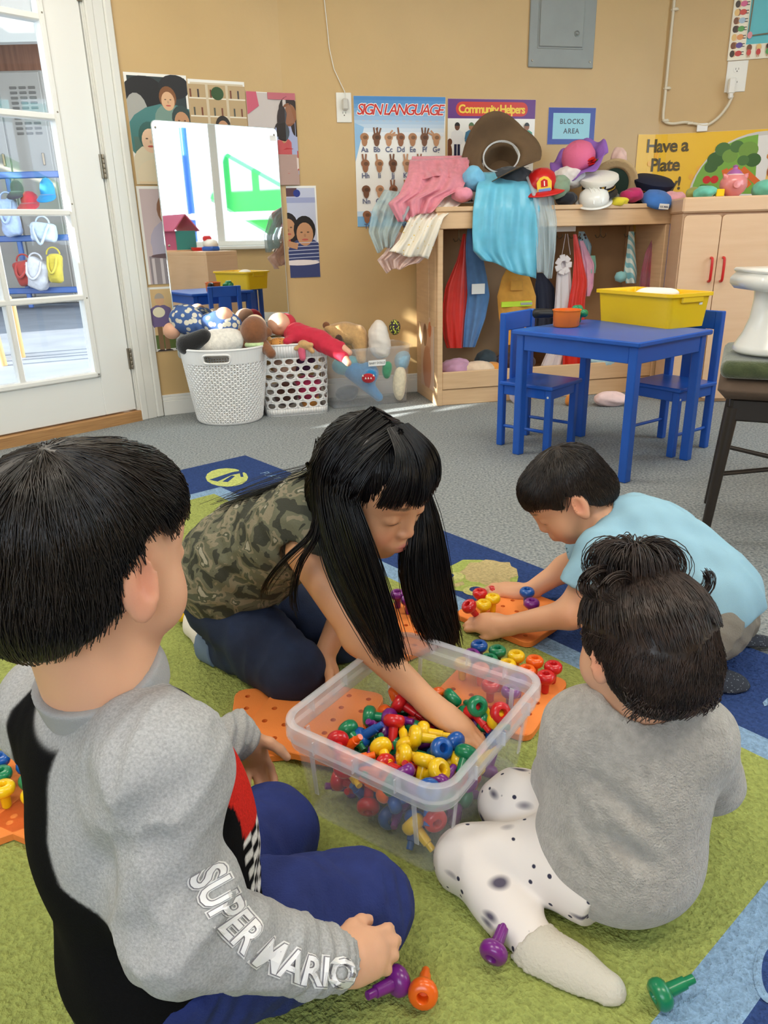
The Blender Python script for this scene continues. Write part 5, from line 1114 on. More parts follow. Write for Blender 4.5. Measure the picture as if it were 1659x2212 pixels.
T = hat('cowboy_hat', 'brown felt cowboy hat tipped over showing its white sweatband', c+np.array([.01, .0, -.01]), (.1, .84, -.5), [(.086, 0), (.084, .03), (.078, .08), (.06, .105), (.025, .1), (0, .096)], [(.086, 0), (.11, -.004), (.14, -.008), (.165, -.012), (.182, -.014)], (1, .1, .42), Mh, sy=.92, wav=lambda p, w, i: (p.x*1.15, p.y, p.z-3.2*max(0, abs(p.y)-.09)**1.3*(i > 0)+1.2*p.x*p.x*(i > 1)), inner=True)
obj('sweatband', MB().lathe([(.090, -.004), (.086, -.012), (.082, -.003), (.082, .016), (.0845, .018)], 40, sx=1.02, cap=False), mat('paper_white', (245, 245, 242), .6), T, smooth=50)
obj('brim_cord', MB().tube([(.092*math.cos(a)*1.1, .092*math.sin(a), .012) for a in np.linspace(0, 2*PI, 30)[:-1]], .003, 5, closed=True), cloth_mat('tan_cord', (190, 170, 130)), T, smooth=60)
c = on_top(1168, -.06, .085)
T = hat('fire_helmet', 'red toy fire helmet with yellow badge on shelf top', c, (-.12, -.25, 1), [(.075, 0), (.074, .03), (.062, .062), (.035, .082), (0, .088)], [(.075, 0), (.095, -.006), (.115, -.014), (.118, -.018)], (1, 0, 0), M_RED, sy=1.1)
obj('badge', MB().prism([(-.034, -.01), (.034, -.01), (.036, .03), (.02, .05), (0, .056), (-.02, .05), (-.036, .03)], 0, .008, M=Matrix(((1, 0, 0, 0), (0, .25, -.97, -.078), (0, .97, .25, .008), (0, 0, 0, 1)))), mat('badge_yellow', (250, 206, 60), .4), T)
obj('badge_shield', MB().prism([(-.016, .008), (.016, .008), (.016, .036), (0, .044), (-.016, .036)], .008, .010, M=Matrix(((1, 0, 0, 0), (0, .25, -.97, -.078), (0, .97, .25, .008), (0, 0, 0, 1)))), M_RED, T)
P = Print(); P.text('1', 0, 0, .03, (255, 250, 240), bold=.001); P.mb.v = [(x, .25*(y+.022)-.97*(.011+z)-.078, .97*(y+.022)+.25*(.011+z)+.008) for x, y, z in P.mb.v]; obj('numeral', P.mb, PRINT, T)
obj('badge_ribbon', MB().box((0, -.088, .004), (.06, .006, .014), .002), mat('ribbon_blue', (120, 160, 220), .5), T)
c = cp(1252, 338, -.16); M_PK = mat('pink_straw', (226, 110, 150), .8, bump=.4, bscale=150); M_PU = mat('purple_straw', (150, 104, 196), .8, bump=.4, bscale=150)
T = hat('sun_bonnet', 'pink bonnet with wavy purple brim and red flower on the heap', c+np.array([.0, .0, -.025]), (-.32, -.45, .8), [(.082, 0), (.083, .03), (.072, .065), (.045, .088), (0, .096)], [(.082, 0), (.1, .0), (.125, .004), (.145, .008)], (1, -.2, .3), M_PK, M_PU, n=64, wav=lambda p, w, i: (p.x, p.y, p.z+.016*(i/3)*math.sin(7*w)+.03*(i/3)*max(0, math.cos(w))), sy=1.1)
for k in range(6): a = k*1.05; obj('petal', MB().lathe([(0, -.006), (.012, -.002), (.014, .004), (0, .008)], 8, c=(.05+.014*math.cos(a), -.075, .02+.014*math.sin(a))), M_RED, T, smooth=60)
for sx in (-1, 1): obj('flower_leaf', MB().lathe([(0, -.02), (.010, 0), (0, .02)], 6, M=rot('Y', sx*70), c=(.05+sx*.032, -.078, .016)), mat('leaf_green', (70, 84, 46), .7), T)
c = on_top(1322, -.20, .10); T = hat('straw_hat', 'straw sun hat with dark green ribbon lying on its side', c, (.30, .82, .30), [(.078, 0), (.08, .03), (.07, .06), (.04, .075), (0, .078)], [(.078, 0), (.09, -.002), (.108, -.005), (.122, -.010)], (1, 0, -.4), mat('straw_weave', (206, 178, 132), .85, bump=.6, bscale=120), n=48, sy=1.1, bandm=mat('dark_ribbon', (38, 62, 52), .6), bandz=(.081, .002, .018))
c = on_top(1290, -.07, .075); M_WH = mat('white_twill', (240, 236, 226), .8)
T = hat('captain_hat', 'white captain hat with gold emblem and black visor', c, (-.1, -.35, 1), [(.078, 0), (.078, .022), (.098, .045), (.095, .06), (.05, .068), (0, .07)], None, (1, 0, 0), M_WH, sy=1.05, bandm=M_BLK, bandz=(.0785, .0, .02))
obj('visor', MB().grid(lambda u, v: ((.078+.045*v*math.sin(PI*u))*math.cos(PI+PI*u), (.078+.045*v*math.sin(PI*u))*math.sin(PI+PI*u)*1.05, -.018*v*math.sin(PI*u)), 20, 6), M_BLK, T, smooth=180, solid=.003)
M_GOLD = mat('gold_braid', (206, 160, 60), .35, metal=.7); obj('gold_cord', MB().tube([(.082*math.cos(a), .082*1.05*math.sin(a)-.001, .008) for a in np.linspace(PI*1.05, PI*1.95, 16)], .003, 6), M_GOLD, T, smooth=60)
em = obj('emblem', MB().prism([(-.014, 0), (.014, 0), (.016, .024), (0, .03), (-.016, .024)], 0, .004, M=Matrix(((1, 0, 0, .0), (0, 0, -1, -.093), (0, 1, 0, .018), (0, 0, 0, 1)))), M_BLK, T); obj('emblem_star', MB().prism([(.009*(1 if k % 2 == 0 else .45)*math.sin(k*PI/5), .014+.009*(1 if k % 2 == 0 else .45)*math.cos(k*PI/5)) for k in range(10)], .004, .006, M=Matrix(((1, 0, 0, .0), (0, 0, -1, -.093), (0, 1, 0, .018), (0, 0, 0, 1)))), M_GOLD, em)
c = on_top(1283, -.01, .012); T = hat('hard_hat', 'white plastic hard hat at the front of shelf top', c, (-.15, -.35, 1), [(.072, 0), (.073, .02), (.066, .042), (.045, .058), (0, .064)], [(.072, 0), (.082, -.002), (.09, -.004)], (1, 0, 0), M_WPL, sy=1.15)
for x in (-.02, 0, .02): obj('ridge', MB().tube([(x, .075*1.15*math.cos(a), .066*math.sin(a)) for a in np.linspace(.25, PI-.25, 14)], .004, 6), M_WPL, T, smooth=60)
c = on_top(1402, -.15, .045); T = hat('officer_cap', 'navy officer cap with gold band on shelf top', c, (.12, -.30, 1), [(.085, 0), (.086, .03), (.105, .06), (.108, .07), (.09, .085), (.04, .092), (0, .093)], None, (1, 0, -.15), mat('navy_felt', (24, 28, 52), .8), sy=1.05, bandm=M_GOLD, bandz=(.088, .028, .036))
obj('visor', MB().grid(lambda u, v: ((.085+.045*v*math.sin(PI*u))*math.cos(PI+PI*u), (.085+.045*v*math.sin(PI*u))*math.sin(PI+PI*u)*1.05, -.02*v*math.sin(PI*u)), 20, 6), M_BLK, T, smooth=180, solid=.003)
c = on_top(1418, -.02, .004); T = hat('mail_cap', 'bright blue cap with white patch at the right of shelf top', c, (.1, -.5, 1), [(.075, 0), (.074, .02), (.06, .04), (.03, .05), (0, .052)], None, (1, 0, 0), cloth_mat('cap_blue', (62, 120, 200)), sy=1.1)
obj('patch', MB().box((.012, -.083, .018), (.05, .004, .026), .001, rot('X', -16)), mat('paper_white', (245, 245, 242), .6), T); P = Print(); P.text('U.S. MAIL', 0, 0, .0105, (40, 44, 80), bold=.0004); P.mb.v = [(x+.012, -.0862-z+(y)*.28, .018+y*.96) for x, y, z in P.mb.v]; obj('lettering', P.mb, PRINT, T)
g = 'soft costume pieces heaped on the shelf top'
for i, (lb, x, y, o, r, cl) in enumerate((('sage green cloth crumpled in front of the fire helmet', 1205, 405, -.03, (.05, .04, .05), (134, 154, 128)), ('white cloth crumpled under the bonnet brim', 1232, 385, -.12, (.08, .06, .05), (228, 224, 220)), ('black cloth at the front of the shelf top', 1222, 430, -.03, (.05, .04, .025), (28, 30, 40)), ('yellow cloth strip at the shelf front edge', 1335, 440, -.01, (.05, .03, .012), (226, 206, 50)), ('magenta sequined cloth at the shelf front', 1362, 422, -.04, (.05, .04, .03), (190, 40, 100)), ('light pink cloth at the right end of shelf top', 1455, 432, -.02, (.055, .04, .03), (236, 170, 178)), ('pale blue gradient cloth left of the cowboy hat', 1022, 385, -.1, (.05, .05, .055), (120, 190, 226)), ('pink knit bundle below the pale blue cloth', 1000, 420, -.06, (.05, .04, .03), (236, 150, 170)), ('light pink stack behind the bonnet', 1335, 340, -.27, (.035, .03, .05), (232, 196, 186)), ('dark cloth below the cowboy hat brim', 1110, 385, -.12, (.1, .07, .05), (60, 64, 70)), ('dark cloth piled beneath the officer cap', 1385, 425, -.18, (.1, .07, .03), (34, 34, 44)), ('grey cloth piled beneath the straw hat', 1300, 430, -.2, (.1, .06, .035), (120, 116, 110)))):
    c = cp(x, y, o); c = (c[0], c[1], max(c[2], TOPZ+r[2]*.85)) if i not in (8,) else (c[0], c[1], c[2]); crumple('costume_piece', lb, c, r, cloth_mat('topheap_%d' % i, cl), seed=60+i, group=g, cat='costume')
# ---- on the cupboard: teapot, cloths, block
KT = kh
def kp(x, o, dz=0.0): s = KW.px(x, 430, o)[0]; return np.array(KW.pt(s, KT+dz, o))
c = kp(1580, -.07); M_TP = mat('pink_ceramic', (232, 140, 140), .25, coat=.4)
T = thing('toy_teapot', 'pink pig-faced toy teapot with purple lid on the cupboard', 'toy teapot', c)
mb = MB(); mb.lathe([(0, .0), (.03, .0), (.034, .006), (.05, .02), (.062, .045), (.06, .07), (.046, .09), (.036, .095), (0, .096)], 28); obj('pot', mb, M_TP, T, smooth=60)
for s in (-1, 1): obj('ear', MB().lathe([(.016, 0), (.012, .016), (0, .03)], 8, M=rot('Y', s*40), c=(s*.04, -.015, .078)), M_TP, T, smooth=60)
lid = obj('lid', MB().lathe([(.038, .094), (.036, .1), (.026, .112), (.012, .12), (.010, .128), (.013, .134), (0, .14)], 20), mat('mauve_plastic', (176, 104, 168), .3), T, smooth=50)
obj('scallop', MB().lathe([(.041, .09), (.043, .094), (.038, .098)], 24, wav=lambda p, w, i: (p.x*(1+.05*math.sin(12*w)), p.y*(1+.05*math.sin(12*w)), p.z)), mat('pale_pink_plastic', (246, 206, 206), .4), T)
obj('snout', MB().lathe([(.018, 0), (.016, .012), (0, .013)], 14, M=rot('X', 90), c=(-.012, -.056, .05)), M_TP, T, smooth=50)
for lb, x, o, r, cl in (('mint green cloth on cupboard left of the teapot', 1525, -.05, (.055, .04, .022), (110, 196, 172)), ('mint green cloth on cupboard right of the teapot', 1650, -.08, (.06, .05, .035), (110, 196, 172)), ('olive toy bundle behind mint cloth on the cupboard', 1500, -.1, (.035, .03, .022), (160, 160, 80))):
    c = kp(x, o, r[2]*.85); crumple('costume_piece', lb, c, r, cloth_mat('cup_%d' % x, cl), seed=int(x), cat='costume')
c = kp(1553, -.03, .016); T = thing('toy_block', 'yellow toy block beside the teapot', 'toy block', (c[0], c[1], KT), KW.ang); obj('block', MB().box((0, 0, .0165), (.036, .03, .033), .003), M_YEL, T); obj('stripe_sock', MB().tube([(-.09, .0, .009), (-.06, .0, .010), (-.03, 0, .009)], [.008, .009, .008], 8), cloth_mat('stripe_cloth', (226, 206, 170)), T, smooth=60)
# ---- far yard through the glazed door
def yd(x, y, Y): return D(x, y, Y)
rb = G(45, 668, -.015); YR = rb[1]
def rotm_y(a): return np.array([[math.cos(a), 0, math.sin(a)], [0, 1, 0], [-math.sin(a), 0, math.cos(a)]])
x0, x1 = D(-60, 500, YR)[0], D(172, 500, YR)[0]; zr = [D(60, y, YR)[2] for y in (378, 515, 628)]
T = thing('coat_rack', 'blue metal coat rack with bags beyond the glass door', 'coat rack', ((x0+x1)/2, YR, -.015))
M_RB = mat('rack_blue', (60, 96, 160), .4)
for x in (x0, D(38, 500, YR)[0], x1): obj('post', MB().box((x, YR, (zr[0]+0)/2), (.06, .06, zr[0]), .01), M_RB, T, world=True)
for z in zr: obj('rail', MB().box(((x0+x1)/2, YR, z), (x1-x0, .09, .08), .01), M_RB, T, world=True)
obj('bottom_shelf', MB().box(((x0+x1)/2, YR+.2, zr[2]-.02), (x1-x0, .4, .03), .005), M_RB, T, world=True)
for x in (x0, x1): obj('wheel', MB().lathe([(.04, -.02), (.06, -.015), (.06, .015), (.04, .02)], 14, M=rot('Y', 90), c=(x, YR, .05)), M_BLK, T, world=True)
for lb, nm, ct, x, y, r, cl in (('white school bag on rack low beyond the door', 'school_bag', 'bag', 82, 592, (.22, .14, .26), (206, 206, 210)), ('red school bag on rack low beyond the door', 'school_bag', 'bag', 55, 590, (.16, .14, .22), (170, 60, 54)), ('yellow bag hanging on rack beyond the door', 'tote_bag', 'bag', 120, 580, (.13, .1, .26), (206, 186, 70)), ('pale patterned lunch bag hanging beyond the door', 'lunch_bag', 'bag', 95, 502, (.22, .12, .16), (196, 210, 224)), ('red cap on the coat rack beyond the door', 'cap', 'cap', 64, 430, (.17, .14, .16), (190, 50, 60)), ('bright blue cap on the coat rack beyond the door', 'cap', 'cap', 102, 408, (.14, .12, .22), (36, 130, 190)), ('dark cap on the coat rack beyond the door', 'cap', 'cap', 36, 405, (.12, .12, .15), (70, 50, 70)), ('white and blue jacket hanging on rack beyond the door', 'jacket', 'jacket', 22, 470, (.16, .1, .32), (176, 196, 226))):
    c = D(x, y, YR-.15); m_ = cloth_mat('yard_%d_%d' % (x, y), cl); T = thing(nm, lb, ct, c, group='bags and caps on the yard rack')
    if ct == 'cap':
        r = tuple(v*.66 for v in r); mb = MB(); mb.lathe([(r[0], -r[2]*.5), (r[0]*1.02, 0), (r[0]*.85, r[2]*.5), (r[0]*.45, r[2]*.85), (0, r[2]*.95)], 20, c=c); obj('crown', mb, m_, T, world=True, smooth=60)
        mb = MB(); mb.grid(lambda u, v: tuple(c+np.array([(r[0]+.09*v*math.sin(PI*u))*math.cos(PI+PI*u), (r[0]+.12*v*math.sin(PI*u))*math.sin(PI+PI*u), -r[2]*.5-.10*v*math.sin(PI*u)])), 16, 5); obj('visor', mb, m_, T, world=True, smooth=180, solid=.012)
    else:
        r = tuple(v*.74 for v in r); tl = .5 if nm == 'school_bag' else .12; Mx = rotm_y(tl*(1 if cl[0] > 180 else -.4))
        blob('body', [('b', c, r, .055, Mx), ('e', c+[0, -.06, -r[2]*.25], (r[0]*.75, r[1]*.8, r[2]*.5), Mx)], .05, .022, m_, T, pre=lambda P, d, x=x: d+.012*fnoise(P, 14, x))
        obj('strap', MB().tube(smooth_path([c+[-r[0]*.6, -r[1]*.7, r[2]*.8], c+[-r[0]*.5, -r[1]-.05, r[2]*.1], c+[0, -r[1]-.09, -r[2]*1.25 if nm == 'lunch_bag' else -r[2]*.3], c+[r[0]*.5, -r[1]-.05, r[2]*.1], c+[r[0]*.6, -r[1]*.7, r[2]*.8]], 5), .018, 6), m_, T, world=True, smooth=60)
        obj('handle', MB().tube([c+[.09*math.cos(t), 0, r[2]*.95+.09*math.sin(t)] for t in np.linspace(0, PI, 10)], .012, 6), m_, T, world=True, smooth=60)
lx0, lx1 = D(-80, 300, YR+.9)[0], D(112, 300, YR+.9)[0]; lz = D(60, 150, YR+.9)[2]
T = thing('metal_locker', 'beige metal locker cabinet with louvres beyond the door', 'locker', ((lx0+lx1)/2, YR+1.15, -.015)); M_LK = mat('locker_beige', (148, 143, 134), .5)
obj('body', MB().box(((lx0+lx1)/2, YR+1.15, lz/2-.01), (lx1-lx0, .5, lz), .01), M_LK, T, world=True)
for a, b in ((lx0+.02, D(15, 300, YR+.9)[0]), (D(17, 300, YR+.9)[0], lx1-.03)):
    d = obj('locker_door', MB().box(((a+b)/2, YR+.89, lz/2+.03), (b-a-.01, .03, lz-.12), .008), M_LK, T, world=True)
    if b > D(50, 300, YR+.9)[0]:
        for k in range(10):
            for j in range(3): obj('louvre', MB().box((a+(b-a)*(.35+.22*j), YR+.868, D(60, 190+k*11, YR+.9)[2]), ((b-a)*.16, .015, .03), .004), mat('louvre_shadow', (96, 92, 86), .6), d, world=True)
    obj('door_pull', MB().box((b-.08 if b < lx1-.1 else a+(b-a)*.8, YR+.862, D(60, 345, YR+.9)[2]), (.03, .03, .16), .006), M_STEEL, d, world=True)
T = thing('wooden_chair', 'bent pale wooden chair leg seen at the left edge', 'chair', G(8, 790, -.015)); c = G(8, 790, -.015); obj('leg', MB().tube([c, c+[-.02, 0, .3], c+[-.08, 0, .45]], .03, 8), mat('bent_birch', (222, 176, 116), .5), T, world=True, smooth=60); obj('seat', MB().box(tuple(c+[-.35, .2, .46]), (.6, .5, .04), .01), mat('bent_birch', (222, 176, 116), .5), T, world=True)
for dx, dy in ((-.55, 0), (-.55, .42), (-.05, .42)): obj('leg', MB().tube([c+[dx, dy, 0], c+[dx, dy, .45]], .03, 8), mat('bent_birch', (222, 176, 116), .5), T, world=True, smooth=60)
# ================================================================ PEGBOARDS, PEGS, STORAGE BOX
M_FOAM = mat('orange_foam', (242, 138, 62), .75, var=.05, vscale=14, bump=.15, bscale=300)
BS, BT, HS = .208, .013, .039
def board_mesh():
    mb = MB(); n = 12; h = HS/2; rh = .0052
    for i in range(5):
        for j in range(5):
            cx, cy = (i-2)*HS, (j-2)*HS; out = []; inn = []; low = []
            for k in range(n):
                t = 2*PI*(k+.5)/n; c, s = math.cos(t), math.sin(t); m = max(abs(c), abs(s)); out.append((cx+c/m*h, cy+s/m*h, BT)); inn.append((cx+c*rh, cy+s*rh, BT)); low.append((cx+c*rh, cy+s*rh, .002))
            mb.add(out+inn+low, [(k, (k+1) % n, n+(k+1) % n, n+k) for k in range(n)]+[(n+k, n+(k+1) % n, 2*n+(k+1) % n, 2*n+k) for k in range(n)]+[tuple(2*n+k for k in range(n))])
    H = 2.5*HS; ring = rrect(BS, BS, .022, 7); m = len(ring)
    sq = [(max(-H, min(H, x*1.0)), max(-H, min(H, y*1.0)), BT) for x, y in ring]
    vs = sq+[(x, y, BT) for x, y in rrect(BS-.003, BS-.003, .021, 7)]+[(x, y, BT-.0015) for x, y in ring]+[(x, y, 0) for x, y in ring]
    fs = [(r*m+k, r*m+(k+1) % m, (r+1)*m+(k+1) % m, (r+1)*m+k) for r in range(3) for k in range(m)]+[tuple(3*m+k for k in range(m))[::-1]]
    mb.add(vs, fs); me = _mesh('pegboard', mb.v, mb.f); me.materials.append(M_FOAM); return me
BOARD = board_mesh()
def board(label, x, y, z, a):
    o = bpy.data.objects.new('pegboard', BOARD); COL.objects.link(o); tag(o, label, 'pegboard', 'orange foam pegboards'); o.matrix_world = Matrix.Translation(Vector((x, y, z))) @ Matrix.Rotation(math.radians(a), 4, 'Z'); MW[o.name] = o.matrix_world.copy(); return o
Z0 = RUGZ+.0012
PEGC = {'red': (206, 30, 36), 'orange': (242, 104, 24), 'yellow': (244, 200, 22), 'green': (20, 128, 84), 'blue': (22, 88, 170), 'purple': (122, 36, 132)}
PROF = [(0, 0), (.0040, 0), (.0044, .001), (.0044, .010), (.0060, .0105), (.0068, .030), (.0110, .031), (.0142, .0345), (.0152, .039), (.0146, .0435), (.0118, .047), (.0064, .0475), (.0052, .046), (.0050, .036), (0, .0355)]
PROF = [(r*1.17, z*1.12) for r, z in PROF]
PEGM = {}
for k, c in PEGC.items():
    mb = MB(); mb.lathe(PROF, 18); me = _mesh('peg_'+k, mb.v, mb.f); me.materials.append(mat('peg_'+k, c, .28, coat=.25)); me.polygons.foreach_set('use_smooth', [True]*len(me.polygons)); me.set_sharp_from_angle(angle=math.radians(48)); PEGM[k] = me
def peg(col, M, label, group=None):
    o = bpy.data.objects.new('plastic_peg', PEGM[col]); COL.objects.link(o); tag(o, label, 'peg', group); o.matrix_world = M; MW[o.name] = M; return o
def stand(b, i, j, col, label, group):
    M = MW[b.name] @ Matrix.Translation(Vector(((i-2)*HS, (j-2)*HS, .0035))) @ Matrix.Rotation(random.uniform(0, 6), 4, 'Z') @ Matrix.Rotation(random.uniform(-.05, .05), 4, 'X'); return peg(col, M, label, group)
def lay(col, x, y, ang, label, group='loose pegs lying on the rug', tilt=12.5, z=Z0, roll=0):
    """peg on its side: head radius rests on the rug, the tip too"""
    M = Matrix.Translation(Vector((x, y, z+.0180))) @ Matrix.Rotation(math.radians(ang), 4, 'Z') @ Matrix.Rotation(math.radians(90+tilt), 4, 'Y') @ Matrix.Translation(Vector((0, 0, -.0437))); return peg(col, M, label, group)
bs_lo = board('lower orange pegboard of the pair beside the storage box', -.185, 1.145, Z0, 6)
bs_up = board('upper orange pegboard of the pair beside the storage box', -.137, 1.128, Z0+BT+.0003, -19.5)
b_girl = board("orange pegboard under the girl's leaning arm", .012, 1.452, Z0, 37)
b_boy = board('orange pegboard in front of the boy in light blue', .3025, 1.528, Z0, 45)
b_back = board('orange pegboard full of upright pegs behind the storage box', .212, 1.212, Z0, -33)
b_todd = board('orange pegboard peeking out beside the toddler', .452, 1.135, Z0, 45)
b_l1 = board('orange pegboard with upright pegs at the left edge', -.655, .945, Z0, 30)
b_l2 = board('orange pegboard tucked behind the near boy at left', -.478, .948, Z0, -25)
gb = 'upright pegs on the board behind the box'
cols = ['blue', 'green', 'yellow', 'orange', 'red']
for i in range(5):
    stand(b_back, i, 4, cols[i], '%s peg upright in the far row of pegs behind the box' % cols[i], gb)
    stand(b_back, i, 3, ['purple', 'green', 'yellow', 'orange', 'red'][i], '%s peg upright in the second row of pegs behind the box' % ['purple', 'green', 'yellow', 'orange', 'red'][i], gb)
    if i in (0, 1, 2, 3): stand(b_back, i, 2, ['yellow', 'orange', 'red', 'purple'][i], '%s peg upright in the middle row seen through the box' % ['yellow', 'orange', 'red', 'purple'][i], gb)
    if i in (2, 3): stand(b_back, i, 1, ['red', 'purple'][i-2], '%s peg upright in the nearest row seen through the box' % ['red', 'purple'][i-2], gb)
# board of the boy in light blue (local axes at 45 degrees: i towards the right corner, j towards the far corner)
for i, j, c, l in ((0, 3, 'yellow', 'yellow peg upright at left corner of the boy\'s board'), (1, 3, 'yellow', 'yellow peg upright second from the corner of the boy\'s board'), (1, 4, 'red', 'red peg upright at the far edge of the boy\'s board'), (3, 2, 'blue', 'blue peg upright in the middle of the boy\'s board'), (2, 1, 'purple', 'purple peg upright near the middle of boy\'s board'), (0, 4, 'yellow', 'yellow peg upright at outermost corner of boy\'s board')):
    if (i, j) == (0, 4): continue
    stand(b_boy, i, j, c, l, 'upright pegs on the boy\'s board')
for i, j, c, l in ((4, 4, 'purple', 'purple peg upright beside the girl\'s hanging hair'), (4, 3, 'purple', 'purple peg upright nearest the box on girl\'s board'), (3, 4, 'blue', 'blue peg upright behind the girl\'s hanging hair')): stand(b_girl, i, j, c, l, 'upright pegs on the girl\'s board')
k = 0
for i, j, c in ((4, 3, 'blue'), (3, 3, 'blue'), (4, 2, 'blue'), (3, 2, 'green'), (4, 1, 'green'), (2, 2, 'green'), (3, 1, 'yellow'), (4, 0, 'yellow'), (2, 1, 'yellow'), (2, 3, 'blue')):
    stand(b_l1, i, j, c, '%s peg upright on the pegboard at the left edge, %s' % (c, {(4, 3): 'beside the black sweater', (3, 3): 'far middle', (4, 2): 'second beside the sweater', (3, 2): 'inner', (4, 1): 'third beside the sweater', (2, 2): 'left inner', (3, 1): 'inner', (4, 0): 'nearest the camera', (2, 1): 'left inner', (2, 3): 'far left'}[(i, j)]), 'upright pegs on the left board')
p = G(848, 2138, .02); lay('purple', p[0]+.006, p[1]+.004, 35, 'purple peg lying beside the near boy\'s hand')
p = G(914, 2158, .02); peg('orange', Matrix.Translation(Vector((p[0], p[1], Z0+.0181))) @ Matrix.Rotation(math.radians(262), 4, 'Z') @ Matrix.Rotation(math.radians(70), 4, 'Y') @ Matrix.Translation(Vector((0, 0, -.0437))), 'orange peg showing its round hole at the bottom', 'loose pegs lying on the rug')
p = G(1066, 2068, .02); lay('purple', p[0], p[1], 240, 'purple peg beside the toddler\'s sock')
p = G(1425, 2160, .02); lay('green', p[0], p[1], 195, 'green peg lying on the light blue rug stripe')
p = G(392, 1335, .02); lay('yellow', p[0], p[1], 185, 'yellow peg lying behind the near boy\'s cheek')
p = G(1187, 1662, .02); lay('red', p[0], p[1], 60, 'red peg lying between the box and the toddler')
# ---- storage box
rim4 = [G(x, y, .168)[:2] for x, y in ((955, 1715), (1165, 1470), (868, 1370), (612, 1560))]; bcen = sum(rim4)/4; bang = math.atan2(*(rim4[1]-rim4[0])[::-1])
bcen = bcen*.5+np.array([.0435, .9585])*.5
BXL, BXW, BXH = .306, .268, .168
T = thing('storage_box', 'clear plastic storage box full of coloured pegs', 'storage box', (bcen[0], bcen[1], Z0), bang)
M_CLR = mat('translucent_plastic', (238, 240, 246), .28, alpha=.095); M_CLR2 = mat('translucent_rim', (240, 242, 248), .22, alpha=.30)
def shell(prof, m_, name, r=.028):
    """prof: (inset l, inset w, z) rings joined in order; open"""
    mb = MB(); rings = [rrect(l, w, max(rr, .004), 8) for l, w, z, rr in prof]; n = len(rings[0])
    vs = [(x, y, prof[i][2]) for i, q in enumerate(rings) for x, y in q]; fs = [(i*n+k, i*n+(k+1) % n, (i+1)*n+(k+1) % n, (i+1)*n+k) for i in range(len(prof)-1) for k in range(n)]
    mb.add(vs, fs); return mb
l0, w0 = .276, .234
mb = shell([(l0, w0, 0, .024), (BXL, BXW, BXH-.03, .03), (BXL+.002, BXW+.002, BXH, .03)], None, ''); mb.f.append(tuple(range(32))[::-1]); mb.m.append(0); mb.c.append(None); obj('wall', mb, M_CLR, T, smooth=50, solid=.0022)
mb = shell([(BXL-.001, BXW-.001, BXH, .03), (BXL+.022, BXW+.022, BXH+.001, .04), (BXL+.024, BXW+.024, BXH-.003, .041), (BXL+.024, BXW+.024, BXH-.022, .041), (BXL+.012, BXW+.012, BXH-.025, .036), (BXL+.011, BXW+.011, BXH-.04, .035)], None, ''); obj('rim', mb, M_CLR2, T, smooth=40, solid=.0022)
for sx in (-1, 1):
    for sy in (-1, 1):
        for ax in (0, 1):
            x, y = (sx*(l0/2+.014), sy*(w0/2-.028)) if ax == 0 else (sx*(l0/2-.03), sy*(w0/2+.016)); obj('corner_rib', MB().box((x-(sx*.004 if ax == 0 else 0), y-(0 if ax == 0 else sy*.005), .09), (.003, .008, .085) if ax == 0 else (.008, .003, .085), .001, rot('Y', sx*5.2) if ax == 0 else rot('X', -sy*5.5)), M_CLR2, T)
for k in range(3):
    for sy in (-1, 1): obj('rim_rib', MB().box(((k-1)*.085, sy*(BXW/2+.009), BXH-.014), (.002, .014, .022)), M_CLR2, T)
    for sx in (-1, 1): obj('rim_rib', MB().box((sx*(BXL/2+.009), (k-1)*.07, BXH-.014), (.014, .002, .022)), M_CLR2, T)
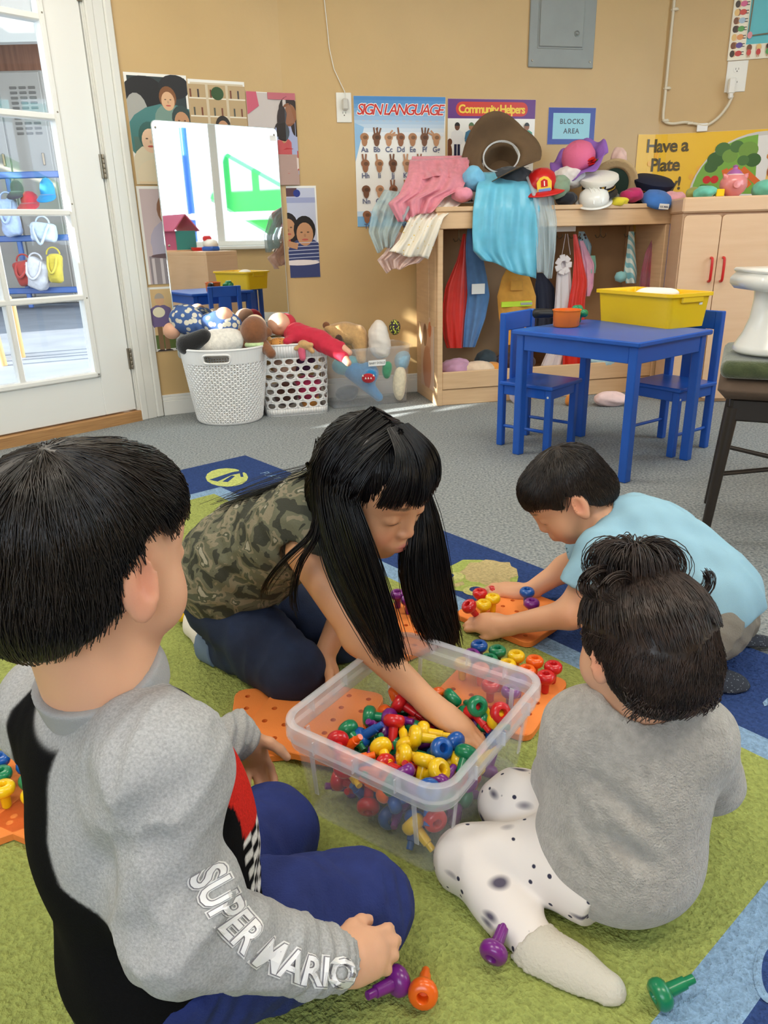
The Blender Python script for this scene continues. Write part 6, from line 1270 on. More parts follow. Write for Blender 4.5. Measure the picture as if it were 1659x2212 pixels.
# heap of pegs dropped one by one
gl, gw, cell = l0-.012, w0-.012, .006
nx_, ny_ = int(gl/cell), int(gw/cell); HM = np.zeros((nx_, ny_)); rs = np.random.default_rng(12)
XX, YY = np.meshgrid((np.arange(nx_)+.5)*cell-gl/2, (np.arange(ny_)+.5)*cell-gw/2, indexing='ij')
HAND_A, HAND_B = D(935, 1527, 1.02), D(1030, 1585, .975)
def seg_dist(p, a, b): t = np.clip(((p-a)@(b-a))/((b-a)@(b-a)), 0, 1); return float(np.linalg.norm(p-a-t*(b-a)))
BM = MW[T.name]; names = list(PEGC); placed = 0
SPH = [(0.003, .005), (.013, .0065), (.023, .0075), (.033, .008), (.0437, .0175)]
for it in range(5000):
    if placed >= 175: break
    tilt = rs.choice([rs.uniform(75, 105), rs.uniform(40, 80), rs.uniform(100, 150)], p=[.55, .25, .2]); yaw = rs.uniform(0, 360)
    Rm = np.array(Matrix.Rotation(math.radians(yaw), 3, 'Z') @ Matrix.Rotation(math.radians(tilt), 3, 'Y')); ax = Rm[:, 2]
    best = None
    for t in range(10):
        x, y = rs.uniform(-gl/2, gl/2), rs.uniform(-gw/2, gw/2); off = [(ax*(d-.025), r) for d, r in SPH]
        if any(abs(x+o[0]) > gl/2-r*.9 or abs(y+o[1]) > gw/2-r*.9 for o, r in off): continue
        z = 0.0
        for o, r in off:
            m = (XX-x-o[0])**2+(YY-y-o[1])**2 < r*r; z = max(z, (HM[m].max() if m.any() else 0)+r-o[2])
        # the heap is deeper towards the near right corner
        cost = z+.02*(x/gl)+.05*(y/gw)
        if best is None or cost < best[0]: best = (cost, x, y, z, off)
    if best is None or best[3] > .104: continue
    _, x, y, z, off = best
    wp = [np.array(BM @ Vector((x+o[0], y+o[1], z+.003+o[2]))) for o, r in off]        # keep clear of the reaching hand
    if any(seg_dist(p, HAND_A, HAND_B) < .026+r for p, (o, r) in zip(wp, off)): continue
    for o, r in off:
        d2 = (XX-x-o[0])**2+(YY-y-o[1])**2; m = d2 < r*r; HM[m] = np.maximum(HM[m], z+o[2]+np.sqrt(np.maximum(r*r-d2[m], 0))*.25-.0085)
    col = names[int(rs.integers(0, 6))]; c = np.array([x, y, z+.003])-ax*.025
    M = BM @ (Matrix.Translation(Vector(c)) @ Matrix(Rm.tolist()).to_4x4()); peg(col, M, '%s plastic peg in the heap inside the clear storage box' % col, '%s pegs heaped in the clear storage box' % col); placed += 1
# ================================================================ PEOPLE
def V3(*a): return np.array(a, float)
def local_prims(prims, C, M, s=1.0):
    out = []
    for q in prims:
        ex = [q[-1]] if isinstance(q[-1], dict) else []; a = q[:-1] if ex else q; t = a[0].lstrip('-')
        if ex and 'k' in ex[0]: ex = [{'k': ex[0]['k']*s}]
        if t == 'c': out.append((a[0], C+M@(V3(*a[1])*s), C+M@(V3(*a[2])*s), a[3]*s, a[4]*s, *ex))
        elif t == 'e': out.append((a[0], C+M@(V3(*a[1])*s), tuple(v*s for v in a[2]), M@(a[3] if len(a) > 3 else np.eye(3)), *ex))
    return out
def rotm(ax, d): return np.array(Matrix.Rotation(math.radians(d), 3, ax))
HEAD = [('e', (0, -.006, .026), (.073, .090, .080)), ('e', (0, .028, -.022), (.060, .060, .072), {'k': .03}), ('e', (0, .052, -.086), (.026, .028, .020), {'k': .03}),
        ('e', (.034, .050, -.046), (.030, .030, .032), {'k': .025}), ('e', (-.034, .050, -.046), (.030, .030, .032), {'k': .025}), ('e', (0, .066, .030), (.046, .024, .030), {'k': .03}),
        ('-e', (.030, .098, -.004), (.017, .013, .011), {'k': .012}), ('-e', (-.030, .098, -.004), (.017, .013, .011), {'k': .012}),
        ('e', (.030, .076, -.005), (.0155, .0125, .0115), {'k': .004}), ('e', (-.030, .076, -.005), (.0155, .0125, .0115), {'k': .004}),
        ('c', (0, .087, .002), (0, .0955, -.031), .0065, .0092, {'k': .012}), ('e', (.0095, .092, -.035), (.007, .008, .006), {'k': .006}), ('e', (-.0095, .092, -.035), (.007, .008, .006), {'k': .006}),
        ('e', (0, .082, -.060), (.024, .014, .018), {'k': .012}), ('e', (0, .0925, -.0575), (.0175, .0065, .0048), {'k': .004}), ('e', (0, .0905, -.0665), (.0150, .0070, .0058), {'k': .004}), ('-c', (-.014, .0985, -.0618), (.014, .0985, -.0618), .0016, .0016, {'k': .003})]
for sg in (-1, 1):
    E_ = rotm('Z', sg*-24)
    HEAD += [('e', (sg*.077, -.008, -.010), (.0075, .020, .031), E_@rotm('X', 12), {'k': .006}), ('e', (sg*.077, -.004, -.036), (.0065, .010, .011), E_, {'k': .006}), ('-e', (sg*.0855, -.002, -.006), (.0065, .0105, .019), E_@rotm('X', 12), {'k': .004}), ('c', (sg*.0785, .004, -.012), (sg*.079, .006, -.020), .0035, .003, {'k': .004})]
SKIN_BASE = {}
def skin_cols(v, base, C, M, s, lips=(186, 92, 84), blush=.35, brow=(44, 32, 28), brow_amt=.8):
    L = ((v-C)@M)/s; base = np.array(lin(base)); col = np.tile(base, (len(v), 1))
    def g(c, r): return np.exp(-(((L-V3(*c))/V3(*r))**2).sum(1))
    def mix(w, c): nonlocal col; col = col*(1-w[:, None])+np.array(lin(c))*w[:, None]
    b = np.maximum.reduce([g((.036, .075, -.042), (.02, .03, .018)), g((-.036, .075, -.042), (.02, .03, .018)), g((0, .1, -.033), (.014, .02, .01))*.6]); mix(blush*b, (226, 128, 106))
    for sg in (-1, 1): mix(.5*g((sg*.08, -.004, -.012), (.014, .022, .034)), (214, 116, 92))
    w = np.clip(1.6*np.maximum(g((0, .096, -.0575), (.0165, .02, .0052)), g((0, .094, -.0665), (.014, .02, .0062)))-.35, 0, 1); mix(np.minimum(w, .8), lips)
    for sg in (-1, 1):
        w = np.clip(1.9*np.maximum(g((sg*.024, .088, .021), (.012, .03, .0042)), g((sg*.038, .082, .0215), (.010, .03, .0038)))-.5, 0, 1); mix(np.minimum(w, brow_amt), brow)
        w = np.clip(2.0*g((sg*.030, .09, -.0115), (.0150, .02, .0026))-.6, 0, 1); mix(np.minimum(w, .92), (26, 20, 20))     # lash line of a lowered lid
    return np.concatenate([col, np.ones((len(v), 1))], 1)
def skin_mat():
    m = mat('skin', (255, 255, 255), .48, attr=True, bump=.05, bscale=500); b = m.node_tree.nodes['Principled BSDF']; b.inputs['Subsurface Weight'].default_value = .12; b.inputs['Subsurface Radius'].default_value = (.010, .004, .002); b.inputs['Subsurface Scale'].default_value = 1.0; return m
M_SKIN = skin_mat()
def hand(W, fwd, nrm, side, s=1.0, curl=(40, 40, 42, 45), thumb=(30, .9), spread=.055):
    """palm and five fingers; nrm = back of the hand, side = +1 when the thumb is on the right of fwd x nrm"""
    f = V3(*fwd); f /= np.linalg.norm(f); n = V3(*nrm); n -= f*(n@f); n /= np.linalg.norm(n); r = np.cross(f, n)*side; M = np.stack([r, f, n], 1); W = V3(*W)
    P = [[('e', W+f*.034*s, (.027*s, .040*s, .0135*s), M), ('e', W+f*.05*s+r*.004*s, (.025*s, .022*s, .012*s), M, {'k': .01}), ('c', W-f*.012*s, W+f*.02*s, .0185*s, .0185*s, {'k': .02}), ('e', W+f*.024*s+r*.017*s-n*.005*s, (.013*s, .022*s, .011*s), M, {'k': .01})]]
    L = [(.026, .018, .014), (.029, .020, .0145), (.027, .0185, .014), (.021, .014, .012)]; xo = [.0185, .0065, -.0055, -.0165]; yo = [.062, .066, .063, .055]; rr = [.0078, .0080, .0076, .0068]
    for i in range(4):
        p = W+f*yo[i]*s+r*xo[i]*s; a = 0.0; sp = spread*(1.5-i); ch = []
        for k, (ln, w) in enumerate(zip(L[i], (.55, 1.0, .75))):
            a += math.radians(curl[i])*w; d = f*math.cos(a)-n*math.sin(a)+r*sp*math.cos(a); d /= np.linalg.norm(d); q = p+d*ln*s; ch.append(('c', p, q, rr[i]*s*(1-.06*k), rr[i]*s*(.94-.07*k), {'k': .0025})); p = q
        P.append(ch)
    p = W+f*.016*s+r*.02*s-n*.004*s; a = math.radians(thumb[0]); ch = []
    for k, (ln, w) in enumerate(((.026, 0), (.021, .5), (.017, 1.0))):
        th = thumb[1]-a*w*.9; d = f*math.cos(th)+r*math.sin(th)-n*math.sin(a*(.4+.5*w)); d /= np.linalg.norm(d); q = p+d*ln*s; ch.append(('c', p, q, (.0105-.0012*k)*s, (.0098-.0014*k)*s, {'k': .004})); p = q
    P.append(ch); return P
def hand_fn(P):
    palm = chain(P[0], .006); fs = [chain(c, .003) for c in P[1:]]
    def fn(X):
        d = palm(X)
        for f in fs: d = smin(d, f(X), .0045)
        return d
    return near(fn, flat(P), .02)
def flat(*lists):
    out = []
    for l in lists:
        for q in l:
            if isinstance(q, list): out += flat(q)
            else: out.append(q)
    return out
def gradn(fn, P, e=.0015):
    g = np.stack([fn((P+d).astype(np.float32))-fn((P-d).astype(np.float32)) for d in np.eye(3)*e], 1); return g/(np.linalg.norm(g, axis=1, keepdims=True)+1e-9)
def groom(fn, verts, n, crown, length, steps=9, lift=.003, r0=.0013, r1=.0003, seed=0, wave=0.0, flow=None, jit=.25, clump=None):
    """strands rooted on the cap surface, combed away from the crown along the surface"""
    rs = np.random.default_rng(seed); p = verts[rs.integers(0, len(verts), n)]; P = [p]; cr = V3(*crown); ln = length*rs.uniform(.7, 1.15, n); J = rs.normal(size=(n, 3))*jit
    if clump: J = np.round(J*clump)/clump
    for k in range(steps):
        g = gradn(fn, P[-1]); d = (P[-1]-cr)+J*np.linalg.norm(P[-1]-cr, axis=1, keepdims=True)
        if flow is not None: d = d/np.linalg.norm(d, axis=1, keepdims=True)+flow(P[-1])
        d -= g*(d*g).sum(1, keepdims=True); d /= np.linalg.norm(d, axis=1, keepdims=True)+1e-9
        q = P[-1]+d*(ln/steps)[:, None]; dist = fn(q.astype(np.float32)); q = q-g*(dist-lift*(k+1)/steps*rs.uniform(.3, 1.4, n))[:, None]; P.append(q)
    P = np.stack(P, 1); r = np.linspace(r0, r1, steps+1)[None]*rs.uniform(.7, 1.3, (n, 1)); return P, r
def add_strands(name, P, r, material, parent, n=3):
    v, f = strand_mesh(P, r, n); inv = np.array(MW[parent.name].inverted()); v = v@inv[:3, :3].T+inv[:3, 3]; return obj(name, None, material, parent, smooth=180, mesh=np_mesh(name, v, f))
def hair_mat(name, col, rough=.38, col2=None): return mat(name, col, rough, col2=col2 or tuple(min(255, int(c*1.6)+6) for c in col), vscale=60, spec=.5)
def person(label, base, grp=None): return thing('person', label, 'person', (base[0], base[1], RUGZ))
def fold(P, d, amp, f, seed, ridge=True):
    n = fnoise(P, f, seed); return d+(amp*(np.abs(n)*1.6-.5) if ridge else amp*n)
def garment(name, fn, prims, h, m, parent, pad=.03, colfn=None, **k):
    lo, hi = bounds(prims, pad); lo = np.array(lo); lo[2] = max(lo[2], RUGZ-.004); return solid(name, fn, lo, hi, h, m, parent, colfn=colfn, **k)
def cut(fn, c, n, k=.003): c = A3(c); n = A3(n)/np.linalg.norm(n); return lambda P: smax(fn(P), (P-c)@n, k)      # keep the side against n
def lcut(fn, c, n, R=.075, k=.003):
    c = A3(c); n = A3(n)/np.linalg.norm(n)
    def f(P):
        d = fn(P); X = P-c; m = (X*X).sum(1) < R*R
        if m.any(): d = d.copy(); d[m] = smax(d[m], X[m]@n, k)
        return d
    return f
def floor_cut(fn, z=RUGZ+.0015): return lambda P: np.maximum(fn(P), z-P[:, 2])
def march(fn, pts_px, t0=.2, t1=2.5, off=.001):
    d = np.array([_ray(x, y) for x, y in pts_px]); d /= np.linalg.norm(d, axis=1, keepdims=True); t = np.full(len(d), t0)
    for _ in range(80): t = np.minimum(t+.8*fn((_O+d*t[:, None]).astype(np.float32)), t1)
    return _O+d*(t-off)[:, None], t
# ---------------------------------------------------------------- near boy, black and grey raglan shirt
def near_boy():
    pel, ch, nk = D(340, 2050, .585), D(245, 1710, .60), D(222, 1455, .60)
    base = G(330, 2120); T = person('boy in black and grey raglan shirt kneeling at the left with back turned', base)
    C = D(186, 1206, .605); Hm = frame((.50, .84, -.16), (.02, .10, 1)); s = .95
    rsh, rel, rwr = D(352, 1645, .53), D(392, 2000, .485), D(722, 2082, .535)
    lsh, lel, lwr = D(118, 1532, .68), D(345, 1665, .81), D(518, 1586, .92)
    rhp, rkn = D(395, 2060, .575), D(772, 1962, .685); lhp, lkn = D(330, 1960, .66), D(585, 1800, .825)
    ran, lan = D(440, 2130, .61), D(300, 2110, .62); rto, lto = D(330, 2230, .57), D(230, 2190, .59)
    hp = local_prims(HEAD, C, Hm, s); neck = [('c', C+Hm@V3(0, -.022, -.05), nk+[0, 0, -.02], .042, .047)]
    hr = hand(rwr, D(800, 2062, .56)-rwr, (.1, -.6, .8), -1, .92, (25, 25, 28, 30), (25, .42)); hl = hand(lwr, D(548, 1640, .93)-lwr, (-.3, .5, .8), 1, .9, (30, 30, 32, 34))
    arms = [('c', rsh, rel, .026, .026), ('c', rel, rwr, .026, .021)]; arml = [('c', lsh, lel, .026, .026), ('c', lel, lwr, .026, .021)]
    tor = [('c', pel, ch, .048, .046), ('c', ch, nk, .044, .042), ('c', rsh, lsh, .024, .024)]; legs = [('c', rhp, rkn, .06, .045), ('c', rkn, ran, .04, .03), ('c', lhp, lkn, .06, .045), ('c', lkn, lan, .04, .03)]
    fh = union([near(chain(hp, .02), hp, .045), chain(neck, .02)], .022); fa = union([chain(arms, .02), hand_fn(hr)], .008); fl = union([chain(arml, .02), hand_fn(hl)], .008)
    fb = floor_cut(union([union([fh, chain(tor, .04)], .03), fa, fl, chain(legs, .03)], .004))
    allp = flat(hp, neck, arms, arml, tor, legs, hr, hl); sk = (226, 172, 138)
    garment('body', fb, allp, .0034, M_SKIN, T, colfn=lambda v: skin_cols(v, sk, C, Hm, s))
    # shirt
    axis = (ch-pel)/np.linalg.norm(ch-pel); front = V3(.90, .43, 0); side = V3(.43, -.90, 0)
    tb = [('e', pel*.4+ch*.6+front*.048, (.082, .082, .125), np.stack([side, front, V3(0, 0, 1)], 1)), ('e', (pel+ch)/2+front*.010, (.098, .092, .155), np.stack([side, front, V3(0, 0, 1)], 1)), ('e', ch+front*.012+[0, 0, .0], (.104, .090, .115), np.stack([side, front, V3(0, 0, 1)], 1)), ('e', pel+front*.006+[0, 0, .005], (.102, .098, .085), np.stack([side, front, V3(0, 0, 1)], 1)), ('c', rsh*.6+nk*.4+[0, 0, -.022], lsh*.6+nk*.4+[0, 0, -.022], .048, .048)]
    sr = [('c', nk*.45+rsh*.55+[0, 0, -.03], rsh, .048, .052), ('c', rsh, rel, .052, .047), ('c', rel, rwr*.96+rel*.04, .047, .032)]; sl = [('c', nk*.45+lsh*.55+[0, 0, -.03], lsh, .048, .05), ('c', lsh, lel, .056, .046), ('c', lel, lwr, .044, .034)]
    ft, fsr, fsl = chain(tb, .05), chain(sr, .03), chain(sl, .03)
    def slv(P): return fold(P, np.minimum(fsr(P), fsl(P)), .0045, 34, 4)
    neckhole = chain([('c', C+Hm@V3(0, -.02, -.06), nk+[0, 0, -.01], .046, .052)], .01)
    def fs(P):
        d = smin(ft(P)+.0028*fnoise(P, 26, 8), slv(P), .028)
        # folds that run from the armpit and down the hanging sleeve
        X = P-A3(rsh); u = X@A3((rel-rsh)/np.linalg.norm(rel-rsh)); d = d+.003*np.sin(u*62+X[:, 0]*70)*np.exp(-((u-.07)/.09)**2)*np.exp(-(np.maximum(fsr(P), 0)/.03)**2)
        X = P-A3(rwr); u = np.abs(X@A3((rel-rwr)/np.linalg.norm(rel-rwr))); d = d+.0028*np.sin(u*330)*np.exp(-(u/.055)**2)
        d = smax(d, -neckhole(P), .004); return d
    wdir = (rwr-rel)/np.linalg.norm(rwr-rel); fs2 = lcut(lcut(fs, rwr+wdir*.012, wdir), lwr+(lwr-lel)/np.linalg.norm(lwr-lel)*.012, lwr-lel); fs2 = cut(fs2, pel+[0, 0, -.062], (-.1, -.2, -1))
    grey, black = np.array(lin((176, 176, 176))), np.array(lin((16, 16, 18)))
    def colf(v):
        P = v.astype(np.float32); sd = (P-A3(ch))@A3(side); fr = (P-A3(ch))@A3(front); z = P[:, 2]; zt, zp = nk[2], rsh[2]-.135
        seam = np.interp(z, [zp, zp+.02, zp+.06, zt], [.105, .078, .062, .045]); sig = lambda q: 1/(1+np.exp(-np.clip(q/.0007, -40, 40)))
        w = sig(sd-seam)*sig(z-zp); lw = sig(-sd-seam-.01)*sig(z-zp); arm = sig(ft(P)-np.minimum(fsr(P), fsl(P))-.004); w = np.maximum(np.maximum(w, lw), arm)
        w = w*(1-sig(fr-np.interp(z, [zp, zt], [.075, .045]))*(1-arm))
        nk_ = 1/(1+np.exp((neckhole(P)-.020)/.001)); w = np.maximum(w, nk_)
        c = black*(1-w[:, None])+grey*w[:, None]
        # printed graphic on the chest: checks and a red stripe
        up = P[:, 2]-pel[2]; chk = ((np.floor(up/.011)+np.floor(sd/.011)) % 2) > 0; m = (fr > .055) & (w < .3) & (up > .05) & (up < .27) & (np.abs(sd) < .075); r_ = m & (up > .15) & (up < .215)
        c[m & chk & ~r_] = lin((236, 236, 236)); c[r_] = lin((206, 44, 36)); return np.concatenate([c, np.ones((len(v), 1))], 1)
    garment('raglan_shirt', fs2, flat(tb, sr, sl), .0036, attr_fabric('marl_jersey', .95, 420, .22, .35, 700, .002), T, colfn=colf)
    col = [('t', nk+Hm@V3(0, -.004, .004)*0+[.004, .004, .004], .0, .0, np.eye(3))]
    cfn = lambda P: np.abs(neckhole(P)-.003)-.005
    cpl = frame((.2, .3, .05), (.14, .18, 1)); cc = nk+[0, 0, -.006]
    band = lambda P: np.maximum(cfn(P), np.abs((P-A3(cc))@A3(V3(-.08, -.22, 1)/1.03))-.0150)
    solid('collar', band, cc-.1, cc+.1, .0026, mat('grey_rib', (164, 164, 164), .95, bump=.4, bscale=600), T)
    # trousers
    M_TR = mat('royal_blue_twill', (34, 52, 122), .85, col2=(26, 42, 104), vscale=30, bump=.3, bscale=400)
    tr = [('c', rhp, rkn, .088, .066), ('c', rkn, ran, .058, .052)]; tl = [('c', lhp, lkn, .086, .064), ('c', lkn, lan, .056, .05)]; pv = [('e', pel+[.01, .01, -.015], (.092, .085, .075))]
    fr_, fl_, fp_ = chain(tr, .03), chain(tl, .03), chain(pv, .03)
    def ftr(P):
        a = fold(P, fr_(P), .004, 36, 21); b = fold(P, fl_(P), .004, 36, 23); X = P-A3(rhp); u = X@A3((rkn-rhp)/np.linalg.norm(rkn-rhp)); a = a-.0022*np.exp(-((u-.105)/.006)**2)
        return smin(smin(a, b, .012), fp_(P), .03)
    garment('trousers', floor_cut(cut(ftr, pel+[0, 0, .035], (0, 0, 1))), flat(tr, tl, pv), .0038, M_TR, T)
    for sg, a, t in ((0, ran, rto), (1, lan, lto)):
        q = (t-a)/np.linalg.norm(t-a); z = V3(0, 0, 1); a2 = V3(a[0], a[1], .045); t2 = V3(t[0], t[1], .03)
        if sg == 0: a2, t2 = G(430, 2212, .042), G(285, 2192, .036)
        else: a2, t2 = G(300, 2165, .042), G(215, 2130, .036)
        q = (t2-a2)/np.linalg.norm(t2-a2)
        sh = garment('shoe', floor_cut(chain([('c', a2, t2, .040, .033), ('e', (a2+t2)/2, (.05, .05, .04))], .02)), [('c', a2, t2, .05, .05)], .004, mat('dark_shoe', (34, 36, 38), .6), T)
        for k in (0, 1): m = a2*(.75-.4*k)+t2*(.25+.4*k); r = np.cross(q, z); obj('shoe_stripe', MB().tube([m+r*.043*math.cos(w)+z*.043*math.sin(w) for w in np.linspace(.15, PI-.15, 12)], .0035, 6), mat('tan_stripe', (186, 170, 144), .6), sh, world=True, smooth=60)
    # hair
    cap_l = [('e', (0, -.010, .032), (.0805, .097, .0800)), ('e', (0, -.040, -.030), (.066, .066, .055), {'k': .03}), ('e', (0, .048, .056), (.062, .042, .042), {'k': .03})]
    cap0 = chain(local_prims(cap_l, C, Hm, s), .03)
    def hl_(P):
        L = ((P-A3(C))@A3(Hm))/s; y, z, x = L[:, 1], L[:, 2], np.abs(L[:, 0])
        line = np.interp(y, [-.13, -.07, -.035, -.012, .004, .02, .045, .07, .12], [-.082, -.076, -.052, -.03, .030, .034, .022, .036, .05]); return (line-z)*s
    capf = lambda P: smax(cap0(P), hl_(P), .006)
    M_H = hair_mat('near_boy_hair', (15, 12, 11), .36, (34, 26, 21))
    lo, hi = C-.135*s, C+.135*s; hb = solid('hair', lambda P: capf(P)+.0012*fnoise(P, 160, 5), lo, hi, .003, M_H, T)
    inv = np.array(MW[T.name]); v = np.array([p.co for p in hb.data.vertices]); v = v@inv[:3, :3].T+inv[:3, 3]; v = v[hl_(v.astype(np.float32)) < -.006]
    crown = C+Hm@V3(0.01, -.045, .115)*s
    P, r = groom(cap0, v, 6400, crown, .05, 5, .0016, .0008, .0003, 3, jit=.06); k_ = hl_(P[:, -1].astype(np.float32)) < .004; add_strands('hair_strands', P[k_], r[k_], M_H, hb)
    top = v[((v-C)@Hm)[:, 2] > .03*s]; P, r = groom(cap0, top, 4600, crown, .085, 7, .004, .0009, .0004, 4, jit=.10, clump=9); k_ = hl_(P[:, -1].astype(np.float32)) < .006; add_strands('hair_strands', P[k_], r[k_], M_H, hb)
    # lettering down the sleeve
    path = np.array([(438, 1880), (500, 1990), (570, 2062), (660, 2100), (770, 2108)], float); seg = np.r_[0, np.cumsum(np.linalg.norm(np.diff(path, axis=0), axis=1))]
    for bold, colr, off in ((.075, (238, 236, 234), .0012), (.042, (140, 136, 142), .0020), (.018, (242, 240, 240), .0028)):
        tv, tf = text_mesh('SUPER MARIO', 1.0, bold=bold, align='LEFT', space=.98); import bmesh
        bm = bmesh.new(); bv = [bm.verts.new(p) for p in tv]
        for f in tf:
            try: bm.faces.new([bv[i] for i in f])
            except ValueError: pass
        bmesh.ops.remove_doubles(bm, verts=bm.verts, dist=1e-5); bmesh.ops.triangulate(bm, faces=bm.faces); bmesh.ops.subdivide_edges(bm, edges=bm.edges, cuts=1); bmesh.ops.triangulate(bm, faces=bm.faces)
        tv = np.array([p.co for p in bm.verts]); tf = [tuple(x.index for x in f.verts) for f in bm.faces] if (bm.verts.index_update() or True) else 0; bm.free()
        W_ = tv[:, 0].max(); u = tv[:, 0]/W_*seg[-1]; sz = np.interp(tv[:, 0]/W_, [0, 1], [118, 84]); yy = tv[:, 1]*sz
        cx = np.interp(u, seg, path[:, 0]); cy = np.interp(u, seg, path[:, 1]); e = 14; tx = np.interp(u+e, seg, path[:, 0])-np.interp(u-e, seg, path[:, 0]); ty = np.interp(u+e, seg, path[:, 1])-np.interp(u-e, seg, path[:, 1]); l = np.hypot(tx, ty)+1e-9
        px_ = np.stack([cx+ty/l*yy, cy-tx/l*yy], 1); Q, t = march(fs, px_, .25, 1.0, off); mb = MB(); mb.add(Q, [f for f in tf if max(t[list(f)])-min(t[list(f)]) < .03 and max(t[list(f)]) < .95], 0, colr); obj('sleeve_lettering', mb, PRINT, T, world=True)
    return T
near_boy()
# ---------------------------------------------------------------- girl with long black hair
def girl():
    pel, ch, nk = D(492, 1250, 1.40), D(615, 1150, 1.31), D(742, 1105, 1.22)
    T = person('girl with long black hair and camouflage top reaching into the box', G(600, 1440))
    C = D(802, 1046, 1.165); Hm = frame((.66, -.62, -.36), (.17, -.15, .96)); s = 1.03
    rsh, rel, rwr = D(662, 1195, 1.185), D(778, 1375, 1.12), D(935, 1527, 1.02)
    lsh, lel, lwr = D(760, 1165, 1.33), D(752, 1300, 1.31), D(700, 1418, 1.265)
    rhp, rkn = D(482, 1302, 1.37), D(634, 1450, 1.235); lhp, lkn = D(540, 1290, 1.47), D(735, 1372, 1.40)
    ran, lan = D(462, 1388, 1.40), D(520, 1350, 1.52); rto = D(428, 1352, 1.50); lto = D(480, 1330, 1.60)
    hp = local_prims(HEAD, C, Hm, s); neck = [('c', C+Hm@V3(0, -.022, -.05)*s, nk, .040, .045)]
    hr = hand(rwr, D(1015, 1575, .985)-rwr+[0, 0, -.01], (.45, -.1, .88), -1, 1.02, (30, 30, 32, 36), (42, .55)); hl = hand(lwr+[0, 0, -.01], D(716, 1462, 1.235)-lwr, (.2, .75, .5), 1, 1.0, (55, 58, 60, 60), (30, .6))
    armr = [('c', rsh, rel, .036, .030), ('c', rel, rwr, .030, .0205)]; arml = [('c', lsh, lel, .034, .029), ('c', lel, lwr, .028, .021)]
    tor = [('c', pel, ch, .06, .06), ('c', ch, nk, .055, .042), ('c', rsh*.8+nk*.2, lsh*.8+nk*.2, .038, .038)]; feet = [('c', ran, rto, .028, .024), ('c', lan, lto, .028, .024)]
    fh = union([near(chain(hp, .02), hp, .045), chain(neck, .02)], .02); fa = union([chain(armr, .02), hand_fn(hr)], .008); fl = union([chain(arml, .02), hand_fn(hl)], .008)
    ft0 = chain(tor, .04)
    fb = floor_cut(union([union([union([fh, ft0], .03), fa], .022), fl, chain(feet, .02)], .006)); sk = (214, 158, 118)
    garment('body', fb, flat(hp, neck, armr, arml, tor, feet, hr, hl), .0036, M_SKIN, T, colfn=lambda v: skin_cols(v, sk, C, Hm, s, lips=(196, 100, 100)))
    # camouflage top
    ax = (ch-pel)/np.linalg.norm(ch-pel); sd = np.cross(ax, V3(0, 0, 1)); sd /= np.linalg.norm(sd); nr = np.cross(sd, ax); B = np.stack([sd, ax, nr], 1)
    tb = [('e', pel*.6+ch*.4+nr*.01, (.122, .16, .112), B), ('e', ch*.75+nk*.25, (.115, .135, .092), B), ('e', pel+ax*.01, (.118, .085, .105), B), ('c', rsh*.75+nk*.25+[0, 0, .002], lsh*.75+nk*.25, .052, .05)]
    ftop = chain(tb, .045)
    def fs(P):
        d = ftop(P); X = P-A3(ch); a = X@A3(ax); d = fold(P, d, .006, 30, 31); up = np.clip(X@A3(nr)/.08, 0, 1); d = d+.0016*np.sin(a*330+.8*np.sin(X@A3(sd)*90))*up*np.clip((a+.12)/.1, 0, 1)
        d = smax(d, -chain([('c', rsh, rel, .045, .046)], .01)(P), .006); d = smax(d, -chain([('c', lsh, lel, .045, .046)], .01)(P), .006); d = smax(d, -chain([('c', C, nk+(nk-ch)*.15, .055, .058)], .01)(P), .006); return d
    m = mat('camouflage_jersey', (90, 92, 74), .9, bump=.25, bscale=300); N = m.node_tree.nodes; L = m.node_tree.links; tc = N.new('ShaderNodeTexCoord'); n = N.new('ShaderNodeTexNoise'); n.inputs['Scale'].default_value = 26; n.inputs['Detail'].default_value = 2.5; n.inputs['Distortion'].default_value = .6; L.new(tc.outputs['Object'], n.inputs['Vector']); r = N.new('ShaderNodeValToRGB'); r.color_ramp.interpolation = 'CONSTANT'; e = r.color_ramp.elements
    e[0].position = 0; e[0].color = (*lin((58, 60, 50)), 1); e[1].position = .44; e[1].color = (*lin((104, 104, 84)), 1)
    for p, c in ((.52, (136, 128, 106)), (.59, (84, 88, 70)), (.65, (164, 158, 140))): q = e.new(p); q.color = (*lin(c), 1)
    L.new(n.outputs['Fac'], r.inputs['Fac']); L.new(r.outputs['Color'], N['Principled BSDF'].inputs['Base Color'])
    garment('camouflage_top', cut(fs, pel-ax*.075, -ax), tb, .0042, m, T)
    # jeans
    M_J = mat('dark_denim', (30, 46, 78), .85, col2=(20, 32, 58), vscale=18, bump=.25, bscale=500)
    jr = [('c', rhp, rkn, .078, .060), ('c', rkn, ran, .058, .044)]; jl = [('c', lhp, lkn, .085, .064), ('c', lkn, lan, .06, .044)]; pv = [('e', pel+[.01, 0, -.02], (.095, .1, .09))]; a_, b_, c_ = chain(jr, .025), chain(jl, .025), chain(pv, .03)
    fj = lambda P: smin(smin(fold(P, a_(P), .004, 34, 41), fold(P, b_(P), .004, 34, 43), .008), c_(P), .03)
    rd = (ran-rkn)/np.linalg.norm(ran-rkn); garment('jeans', floor_cut(cut(fj, ran+rd*.005, rd)), flat(jr, jl, pv), .0042, M_J, T)
    cf = lambda P: np.maximum(chain([('c', ran-rd*.05, ran+rd*.012, .050, .047)], .01)(P), np.maximum((P-A3(ran+rd*.008))@A3(rd), -(P-A3(ran-rd*.045))@A3(rd))); solid('rolled_cuff', floor_cut(cf), ran-.08, ran+.08, .004, mat('pale_denim', (104, 124, 150), .85, bump=.25, bscale=500), T)
